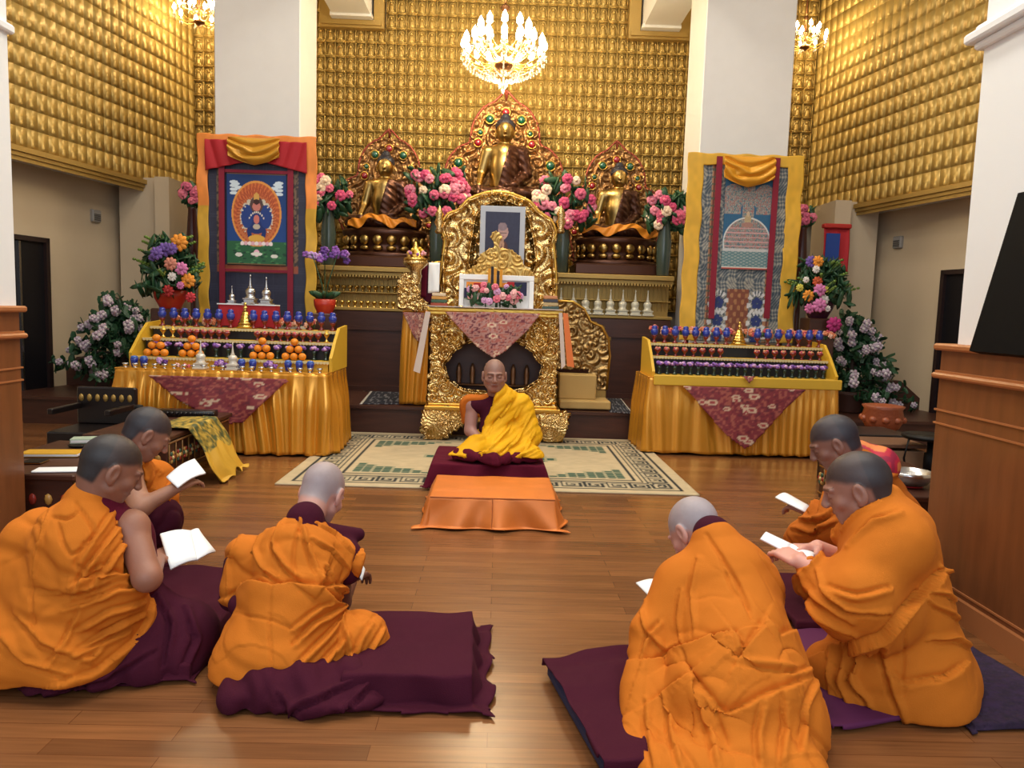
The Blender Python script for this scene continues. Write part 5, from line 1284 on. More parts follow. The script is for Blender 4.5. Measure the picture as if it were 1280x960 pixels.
# ================================================================== MATS AND LOW TABLES
def draped_mat(name,label,cat,c,w,d,h,over,rz,m,seed=0,group=None,z0=.0,rag=.03,flare=.25,under=None,res=.012,wr=.006):
    t=thing(name,label,cat,(c[0],c[1],z0),rz,group)
    if under:
        b=M(); b.bbox(-w/2+.012,w/2-.012,-d/2+.012,d/2-.012,.002,h-.022,.015); b.build(under[0],under[1],t)
    W,D=w+2*over,d+2*over
    def fn(U,V):
        x=(U-.5)*W; y=(V-.5)*D; ex=np.maximum(np.abs(x)-w/2,0); ey=np.maximum(np.abs(y)-d/2,0)
        e=np.hypot(ex,ey); r=.02
        per=np.arctan2(y,x); wave=.5+.5*np.sin(per*11+seed)+.5*vnoise(np.stack([x*7,y*7,0*x+seed],-1))
        drop=np.minimum(e,h+.0); z=h-np.maximum(drop-r*.4,0); fl=np.maximum(e-h,0)
        out=drop*flare*(.3+wave)+fl
        sx=np.sign(x)*np.minimum(np.abs(x),w/2); sy=np.sign(y)*np.minimum(np.abs(y),d/2); nx=np.where(e>0,np.sign(x)*ex/np.maximum(e,1e-6),0); ny=np.where(e>0,np.sign(y)*ey/np.maximum(e,1e-6),0)
        X=sx+nx*out; Y=sy+ny*out
        n=vnoise(np.stack([x*9,y*3,0*x+seed],-1))*wr+vnoise(np.stack([x*3,y*12,0*x+seed+5],-1))*wr*.7
        z=np.maximum(z+n+ (fl>0)*.010*wave, .008); return X,Y,z
    rag_=lambda U,V: (np.abs(U-.5)<.5-rag*(.5+.5*vnoise(np.stack([V*5,V*0+seed,V*0],-1))))&(np.abs(V-.5)<.5-rag*(.5+.5*vnoise(np.stack([U*5,U*0+seed+3,U*0],-1))))
    o=grid('cloth',int(W/res),int(D/res),fn,m,t,keep=rag_); solid(o,.005,0); return t
draped_mat('sitting_mat','dark maroon cloth covered mat right of the monk with his back to the camera','mat',(-.265,2.49),.40,.50,.10,.16,math.radians(2),MAROOND,1,under=('cushion',MAROOND),rag=.03)
draped_mat('sitting_mat','long crumpled maroon sitting mat under the leftmost monk with the big white book','mat',(-1.30,2.80),.56,.92,.06,.10,math.radians(4),MAROOND,2,under=('cushion',MAROOND),wr=.012)
draped_mat('sitting_mat','maroon cloth over a navy blue mat under the monk bending left at front right','mat',(.52,2.21),.56,.62,.075,.06,math.radians(12),MAROOND,3,under=('cushion',NAVY),wr=.014,rag=.10)
draped_mat('sitting_mat','dark purple patterned cloth on the floor beside the right wooden pedestal','mat',(1.66,2.55),.36,.75,.035,.06,math.radians(4),mat('dark purple patterned cloth',rgb(40,20,50),.9,bump=.9,bscale=60,bkind='voronoi',vary=.5,vscale=30),4,wr=.012)
draped_mat('sitting_mat','purple mat edge showing under the rightmost front monk','mat',(1.24,2.50),.56,.62,.03,.03,math.radians(15),mat('purple cloth',rgb(88,24,72),.85),6)
draped_mat('sitting_mat','dull maroon mat under the monk reading in the right background','mat',(1.50,3.12),.55,.55,.05,.05,0,MAROOND,7)
draped_mat('sitting_mat','maroon mat under the monk with an outstretched arm at the left','mat',(-1.70,3.85-.5),.40,.36,.05,.04,0,MAROOND,8)
q=P(609,590,5.25)
draped_mat('sitting_mat','maroon cloth covered cushion under the yellow-robed monk','mat',(q.x+.005,5.40),  .78,.66,.17,.18,0,MAROON,9,z0=.013,under=('cushion',MAROOND),wr=.008)
a=F(549,598,.17); b=F(690,630,.17); cxx=F(616,620,.17)
t=draped_mat('low_table','low table under a shiny orange cloth in front of the yellow-robed monk','table',(cxx.x,4.46),.72,.56,.175,.20,0,SATINO,5,under=('table_top',DWOOD),rag=.012,flare=.30,wr=.003)
m=M(); m.tube([(-.36,-.285,.178),(.36,-.285,.178)],.003,5); m.tube([(0,-.29,.176),(0,-.35,.02)],.0025,5); t0=m.build('stitched_seam',mat('dark orange thread',rgb(170,90,36),.6),t)

# ================================================================== PEOPLE
def rotm(yaw=0,pitch=0,roll=0):     # yaw about z, pitch about x (negative looks down), roll about y
    return np.array(Matrix.Rotation(yaw,3,'Z')@Matrix.Rotation(pitch,3,'X')@Matrix.Rotation(roll,3,'Y'),dtype=np.float32)
def head_sdf(p):      # face towards +y, z up, origin at skull centre
    d=ell_(p,(0,-.012,.022),(.074,.096,.088)); d=smin(d,ell_(p,(0,.030,-.030),(.060,.064,.070)),.03)
    d=smin(d,ell_(p,(0,.052,-.082),(.034,.034,.026)),.03)                       # chin
    d=smin(d,cone(p,(-.052,.02,-.055),(-.02,.06,-.085),.022,.02),.02); d=smin(d,cone(p,(.052,.02,-.055),(.02,.06,-.085),.022,.02),.02)
    for s in (-1,1):
        d=smax(d,-ell_(p,(s*.031,.098,.006),(.022,.018,.013)),.015)            # sockets
        d=smin(d,ell_(p,(s*.031,.077,.004),(.015,.012,.010)),.004)             # lids
        d=smin(d,cone(p,(s*.012,.090,.026),(s*.048,.074,.024),.007,.006),.012)  # brow
        d=smin(d,ell_(p,(s*.045,.060,-.022),(.020,.018,.016)),.02)             # cheek
        e=ell_(p,(s*.080,-.004,-.008),(.010,.020,.034)); e=smax(e,-ell_(p,(s*.089,.002,-.004),(.007,.011,.020)),.005); d=smin(d,e,.006)
        d=smin(d,ell_(p,(s*.077,.004,-.036),(.008,.010,.011)),.006)
        d=smin(d,ell_(p,(s*.011,.104,-.026),(.008,.010,.007)),.006)
    d=smin(d,cone(p,(0,.086,.018),(0,.110,-.020),.008,.011),.010)
    d=smin(d,cone(p,(-.018,.086,-.052),(.018,.086,-.052),.006,.006),.006); d=smin(d,ell_(p,(0,.091,-.052),(.012,.008,.005)),.006)
    d=smin(d,cone(p,(-.014,.084,-.063),(.014,.084,-.063),.007,.007),.005); d=smax(d,-box_(p,(0,.100,-.0575),(.022,.010,.0009)),.003)
    return d
def head_cols(q,skin,hair,line=.045,brow=True):
    n=vnoise(q*40)*.5+vnoise(q*120)*.3; c=np.empty((len(q),3),dtype=np.float32); sk=np.array(skin); c[:]=sk*(1+.05*n[:,None])
    hl=line-.35*np.maximum(.06-q[:,1],0)*1.0-.55*np.maximum(-.00-q[:,1],0); k=.92*smst(-.010,.012,q[:,2]-hl+.006*n)*(smst(.083,.078,np.abs(q[:,0]))); k=np.maximum(k,smst(.0,.012,-q[:,1]-.03)*smst(-.07,-.055,q[:,2]))
    c=c*(1-k[:,None])+np.array(hair)*(1+.12*n[:,None])*k[:,None]
    lip=((np.abs(q[:,0])/.024)**2+((q[:,2]+.0575)/.011)**2<1)&(q[:,1]>.07); c[lip]=c[lip]*np.array([.85,.6,.6])
    if brow:
        b=(np.abs(np.abs(q[:,0])-.031)<.019)&(np.abs(q[:,2]-.026)<.0045)&(q[:,1]>.05); c[b]*=.45
    ln_=(np.abs(np.abs(q[:,0])-.031)<.014)&(np.abs(q[:,2]+.001)<.0016)&(q[:,1]>.07); c[ln_]*=.3
    return np.clip(c,0,1)
def hand_sdf(p,curl=.5,side=1,spread=.0):     # wrist at origin, fingers along +y, palm faces -z, thumb on side*x
    d=box_(p,(0,.045,0),(.036,.042,.011),rd=.010)
    L=[.066,.076,.070,.055]; X=[-.027,-.009,.009,.027]
    for i in range(4):
        x=X[i]*side*-1; l=L[3-i] if side>0 else L[3-i]; l=[.055,.070,.076,.068][i]; a0=(x,.082,0); r=.0088
        ang=curl*.5; pos=np.array(a0); seg=[l*.46,l*.32,l*.24]; prev=pos
        f=None
        for k,s in enumerate(seg):
            nx=prev+np.array([spread*(x)*.2,math.cos(ang)*s,-math.sin(ang)*s]); e=cone(p,prev,nx,r-.0008*k,r-.0008*(k+1)); f=e if f is None else smin(f,e,.003); prev=nx; ang+=curl*.9
        d=smin(d,f,.006)
    a=np.array((side*.030,.022,-.004)); b=a+np.array((side*.026,.030,-.012)); c=b+np.array((side*.006,.026,-.012*1-.01*curl)); c2=c+np.array((-side*.004,.018,-.008))
    d=smin(d,smin(smin(cone(p,a,b,.014,.011),cone(p,b,c,.011,.0095),.004),cone(p,c,c2,.0095,.0075),.004),.010)
    return d
def frame_from(y,z):     # columns = x,y,z axes with y along 'y' and z near 'z'
    y=np.array(y,dtype=float); y/=np.linalg.norm(y); z=np.array(z,dtype=float); z=z-y*(z@y); z/=np.linalg.norm(z); return np.stack([np.cross(y,z),y,z],1)
def join(parts):
    V=[];Q=[];C=[];b=0
    for v,q,c in parts: V.append(v);Q.append(q+b);C.append(c);b+=len(v)
    return np.concatenate(V),np.concatenate(Q),np.concatenate(C)

def seg_dist(V,A,B):
    ba=B-A; t=np.clip(((V-A)@ba)/max(ba@ba,1e-12),0,1); return np.linalg.norm(V-A-t[:,None]*ba,axis=1)
AMPK=[1.0]
def apply_creases(V,Q,T,creases):
    """V local verts, T 4x4 local->world. traces given as picture points are first laid on the visible cloth, then pressed into it in 3D"""
    N=normals(V,Q); Tn=np.array(T); W=V@Tn[:3,:3].T+Tn[:3,3]; px,py,dep=proj(W)
    NW=N@Tn[:3,:3].T; face=((np.array(CAM)-W)*NW).sum(1)>0
    disp=np.zeros(len(V)); step={}
    for kind,amp,w,pts in creases:
        amp=amp*(1.12 if kind in 'fg' else 1.1)*AMPK[0]; w=w*(.88 if kind!='h' else 1)
        dens=[]
        for (x0,y0),(x1,y1) in zip(pts[:-1],pts[1:]):
            n=max(1,int(math.hypot(x1-x0,y1-y0)/5)); dens+=[(x0+(x1-x0)*k/n,y0+(y1-y0)*k/n) for k in range(n)]
        dens.append(pts[-1]); P3=[];P2=[]
        for (x,y) in dens:
            k=np.where(face&(np.abs(px-x)<5)&(np.abs(py-y)<5))[0]
            if len(k)==0: continue
            dm=dep[k].min(); k=k[dep[k]<dm+.04]; j=k[np.argmin((px[k]-x)**2+(py[k]-y)**2)]; P3.append(V[j]);P2.append((x,y))
        if len(P3)<2: continue
        P3=np.array(P3); 
        if len(P3)>4: P3[1:-1]=(P3[:-2]+2*P3[1:-1]+P3[2:])/4
        lo=P3.min(0)-.12; hi=P3.max(0)+.12; sel=np.where(((V>lo)&(V<hi)).all(1))[0]; Vs=V[sel]
        best=np.full(len(sel),9.); sgn=np.zeros(len(sel)); par=np.zeros(len(sel))
        for i in range(len(P3)-1):
            d=seg_dist(Vs,P3[i],P3[i+1]); k=d<best; best[k]=d[k]
            dx,dy=P2[i+1][0]-P2[i][0],P2[i+1][1]-P2[i][1]
            sgn[k]=np.sign(dx*(py[sel][k]-P2[i][1])-dy*(px[sel][k]-P2[i][0])); par[k]=(i+.5)/(len(P3)-1)
        tap=np.sin(np.clip(par,.0,1)*PI)**.4*.9+.1 if kind!='h' else np.minimum(1,np.minimum(par,1-par)*8+.25)
        s=best*sgn          # positive = to the right-hand side on screen (below when going right)
        if kind=='g': dd=-amp*np.exp(-(s/w)**2)
        elif kind=='r': dd=amp*np.exp(-(s/w)**2)
        elif kind=='f': dd=amp*(1.0*np.exp(-((s+w*.8)/w)**2)-.9*np.exp(-((s-w*.5)/(w*.6))**2))
        elif kind=='h': dd=np.where(s<0,amp*np.exp(s/w)*1.0*smst(0,.005,-s),-amp*.45*np.exp(-(s/.012)**2))
        disp[sel]+=dd*tap
    return V+N*disp[:,None]
def wrinkle(V,Q,specs,seed=0):
    N=normals(V,Q); D=np.zeros(len(V))
    for s in specs:
        kind=s[0]
        if kind=='par':      # parallel soft folds : direction, frequency(per m), amp, centre, radius
            _,n,f,a,c,r=s; n=np.array(n,dtype=float); n/=np.linalg.norm(n); w=1.1*vnoise(V*5+seed)+.5*vnoise(V*11+seed); ph=(V@n)*f*2*PI+w*2.2
            m=np.exp(-(np.linalg.norm(V-np.array(c),axis=1)/r)**2)
        elif kind=='fan':    # folds radiating from a pinch
            _,c,ax,f,a,r0,r=s; R=frame_from(ax,(.1,.2,.9)); q=(V-np.array(c))@R; rr=np.hypot(q[:,0],q[:,2]); ph=np.arctan2(q[:,2],q[:,0])*f+1.6*vnoise(V*6+seed)
            m=smst(0,r0,rr)*np.exp(-(rr/r)**2)
        sn=np.sin(ph); D+=a*m*(1-2*np.abs(sn)**.8)*.5 if 0 else a*m*(sn+.35*np.sin(2*ph+1))
    D+=.0025*fbm(V*9+seed,3)
    for (R_,f,a,wd) in ((np.array([[.5,.3,1.0],[1,.2,-.3],[0,1,.2]]),5.5,.0070,.18),(np.array([[1.2,.2,.4],[-.3,.9,.9],[.2,.5,-.9]]),8.0,.0040,.22)):
        q=V@R_.T*np.array([1.0,.45,1.0])*f+seed*3.1; q=q+.5*np.stack([vnoise(V*7+seed),vnoise(V*7+seed+9),vnoise(V*7+seed+17)],-1); n=vnoise(q); mk_=smst(-.25,.35,vnoise(V*4+seed+30))
        D+=mk_*(a*.6*np.tanh(n/wd)-a*np.exp(-(n/(wd*.55))**2))
    return V+N*D[:,None]
def cloth(name,fn,lo,hi,h,m,par,T,wr=None,cr=None,seed=0,rel=1):
    V,Q=nets(fn,lo,hi,h); V=relax(V,Q,rel+1,.5)
    if wr: V=wrinkle(V,Q,wr,seed).astype(np.float32)
    if cr: V=apply_creases(V.astype(float),Q,T,cr)
    return np_obj(name,V,Q,m,par,True)
class Monk:
    def __init__(s,label,origin,phi):
        s.t=thing('person',label,'person',origin,-math.radians(phi)); s.T=Matrix.Translation(origin)@Matrix.Rotation(-math.radians(phi),4,'Z'); s.Ti=s.T.inverted(); s.skin=[]
    def L(s,px,py,Y): return np.array(s.Ti@P(px,py,Y))
    def Lw(s,x,y,z): return np.array(s.Ti@Vector((x,y,z)))
    def head(s,c,R,skin,hair,line=.045,neck=None,h=.0042,scale=1.0):
        c=np.array(c); s.hc=c; s.hR=R
        def fn(p):
            d=head_sdf((p-c.astype(np.float32))@R/scale)*scale
            if neck is not None:
                a=c+R@np.array([0,-.03,-.04])*scale; d=smin(d,cone(p,a,neck+(neck-a)*.0,.056,.052),.02)
            return d
        lo=c-.15; hi=c+.15
        if neck is not None: lo=np.minimum(lo,np.array(neck)-.07); hi=np.maximum(hi,np.array(neck)+.07)
        V,Q=nets(fn,lo,hi,h); V=relax(V,Q,1,.3); s.skin.append((V,Q,head_cols(((V-c)@R/scale).astype(np.float32),skin,hair,line)))
    def arm(s,sh,el,wr,hy,hz,skin,curl=.6,side=1,h=.0048,r=(.052,.044,.036,.026),upper=True):
        sh,el,wr=map(np.array,(sh,el,wr)); R=frame_from(hy,hz).astype(np.float32)
        def fn(p):
            d=cone(p,el,wr,r[2]+.004,r[3]); 
            if upper: d=smin(cone(p,sh,el,r[0],r[1]),d,.02); d=smin(d,ell_(p,tuple(sh),(r[0]*1.15,)*3),.02)
            d=smin(d,hand_sdf((p-wr.astype(np.float32))@R,curl,side),.012); return d
        hp=wr+R[:,1]*.1; pts=np.stack(([sh] if upper else [])+[el,wr,hp,wr+R[:,1]*.17]); lo=pts.min(0)-.075; hi=pts.max(0)+.075
        V,Q=nets(fn,lo,hi,h); V=relax(V,Q,1,.3); c=np.empty((len(V),3)); c[:]=skin; c*=(1+.05*vnoise(V*30))[:,None]; s.skin.append((V,Q,c))
    def torso(s,pts,rads,skin):
        def fn(p):
            d=None
            for (a,b),(ra,rb) in zip(pts,rads):
                e=cone(p,a,b,ra,rb); d=e if d is None else smin(d,e,.05)
            return d
        A=np.array([x for ab in pts for x in ab]); V,Q=nets(fn,A.min(0)-.2,A.max(0)+.2,.02); c=np.empty((len(V),3)); c[:]=skin; s.skin.append((V,Q,c))
    def finish(s): V,Q,C=join(s.skin); return np_obj('body',V,Q,VSK,s.t,True,C)
    def cloth(s,name,fn,lo,hi,h,m,wr=None,cr=None,seed=0): return cloth(name,fn,lo,hi,h,m,s.t,s.T,wr,cr,seed)
def U_(p,prims,k0=.06):
    d=None
    for q in prims:
        k=q[-1] if q[0].endswith('k') else k0; t=q[0][0]
        e=cone(p,q[1],q[2],q[3],q[4]) if t=='c' else ell_(p,q[1],q[2])
        d=e if d is None else smin(d,e,k)
    return d
SK1=rgb(152,104,82); SK2=rgb(186,138,120); SK3=rgb(128,86,68); STUB=rgb(40,34,34); GREYH=rgb(150,136,138)
def book(label,quads,thick=.006,name='booklet'):
    """open leaves given as world quads"""
    t=thing(name,label,'book'); c=sum((Vector(p) for p in quads[0]),Vector())/4; t.location=c
    for q in quads:
        def fn(U,V,q=q):
            a=np.array([list(Vector(p)-c) for p in q]); 
            X=(a[0][None,None]*(1-U)[...,None]+a[1][None,None]*U[...,None])*(1-V)[...,None]+(a[3][None,None]*(1-U)[...,None]+a[2][None,None]*U[...,None])*V[...,None]
            n=np.cross(a[1]-a[0],a[3]-a[0]); n/=np.linalg.norm(n); 
            if n[2]<0: n=-n
            X=X+n*(.012*np.sin(U*PI))[...,None]; return X[...,0],X[...,1],X[...,2]
        solid(grid('page',14,6,fn,PAPER,t),thick,0)
    return t
exec_monks=True
# ---------------------------------------------------------------- central monk (yellow robe), faces the camera
o=P(619,585,5.38); mk=Monk('',(o.x,5.38,.196),180)
mk.t['label']='monk in golden yellow robe facing the camera, eyes closed, behind the orange cloth table'
L=mk.L
hd=L(618,469,5.33); nk=L(619,497,5.40); 
mk.head(hd,rotm(.05,-.12,.0),rgb(150,108,92),rgb(138,104,92),.05,nk,scale=1.04)
sR=L(590,506,5.40); eR=L(588,538,5.36); wR=L(606,556,5.20)
mk.arm(sR,eR,wR,L(616,566,5.10)-wR,(0,.4,.9),rgb(168,124,112),.7,-1)
sL=L(651,507,5.40); eL=L(660,545,5.36)
mk.torso([((0,0,.12),nk+[0,0,-.04]),(sR,sL)],[(.07,.05),(.03,.03)],rgb(160,116,100)); mk.finish()
kR=L(575,581,5.18); kL=L(664,574,5.18)
base=[('c',(0,0,.14),(0,.0,.40),.165,.135),('c',sR*.8+sL*.2+[0,0,-.0],sL,.065,.070),('ck',sL,eL,.085,.10,.05),('ck',eL,L(630,560,5.2),.09,.06,.05),
      ('c',(0,.05,.12),kL,.13,.085),('c',(0,.05,.12),kR,.13,.085),('c',kL,L(600,582,5.08),.085,.06),('c',nk+[0,0,-.06],nk+[0,0,-.02],.09,.07),('ck',(0,.05,.10),kR+[.02,0,.0],.14,.095,.05),('ck',(0,.08,.10),(0,.26,.06),.14,.09,.06)]
def yr(p):
    d=U_(p,base,.05); a=np.array(sR,dtype=np.float32)
    cut=plane(p,nk+np.array([.015,0,-.03]),np.array([1,0,.32])); cut=np.minimum(cut,p[...,2]-.17)       # open towards the bare shoulder
    d=np.maximum(d,cut); d=np.maximum(d,-cone(p,sR,eR,.075,.06)); d=np.maximum(d,-cone(p,eR,wR,.055,.035))
    d=np.maximum(d,-(p[...,2]-.03-.03*np.exp(-(p[...,0]/.2)**2)*(p[...,1]>.1)))
    return d
mk.cloth('robe',yr,(-.5,-.3,-.02),(.5,.45,.62),.0075,YELLOW,wr=[('par',(.9,0,.7),11,.008,(0,.1,.3),.30),('par',(.6,0,1),16,.006,(-.1,.2,.15),.25)],
   cr=[('f',.014,.010,[(641,500),(625,520),(607,545)]),('f',.014,.010,[(652,508),(635,535),(612,560)]),('f',.014,.011,[(662,520),(645,550),(618,575)]),('f',.012,.010,[(668,540),(655,565),(630,580)]),('h',.012,.03,[(633,492),(612,512),(600,530)]),
       ('f',.012,.010,[(560,585),(585,575),(605,572)]),('f',.012,.009,[(575,572),(592,570),(606,566)]),('f',.012,.010,[(625,578),(650,572),(674,560)])],seed=1)
def vest(p): return np.maximum(U_(p,[('c',(0,0,.2),nk+[0,0,-.06],.13,.09),('c',nk+[0,0,-.06],sR+[-.01,0,.0],.075,.064)],.04)-.0,.1-p[...,2])
mk.cloth('maroon_vest',vest,(-.3,-.2,.05),(.32,.25,.6),.008,MAROOND)
def orsh(p):   # orange band over the right shoulder
    d=U_(p,[('c',nk+[.02,0,-.05],sR+[.012,0,-.01],.082,.074),('ck',sR+[.012,-.01,0],sR+[.02,-.03,-.19],.070,.055,.04)],.04); d=np.maximum(d,-(p[...,0]-.06-np.maximum(.40-p[...,2],0)*.3)); d=np.maximum(d,plane(p,sR+[0,.045,0],(0,1,-.15)))
    return np.maximum(d,.22-p[...,2])
mk.cloth('orange_shoulder_band',orsh,(-.1,-.3,.1),(.42,.25,.62),.008,ORANGE2,seed=2)
def lap(p): 
    d=U_(p,[('c',kR*[1,1,0]+[-.0,0,.015],kL*[1,1,0]+[.0,0,.015],.042,.042),('c',kR*[1,1,0]+[0,.0,.03],(0,.33,.02),.05,.05),('c',kL*[1,1,0]+[0,0,.03],(0,.33,.02),.05,.05),('c',(0,0,.03),(0,.15,.03),.16,.12)],.05); return np.maximum(d,.002-p[...,2])
mk.cloth('maroon_skirt',lap,(-.55,-.35,-.02),(.55,.55,.25),.009,MAROON,wr=[('par',(1,.3,0),9,.008,(0,.3,.05),.4)],seed=3)
def TT(mk,hp,nk,sR,sL,sk): mk.torso([(hp,nk+np.array([0,-.01,-.07])),(sR*.85+sL*.15,sL*.85+sR*.15)],[(.07,.05),(.03,.03)],sk); mk.finish()
AMPK[0]=1.3
# ---------------------------------------------------------------- M2 : back to camera, left of centre
mk=Monk('monk with shaved grey head and orange robe, back to camera, left of the maroon mat',(-.70,2.44,.10),8)
L=mk.L
nk=L(380,668,2.60); hd=L(403,615,2.76)
mk.head(hd,rotm(-.15,-.75,.05),rgb(190,140,126),rgb(158,142,142),.03,nk)
sR=L(428,694,2.62); eR=L(425,752,2.70); wR=L(440,722,2.90)
mk.arm(sR,eR,wR,L(452,716,2.99)-wR,(0,.3,1),rgb(104,62,48),.7,-1,r=(.036,.040,.034,.026))
sL=L(312,700,2.60)
kR=L(455,800,2.50); kL=np.array([-.20,.30,.06]); hp=L(345,838,2.40); TT(mk,hp,nk,sR,sL,SK2) 
base=[('c',hp+[-.045,-.0,-.02],hp+[.045,.0,-.02],.185,.175),('c',hp+[0,.02,.05],nk+[0,-.02,-.10],.185,.145),('c',sL+[.01,0,-.01],sR+[-.01,0,-.01],.075,.070),('c',nk+[0,-.02,-.05],nk+[.0,.005,.030],.11,.066),
      ('ck',hp+[.06,.03,-.03],kR+[-.01,0,.0],.145,.098,.05),('c',hp,kL,.14,.09),('ck',sL,L(296,736,2.55),.085,.065,.04),('ck',nk+[-.04,-.05,-.05],L(340,740,2.42),.09,.05,.05)]
def fn(p):
    d=U_(p,base,.055); d=np.maximum(d,-cone(p,eR,wR,.05,.04)); 
    hem=-(p[...,2]-(-.088+.008*np.sin(p[...,0]*9)+.12*np.maximum(p[...,0]-.0,0)*1.0))
    return smax(d,hem,.01)
cr=[('h',.020,.07,[(452,640+30),(440,720),(425,760),(409,748),(396,735),(405,712)]),
    ('h',.022,.10,[(436,730),(396,735),(372,728),(345,734),(318,726),(290,745),(276,748)]),
    ('g',.010,.007,[(388,640),(370,668),(366,700),(372,728)]),('f',.012,.010,[(330,655),(318,690),(330,715),(352,730)]),
    ('f',.013,.010,[(352,648),(338,680),(352,708),(375,726)]),('f',.010,.009,[(300,668),(286,700),(282,740)]),('f',.009,.008,[(395,655),(420,668),(440,690)]),('f',.009,.008,[(392,675),(415,690),(436,712)]),
    ('f',.010,.009,[(374,650),(385,690),(396,730)]),('f',.012,.010,[(405,712),(412,735),(428,742)]),('h',.014,.03,[(396,735),(408,712),(414,730)]),
    ('g',.006,.005,[(340,735),(337,780),(340,842)]),('g',.005,.005,[(296,768),(340,776),(372,790)]),
    ('f',.014,.011,[(420,762),(390,780),(368,805)]),('f',.014,.011,[(426,775),(400,800),(372,830)]),('f',.014,.012,[(432,795),(410,820),(382,850)]),('f',.012,.010,[(440,815),(420,838),(395,862)]),
    ('f',.012,.010,[(402,756),(385,770),(366,785)]),('f',.010,.010,[(462,780),(446,806),(440,832)]),('f',.010,.010,[(478,786),(462,812),(456,830)]),
    ('h',.012,.04,[(448,856),(404,845),(372,843),(332,840),(330,850)]),('f',.010,.010,[(424,778),(436,810),(430,850)]),('g',.006,.006,[(420,770),(424,800),(412,836)])]
mk.cloth('robe',fn,(-.42,-.30,-.06),(.50,.50,.62),.0062,ORANGE,wr=[('par',(.3,.2,1),9,.004,(0,-.1,.15),.25)],cr=cr,seed=5)
def fn(p):
    d=U_(p,[('c',hp+[.0,0,-.06],kR+[-.02,0,-.055],.12,.055),('c',L(300,915,2.25)*[1,1,0]+[0,0,-.06],L(440,870,2.30)*[1,1,0]+[0,0,-.05],.05,.06),('e',L(400,905,2.30)*[1,1,0]+[0,0,-.07],(.24,.16,.05)),('c',L(290,930,2.18)*[1,1,0]+[0,0,-.075],L(350,905,2.26)*[1,1,0]+[0,0,-.05],.03,.06)],.08)
    return np.maximum(d,-.095-p[...,2])
mk.cloth('maroon_skirt',fn,(-.50,-.50,-.11),(.55,.50,.25),.008,MAROOND,wr=[('par',(.8,.6,0),8,.010,(0,-.2,0),.35)],cr=[('f',.012,.012,[(300,925),(360,890),(450,850)]),('f',.012,.012,[(380,930),(430,890),(470,850)]),('f',.010,.012,[(350,870),(370,900),(352,935)])],seed=6)
def fn(p):
    d=U_(p,[('c',nk+[0,-.02,-.06],nk+[0,.012,.048],.10,.068),('ck',sL+[-.02,0,-.03],L(290,748,2.56),.075,.045,.04),('ck',L(300,756,2.47),L(322,764,2.45),.04,.03,.03),('ck',nk+[.05,.06,-.02],L(448,668,2.72),.05,.025,.03),('ck',sR+[.0,.02,-.01],sR+[.01,.02,-.06],.065,.055,.03)],.04); return d
mk.cloth('maroon_vest',fn,(-.45,-.25,.0),(.45,.45,.65),.007,MAROOND,seed=7)
q=[P(447,712,2.95),P(454,710,3.12),P(440,704,3.16),P(432,706,3.0)]
book('white booklet mostly hidden in front of the monk beside the dark maroon mat',[[P(436,712,2.87),P(452,726,2.85),P(456,712,2.90),P(440,700,2.93)]])
# ---------------------------------------------------------------- M1 : left front
AMPK[0]=1.15
mk=Monk('',(-1.40,2.44,.06),48)
mk.t['label']='monk with cropped hair and bare arm at the far left front, reading the largest book'
L=mk.L
nk=L(116,636,2.44); hd=L(139,585,2.47)
mk.head(hd,rotm(-.10,-.55,.0),rgb(140,94,74),STUB,.045,nk)
sR=L(163,660,2.46); eR=L(184,722,2.36); wR=L(196,700,2.56)
mk.arm(sR,eR,wR,L(212,688,2.66)-wR,(0,.2,1),rgb(150,100,78),.6,-1,r=(.054,.044,.038,.027))
sL=L(72,655,2.62); 
hp=L(85,800,2.42); kR=L(215,800,2.50); TT(mk,hp,nk,sR,sL,SK1)
base=[('c',hp+[-.05,-.02,-.04],hp+[.06,.02,-.04],.20,.19),('c',hp+[0,.0,.05],nk+[-.02,-.03,-.14],.20,.155),('c',sL+[.01,0,-.03],sR+[-.02,-.0,-.02],.085,.064),('c',nk+[0,-.03,-.08],nk+[-.01,-.005,.030],.125,.070),
      ('c',L(50,680,2.5),L(15,800,2.42),.12,.15),('c',L(20,820,2.36),L(-40,830,2.40),.15,.13),('ck',hp+[.05,.03,-.02],L(168,775,2.45),.15,.085,.06),('ck',L(120,700,2.40),L(140,745,2.38),.12,.11,.06)]
def fn(p):
    d=U_(p,base,.06); d=np.maximum(d,-cone(p,sR,eR,.070,.056)); d=np.maximum(d,-cone(p,eR,wR,.052,.04))
    wz=p@np.array([0,0,1],dtype=np.float32)
    return np.maximum(d,-(wz+.035-.22*np.maximum(p[...,0]-.05,0)))
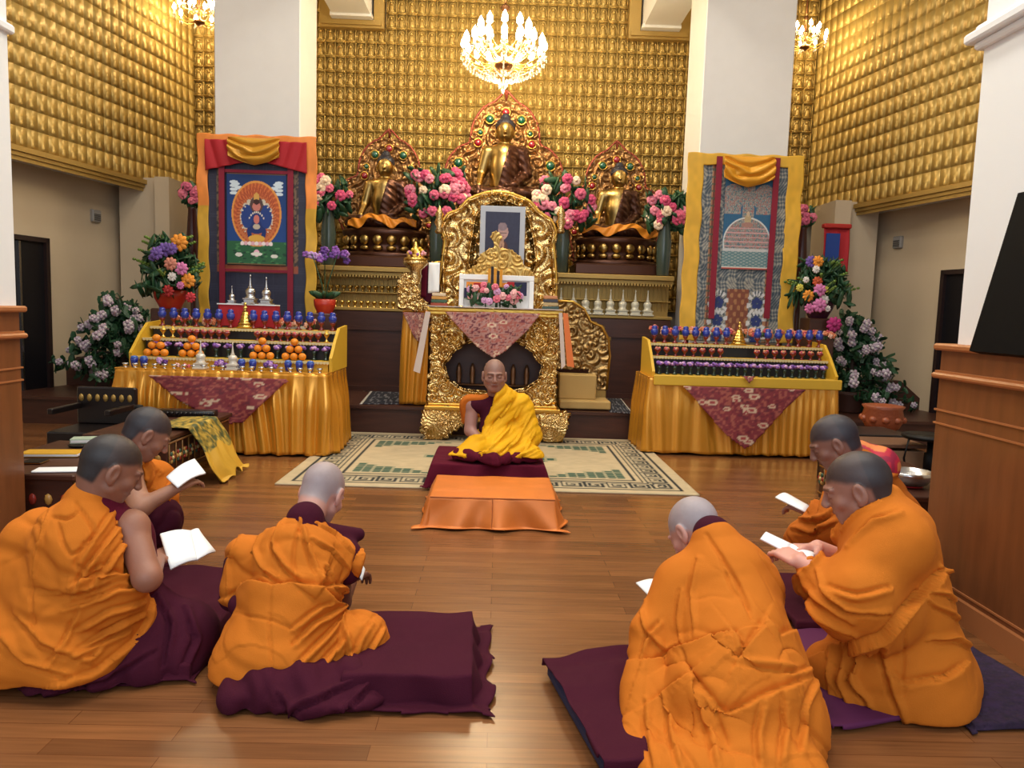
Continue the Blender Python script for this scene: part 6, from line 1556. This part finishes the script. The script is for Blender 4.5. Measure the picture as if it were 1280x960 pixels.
cr=[('g',.012,.006,[(98,640),(82,650),(66,646)]),('g',.012,.006,[(94,628),(112,652),(120,668),(104,680)]),('g',.010,.006,[(70,650),(78,676),(88,696),(110,660+20)]),('g',.010,.006,[(104,680),(92,706),(108,716),(128,705)]),
    ('f',.014,.010,[(150,655),(128,684),(105,715),(90,745)]),('f',.014,.010,[(156,676),(134,706),(112,735)]),('f',.012,.009,[(140,640),(122,665),(100,700)]),('f',.010,.009,[(60,640),(48,680),(40,720)]),
    ('f',.014,.010,[(185,738),(150,735),(112,752),(80,760)]),('f',.014,.011,[(180,752),(140,762),(100,785)]),('f',.014,.011,[(178,768),(140,785),(100,810)]),('f',.013,.010,[(160,788),(125,805),(92,818)]),('f',.012,.010,[(170,722),(140,715),(112,720),(90,730)]),
    ('h',.016,.04,[(84,742),(110,740),(140,728)]),('g',.008,.006,[(40,700),(38,760),(46,800)]),('g',.006,.006,[(30,735),(75,740),(108,748)]),('f',.012,.012,[(20,770),(50,805),(110,830)]),('f',.010,.012,[(0,800),(30,830),(90,848)]),
    ('f',.010,.009,[(128,806),(118,820),(104,824)]),('h',.014,.04,[(192,738),(186,772),(168,800),(120,838),(60,858)]),('g',.008,.006,[(120,700),(118,730),(124,745)]),('f',.010,.009,[(100,760),(80,800),(60,830)])]
mk.cloth('robe',fn,(-.62,-.50,-.06),(.45,.45,.66),.0064,ORANGE,wr=[('par',(.3,.2,1),10,.006,(0,0,.2),.35)],cr=cr,seed=8)
def fn(p):
    d=U_(p,[('c',hp+[0,0,-.16],kR+[0,0,-.04],.17,.105),('c',kR+[0,0,-.06],L(225,835,2.42),.10,.05),('c',L(215,845,2.40)*[1,1,0]+[0,0,-.02],L(60,880,2.27)*[1,1,0]+[0,0,-.03],.045,.05),('c',L(130,870,2.33)*[1,1,0]+[0,0,-.02],L(180,820,2.42)*[1,1,0],.06,.08),('c',L(240,790,2.55),L(180,830,2.42),.09,.09),('c',L(190,750,2.52),L(225,790,2.5),.07,.08)],.08); return np.maximum(d,-.052-p[...,2])
mk.cloth('maroon_skirt',fn,(-.55,-.55,-.08),(.65,.60,.35),.008,MAROOND,wr=[('par',(.7,.7,.3),8,.010,(.2,0,0),.4)],cr=[('f',.014,.012,[(195,745),(215,780),(205,830)]),('f',.014,.012,[(230,760),(245,800),(230,835)]),('f',.012,.012,[(60,870),(130,850),(190,815)])],seed=9)
def fn(p):
    return U_(p,[('c',L(62,668,2.58),L(36,700,2.56),.080,.075),('c',L(40,690,2.56),L(16,745,2.52),.075,.045),('ck',sR+[-.005,0,-.01],sR+[.0,.0,-.05],.068,.060,.03),('ck',nk+[.0,.03,-.03],nk+[0,.02,.01],.08,.070,.03),('ck',sR+[-.01,.02,-.05],sR+[-.0,.04,-.2],.06,.05,.03)],.04)
mk.cloth('maroon_vest',fn,(-.55,-.40,-.02),(.45,.45,.66),.008,MAROON,seed=10)
book('large open white book held low in front of the leftmost monk',[[P(200,668,2.66),P(238,664,2.78),P(246,700,2.62),P(213,712,2.54)],[P(238,664,2.78),P(248,664,2.84),P(269,690,2.74),P(246,700,2.62)]],.008,'book')
# ---------------------------------------------------------------- M6 : left, behind M1
mk=Monk('monk with cropped black hair stretching one arm with a booklet, sitting behind the leftmost monk',(-1.72,3.30,.06),62)
L=mk.L
nk=L(163,572,3.27); hd=L(184,541,3.24)
mk.head(hd,rotm(.05,-.70,.0),rgb(140,94,74),rgb(44,40,44),.04,nk)
sR=L(160,592,3.20); eR=L(176,634,3.10); wR=L(216,612,3.16)
mk.arm(sR,eR,wR,L(228,606,3.2)-wR,(0,.2,1),rgb(166,118,92),.6,-1)
sL=L(150,590,3.42); hp=L(130,650,3.28); kR=L(198,640,3.3); TT(mk,hp,nk,sR,sL,SK1)
base=[('c',hp,hp+[.03,0,0],.18,.18),('c',hp+[0,.0,.05],nk+[0,-.03,-.10],.17,.13),('c',sL,sR+[-.02,0,-.0],.08,.062),('c',nk+[0,-.02,-.05],nk+[0,0,.025],.10,.068),('c',hp,L(196,628,3.36),.12,.10),('ck',sL,L(196,598,3.42),.09,.085,.05)]
def fn(p):
    d=U_(p,base,.05); d=np.maximum(d,-cone(p,sR,eR,.062,.05)); return np.maximum(d,-(p[...,2]-.0))
mk.cloth('robe',fn,(-.45,-.35,-.03),(.45,.55,.62),.009,ORANGE,wr=[('par',(.4,.2,1),9,.007,(0,.1,.2),.3)],cr=[('f',.014,.010,[(215,598),(205,620),(212,640)]),('f',.014,.010,[(200,590),(190,615),(200,640)]),('f',.012,.010,[(150,560),(172,575),(182,600)]),('f',.012,.01,[(222,605),(200,630),(190,650)])],seed=11)
def fn(p):
    return np.maximum(U_(p,[('c',hp+[0,0,-.08],kR+[0,0,-.03],.15,.10),('c',kR+[0,0,-.06],L(205,655,3.25),.08,.07)],.06),-.008-p[...,2])
mk.cloth('maroon_skirt',fn,(-.45,-.45,-.03),(.55,.60,.3),.010,MAROOND,wr=[('par',(.7,.7,.3),8,.008,(.2,0,0),.4)],seed=12)
book('small white booklet at the end of an outstretched arm near the carved low table',[[P(208,597,3.18),P(243,574,3.36),P(257,592,3.26),P(222,610,3.10)]],.008)
AMPK[0]=1.05
# ---------------------------------------------------------------- M3 : front right, bending left
mk=Monk('monk with shaved grey head bending left over a booklet, in front on the navy mat',(.68,2.13,.08),-22)
L=mk.L
nk=L(892,686,2.42); hd=L(868,662,2.52)
mk.head(hd,rotm(.35,-.85,.10),rgb(186,136,122),rgb(160,148,150),.03,nk)
sR=L(960,722,2.40); sL=L(852,730,2.38); eL=L(822,800,2.30); wL=L(822,748,2.55)
mk.arm(sL,eL,wL,L(824,736,2.64)-wL,(0,.2,1),rgb(186,136,122),.6,1,upper=False)
hp=L(925,905,2.10); TT(mk,hp,nk,sR,sL,SK2)
base=[('c',hp+[-.04,-.0,.0],hp+[.06,-.0,.0],.20,.20),('c',hp+[0,.02,.08],nk+[.02,-.05,-.12],.205,.170),('c',sL+[.01,0,-.02],sR+[-.04,0,-.03],.085,.085),('c',nk+[0,-.04,-.06],nk+[0,-.0,.035],.125,.070),
      ('ck',sL,eL,.085,.085,.05),('ck',eL,L(822,768,2.46),.075,.06,.05),('ck',eL+[0,.0,-.02],L(806,860,2.18),.06,.055,.06),('ck',L(806,860,2.18),L(792,950,1.98),.055,.05,.06),('ck',L(792,950,1.98),L(812,985,1.88),.05,.045,.05),('c',L(850,985,1.87),L(975,985,1.88),.12,.14),('c',L(830,900,2.12),L(840,970,1.95),.09,.08),
      ('c',L(905,960,2.0),L(965,960,2.02),.14,.13),('c',L(850,930,2.10),L(900,1000,2.0),.10,.12),('c',L(960,830,2.2),L(972,930,2.05),.11,.11)]
def fn(p): return np.maximum(U_(p,base,.06),-.078-p[...,2])
cr=[('g',.014,.007,[(882,668),(905,700),(925,735),(940,775)]),('h',.020,.06,[(950,781),(940,798),(930,815),(926,800),(918,790)]),('h',.024,.12,[(918,790),(890,798),(862,808),(848,812),(820,826),(800,826)]),
    ('h',.014,.06,[(1012,785),(990,788),(972,796),(960,778)]),('g',.008,.006,[(900,700),(915,735),(935,762)]),
    ('f',.010,.010,[(850,740),(846,775),(850,808)]),('f',.012,.012,[(870,700),(862,740),(866,790)]),('f',.010,.009,[(800,765),(806,790),(832,815),(848,805)]),('f',.012,.010,[(822,780),(806,800),(800,820)]),
    ('h',.022,.10,[(1000,852),(960,866),(925,885),(905,892),(885,868),(866,843)]),('h',.016,.06,[(866,843),(850,856),(835,868),(818,877)]),('g',.012,.008,[(868,845),(885,872),(900,900),(908,932)]),('g',.008,.006,[(858,815),(866,843)]),
    ('f',.012,.010,[(1030,820),(1005,838),(985,842)]),('f',.012,.012,[(1020,848),(1002,880),(1000,940)]),('f',.012,.012,[(950,880),(945,920),(948,960)]),('f',.012,.012,[(880,880),(885,920),(895,960)]),('f',.012,.012,[(976,872),(978,910),(975,955)]),
    ('f',.010,.012,[(806,880),(808,920),(815,955)]),('f',.012,.010,[(836,875),(836,920),(850,960)]),('f',.010,.010,[(985,700),(1005,750),(1020,790)]),('g',.006,.006,[(948,690),(980,740),(1008,786)]),('f',.010,.012,[(920,830),(950,835),(1000,840)]),
    ('f',.010,.008,[(806,752),(800,775),(804,790)])]
mk.cloth('robe',fn,(-.46,-.50,-.09),(.46,.55,.62),.0062,ORANGE,wr=[('par',(1,.2,.1),8,.005,(0,-.2,.0),.3)],cr=cr,seed=13)
def fn(p): return U_(p,[('c',nk+[0,-.03,-.05],nk+[0,.01,.045],.08,.066),('c',hp+[.1,-.1,-.14],hp+[.14,-.2,-.18],.08,.06)],.04)
mk.cloth('maroon_vest',fn,(-.3,-.45,-.1),(.4,.45,.66),.008,MAROOND,seed=14)
book('small white booklet under the bowed head of the front right monk',[[P(795,729,2.66),P(832,727,2.70),P(836,742,2.58),P(812,746,2.56)]],.006)
AMPK[0]=1.4
# ---------------------------------------------------------------- M4 : right, reading
mk=Monk('',(1.30,2.44,.035),-62)
mk.t['label']='broad monk with cropped dark hair at the right front, booklet in both hands'
L=mk.L
nk=L(1098,638,2.40); hd=L(1072,609,2.39)
mk.head(hd,rotm(.05,-.45,.0),rgb(150,106,90),rgb(50,42,44),.045,nk,scale=1.06)
sL=L(1112,672,2.28); eL=L(1070,745,2.22); wL=L(1000,702,2.36)
mk.arm(sL,eL,wL,L(982,692,2.42)-wL,(0,.3,1),rgb(206,150,134),.8,1,upper=False)
wR=L(1022,684,2.52); mk.arm(sL,L(1050,700,2.55),wR,L(1002,684,2.50)-wR,(0,.3,1),rgb(206,150,134),.8,-1,upper=False)
sR=L(1110,650,2.60); hp=L(1132,828,2.40); TT(mk,hp,nk,sR,sL,SK2)
base=[('c',hp+[-.04,.0,-.02],hp+[.05,.0,-.02],.195,.19),('c',hp+[0,.03,.06],nk+[0,-.03,-.12],.20,.155),('c',sL+[.01,-.01,-.02],sR+[.0,0,-.02],.095,.085),('c',nk+[0,-.02,-.06],nk+[0,.005,.035],.125,.078),
      ('ck',sL+[0,-.01,0],eL,.105,.10,.06),('ck',eL,L(1018,716,2.34),.095,.055,.05),('ck',eL,L(1030,770,2.22),.09,.04,.06),('c',L(1060,770,2.26),L(1100,770,2.25),.09,.10),
      ('c',hp,L(1050,840,2.45),.15,.12),('c',L(1065,850,2.36),L(1150,880,2.30),.10,.14),('c',L(1150,880,2.32),L(1170,850,2.40),.13,.13),('c',L(1005,730,2.42),L(1040,720,2.5),.04,.07)]
def fn(p): return np.maximum(U_(p,base,.06),-.02-p[...,2])
cr=[('h',.024,.12,[(1190,702),(1172,718),(1150,738),(1125,765),(1103,792),(1060,806),(1030,816)]),
    ('f',.014,.012,[(1020,716),(1030,745),(1060,765),(1110,768)]),('f',.014,.012,[(1046,660),(1030,690),(1008,708)]),('f',.012,.012,[(1000,722),(1020,752),(1060,778)]),('f',.012,.012,[(1000,742),(1020,775),(1065,795)]),('f',.012,.012,[(1110,735),(1070,745),(1035,735)]),
    ('f',.010,.009,[(1096,628),(1075,640),(1052,660)]),('g',.010,.007,[(1050,640),(1042,670),(1010,706)]),('f',.010,.012,[(1120,640),(1090,650),(1060,680)]),
    ('g',.007,.006,[(1124,780),(1128,820),(1128,868)]),('g',.006,.006,[(1128,856),(1170,850),(1196,838)]),('f',.010,.010,[(1150,738),(1180,745),(1205,760)]),('f',.010,.010,[(1150,752),(1190,770),(1216,790)]),('f',.010,.010,[(1176,712),(1196,730),(1205,750)]),
    ('f',.014,.012,[(1080,812),(1060,850),(1085,880)]),('f',.012,.012,[(1058,818),(1048,850),(1060,885)]),('f',.012,.012,[(1100,800),(1110,850),(1128,900)]),('h',.014,.05,[(1204,830),(1180,845),(1128,852),(1112,840)]),('f',.010,.012,[(1040,820),(1036,850),(1040,880)]),('f',.012,.012,[(1160,800),(1190,800),(1218,812)])]
mk.cloth('robe',fn,(-.50,-.45,-.04),(.45,.60,.68),.0064,ORANGE,wr=[('par',(.5,.4,1),7,.006,(0,.1,.2),.35)],cr=cr,seed=15)
book('white booklet in both hands of the broad monk at the right front',[[P(950,674,2.50),P(958,666,2.56),P(988,680,2.54),P(985,692,2.46)],[P(985,692,2.46),P(988,680,2.54),P(1019,692,2.46),P(1014,706,2.38)]],.006)
# ---------------------------------------------------------------- M5 : right, behind
mk=Monk('monk with a red flowered scarf at the neck, reading behind the broad right monk',(1.58,3.14,.05),-68)
L=mk.L
nk=L(1066,572,3.08); hd=L(1043,552,3.04)
mk.head(hd,rotm(.05,-.60,.0),rgb(132,92,78),rgb(46,42,48),.04,nk)
sL=L(1075,600,2.96); eL=L(1045,655,2.92); wL=L(1018,642,3.02)
mk.arm(sL,eL,wL,L(1004,636,3.06)-wL,(0,.3,1),rgb(150,106,90),.7,1,upper=False)
sR=L(1080,590,3.25); hp=L(1105,690,3.10); TT(mk,hp,nk,sR,sL,SK3)
base=[('c',hp,hp+[0,0,.02],.20,.2),('c',hp+[0,.0,.06],nk+[0,-.04,-.11],.19,.14),('c',sL,sR,.09,.085),('c',nk+[0,-.03,-.06],nk+[0,0,.025],.11,.070),('ck',sL,eL,.095,.09,.05),('ck',eL,L(1020,648,2.98),.08,.05,.05),('c',hp,L(1010,680,3.1),.14,.10),('ck',eL,L(1005,668,3.0),.09,.07,.05)]
def fn(p): return np.maximum(U_(p,base,.05),-.0-p[...,2])
mk.cloth('robe',fn,(-.45,-.40,-.03),(.45,.60,.68),.009,ORANGE2,wr=[('par',(.5,.4,1),8,.007,(0,.1,.2),.35)],cr=[('f',.016,.011,[(1022,590),(1020,620),(1012,640)]),('f',.016,.011,[(1045,600),(1030,625),(1022,645)]),('f',.016,.011,[(1000,650),(1025,652),(1042,640)]),('f',.014,.011,[(990,662),(1015,668),(1040,655)]),('h',.014,.05,[(1100,600),(1070,600),(1050,590),(1024,582)]),('f',.014,.011,[(1120,590),(1090,600),(1060,625)])],seed=16)
def fn(p): return np.maximum(U_(p,[('c',nk+[0,-.03,-.045],nk+[.0,-.01,.005],.108,.074),('c',nk+[0,-.05,-.05],L(1098,582,3.05),.10,.085)],.04),-(p[...,2]-nk[2]+.09))
V,Q=nets(fn,(-.3,-.4,.2),(.4,.3,.75),.008); V=relax(V,Q,2,.5); n=vnoise(V*28); c=np.empty((len(V),3)); c[:]=rgb(190,36,58); c[n>.25]=rgb(222,130,70); c[n<-.4]=rgb(150,30,60); np_obj('flowered_scarf',V,Q,VCS,mk.t,True,c)
book('white booklet held by the monk with the red flowered scarf',[[P(969,622,3.12),P(985,618,3.18),P(1017,636,3.10),P(1006,640,3.0)]],.006)

# ================================================================== LOW TABLES AND CLUTTER
def low_table(label,x0,x1,y0,y1,h,seed,face=1):
    t=thing('low_table',label,'table',((x0+x1)/2,(y0+y1)/2,0)); a,b,c,d=(x0-x1)/2,(x1-x0)/2,(y0-y1)/2,(y1-y0)/2
    m=M(); m.bbox(a-.02,b+.02,c-.02,d+.02,h-.03,h,.006); m.bbox(a,b,c,d,.10,h-.03,.004); m.build('table_body',DWOOD,t)
    m=M()
    for x in (a+.04,b-.04):
        for y in (c+.04,d-.04): m.lathe([(.025,0),(.04,.03),(.03,.07),(.045,.11)],(x,y,0),8)
    m.build('feet',DWOOD,t,True)
    rs=np.random.RandomState(seed); m=M(); xf=b+.006 if face>0 else a-.006
    for k in range(int((y1-y0)/.10)):
        yy=c+.06+k*.10
        for j in range(6): an=j*1.047; m.ell((xf,yy+.028*math.cos(an),.23+.028*math.sin(an)),(.010,.016,.016),6,4,[C_(150,52,40),C_(186,140,70),C_(60,90,70)][(k+j)%3])
        m.ell((xf+.004*face,yy,.23),(.012,.014,.014),6,4,C_(206,180,120))
        m.box(min(xf-.004,xf+.004),max(xf-.004,xf+.004),yy-.048,yy-.042,.13,h-.05,C_(140,100,50))
    for z in (.13,h-.055): m.box(xf-.005,xf+.005,c+.01,d-.01,z,z+.012,C_(150,104,56))
    for k in range(int((x1-x0)/.08)):
        xx=a+.05+k*.08; m.ell((xx,c-.004,.23),(.022,.010,.03),6,4,[C_(150,52,40),C_(186,140,70)][k%2])
    m.build('painted_carving',VCG,t,True); return t
XT=-2.13
low_table('carved dark wooden low table between the left altar and the monk stretching his arm',-2.62,XT+.02,4.75,5.85,.38,1)
low_table('low table with papers beside the left wooden pedestal',-2.70,XT,3.72,4.6,.36,2)
# beaded rail on the far table
t=thing('beaded_rail','dark beaded tray standing on the far end of the carved low table','tray',(-2.3,5.6,.382)); m=M(); m.bbox(-.28,.18,-.05,.05,0,.05,.005); 
for k in range(14): m.ell((-.26+.034*k,-.054,.028),.013,6,4)
m.build('tray',mat('black lacquer',rgb(24,18,18),.3),t,True)
# gold and green brocade cloth slipping off that table
def fn(U,V):
    x=-2.30+.68*U; top=.402; e=np.maximum(x+2.06,0); z=top-1.05*e*(.9+.15*np.sin(V*9)); z=np.maximum(z,.012+.02*V); xx=np.where(e>0,-2.06+.45*e+.01*np.sin(V*22)*np.minimum(e*8,1),x); y=4.93+.50*V+.12*U
    p=Paint(U,V,C_(150,128,52)); n=vnoise(np.stack([U*30,V*26,U*0],-1)); p.m(n>.2,C_(76,84,48)); p.m(n<-.4,C_(196,166,70)); p.m(U>.62,C_(206,160,50)); return xx,y+.02*np.sin(U*14),z+.008*np.sin(V*26)*(U>.2),p.C
o=grid('brocade_cloth',70,60,fn,VCS); solid(o,.005,0); tag(o,'green and gold brocade cloth slipping off the carved low table onto the floor','cloth')
zt2=.362
def slab(name,label,cat,px,py,w,d,h,rz,m,z=zt2):
    q=F(px,py,z); t=thing(name,label,cat,(q.x,q.y,z),rz); b=M(); b.bbox(-w/2,w/2,-d/2,d/2,0,h,.003); b.build('cover' if 'book' in name else 'body',m,t)
    b=M(); b.box(-w/2+.006,w/2+.002,-d/2-.002,d/2-.006,h*.25,h*.75); b.build('pages' if cat in('book','paper') else 'band',PAPER if cat in('book','paper') else BRASS,t); return t
slab('scripture_book','yellow cloth wrapped scripture lying on the low table beside the left pedestal','book',66,569,.30,.13,.022,.15,mat('yellow binding',rgb(206,158,40),.6))
slab('paper_stack','loose white sheets on the low table in front of the yellow scripture','paper',76,588,.24,.10,.008,.2,PAPER)
slab('dark_folder','dark folder beside the white sheets on the low table','folder',44,578,.10,.10,.010,.1,BLACK)
slab('scripture_book','small white and green book at the far end of the near low table','book',108,553,.16,.10,.03,.3,mat('pale green binding',rgb(170,190,170),.6))
q=F(94,560,zt2); t=thing('pen_tray','small black tray behind the yellow scripture on the low table','tray',(q.x,q.y+.03,zt2)); m=M(); m.lathe([(.05,0),(.06,.012),(.05,.012),(0,.008)],n=14,cap=False,sy=.6); m.build('tray',BLACK,t,True)
q=F(130,552,.382); t=thing('thermos','dark green flask with black lid on the carved low table','flask',(-2.36,4.9,.382)); m=M(); m.lathe([(.032,0),(.034,.01),(.034,.12),(.028,.13)],n=14); m.build('flask',mat('dark green enamel',rgb(16,60,50),.3),t,True); m=M(); m.lathe([(.029,.13),(.029,.17),(.02,.175)],n=14); m.build('lid',BLACK,t,True)
t=thing('carved_armchair','dark carved low seat behind the left low table','seat',(-2.95,5.45,0)); m=M(); m.bbox(-.22,.22,-.22,.22,.0,.30,.01); m.bbox(-.22,.22,.17,.22,.30,.58,.01); m.bbox(-.22,-.18,-.2,.2,.42,.46,.005); m.bbox(.18,.22,-.2,.2,.42,.46,.005); m.build('seat',mat('black lacquer',rgb(24,18,18),.3),t)
m=M()
for k in range(7): m.ell((-.18+.06*k,.165,.50),(.02,.01,.03),6,4)
m.build('carving',GOLDM,t,True)
# right side : side table, bowl, music stand, carved pot
low_table('carved dark low table behind the right-hand monks, near the wooden pedestal',2.12,2.62,3.75,4.75,.36,3,-1)
q=F(1160,617,.362); t=thing('singing_bowl','shiny brass singing bowl on the low table beside the right pedestal','bowl',(2.27,3.97,.362)); m=M(); m.lathe([(.05,0),(.09,.02),(.115,.06),(.12,.085),(.112,.085),(.10,.05),(0,.015)],n=24,cap=False); m.build('bowl',SILVER,t,True); m=M(); m.lathe([(.06,-.0),(.07,.004),(.06,.02)],n=20); m.build('cushion',RED,t,True)
t=thing('red_cloth_bundle','small red and white folded cloth beside the brass singing bowl','cloth',(2.21,4.22,.362)); m=M(); m.ell((0,0,.028),(.07,.05,.026),12,6,C_(170,24,40)); m.ell((.05,-.02,.03),(.045,.04,.026),10,6,C_(206,200,196)); m.ell((-.05,.02,.024),(.04,.04,.02),10,6,C_(190,50,60)); m.build('cloth',VC,t,True)
q=P(1164,545,4.9); t=thing('round_stand','tall black stand with a small round top left of the right wooden pedestal','stand',(q.x,4.9,0)); m=M(); m.lathe([(.17,q.z-.02),(.18,q.z-.01),(.18,q.z+.005),(.0,q.z+.006)],n=24); m.build('round_top',BLACK,t,True); m=M(); m.lathe([(.022,.03),(.022,q.z-.25),(.035,q.z-.24),(.035,q.z-.12),(.02,q.z-.11),(.02,q.z-.02)],n=12); m.lathe([(.14,0),(.13,.02),(.03,.035)],n=20); m.build('pole',BLACK,t,True)
m=M(); m.tube([(-.16,-.02,q.z-.02),(-.19,-.03,q.z-.15),(-.15,-.05,q.z-.35),(-.05,-.06,q.z-.45)],.008,6); m.build('cable',BLACK,t,True)
q=P(1078,522,6.3); t=thing('carved_pot','carved orange brown lion-shaped pot behind the right altar end','pot',(2.95+.32,6.2,0)); s=1; m=M(); m.bbox(-.16,.16,-.12,.12,0,.34,.01); m.build('block',DWOOD,t)
m=M(); m.lathe([(.10,.34),(.13,.36),(.17,.44),(.15,.52),(.17,.55),(.14,.555),(0,.5)],n=20,cap=False)
for k in range(10): a=k*.628; m.ell((.155*math.cos(a),.155*math.sin(a),.44),(.035,.035,.03),8,5)
m.build('pot',mat('rust glaze',rgb(150,78,48),.4,bump=.6,bscale=30),t,True)
t=thing('low_cabinet','black carved low cabinet behind the right-hand monks','cabinet',(2.78,5.55,0)); m=M(); m.bbox(-.24,.24,-.2,.2,0,.40,.01); m.bbox(-.27,.27,-.22,.22,.40,.43,.006); m.build('body',mat('black lacquer',rgb(24,18,18),.3),t); m=M()
for k in range(6): m.ell((-.2+.08*k,-.205,.3),(.025,.01,.03),6,4); m.ell((-.2+.08*k,-.205,.15),(.025,.01,.03),6,4)
m.build('carving',GOLDM,t,True)
t=thing('storage_box','tan box behind the round black stand at the right','box',(P(1120,575,5.1).x-.03,5.12,0)); m=M(); m.bbox(-.20,.16,-.15,.15,0,.38,.006); m.build('box',mat('tan card',rgb(150,116,86),.7),t); m=M(); m.bbox(-.21,.17,-.16,.16,.40,.425,.004); m.build('lid',mat('brown lid',rgb(110,76,54),.6),t)
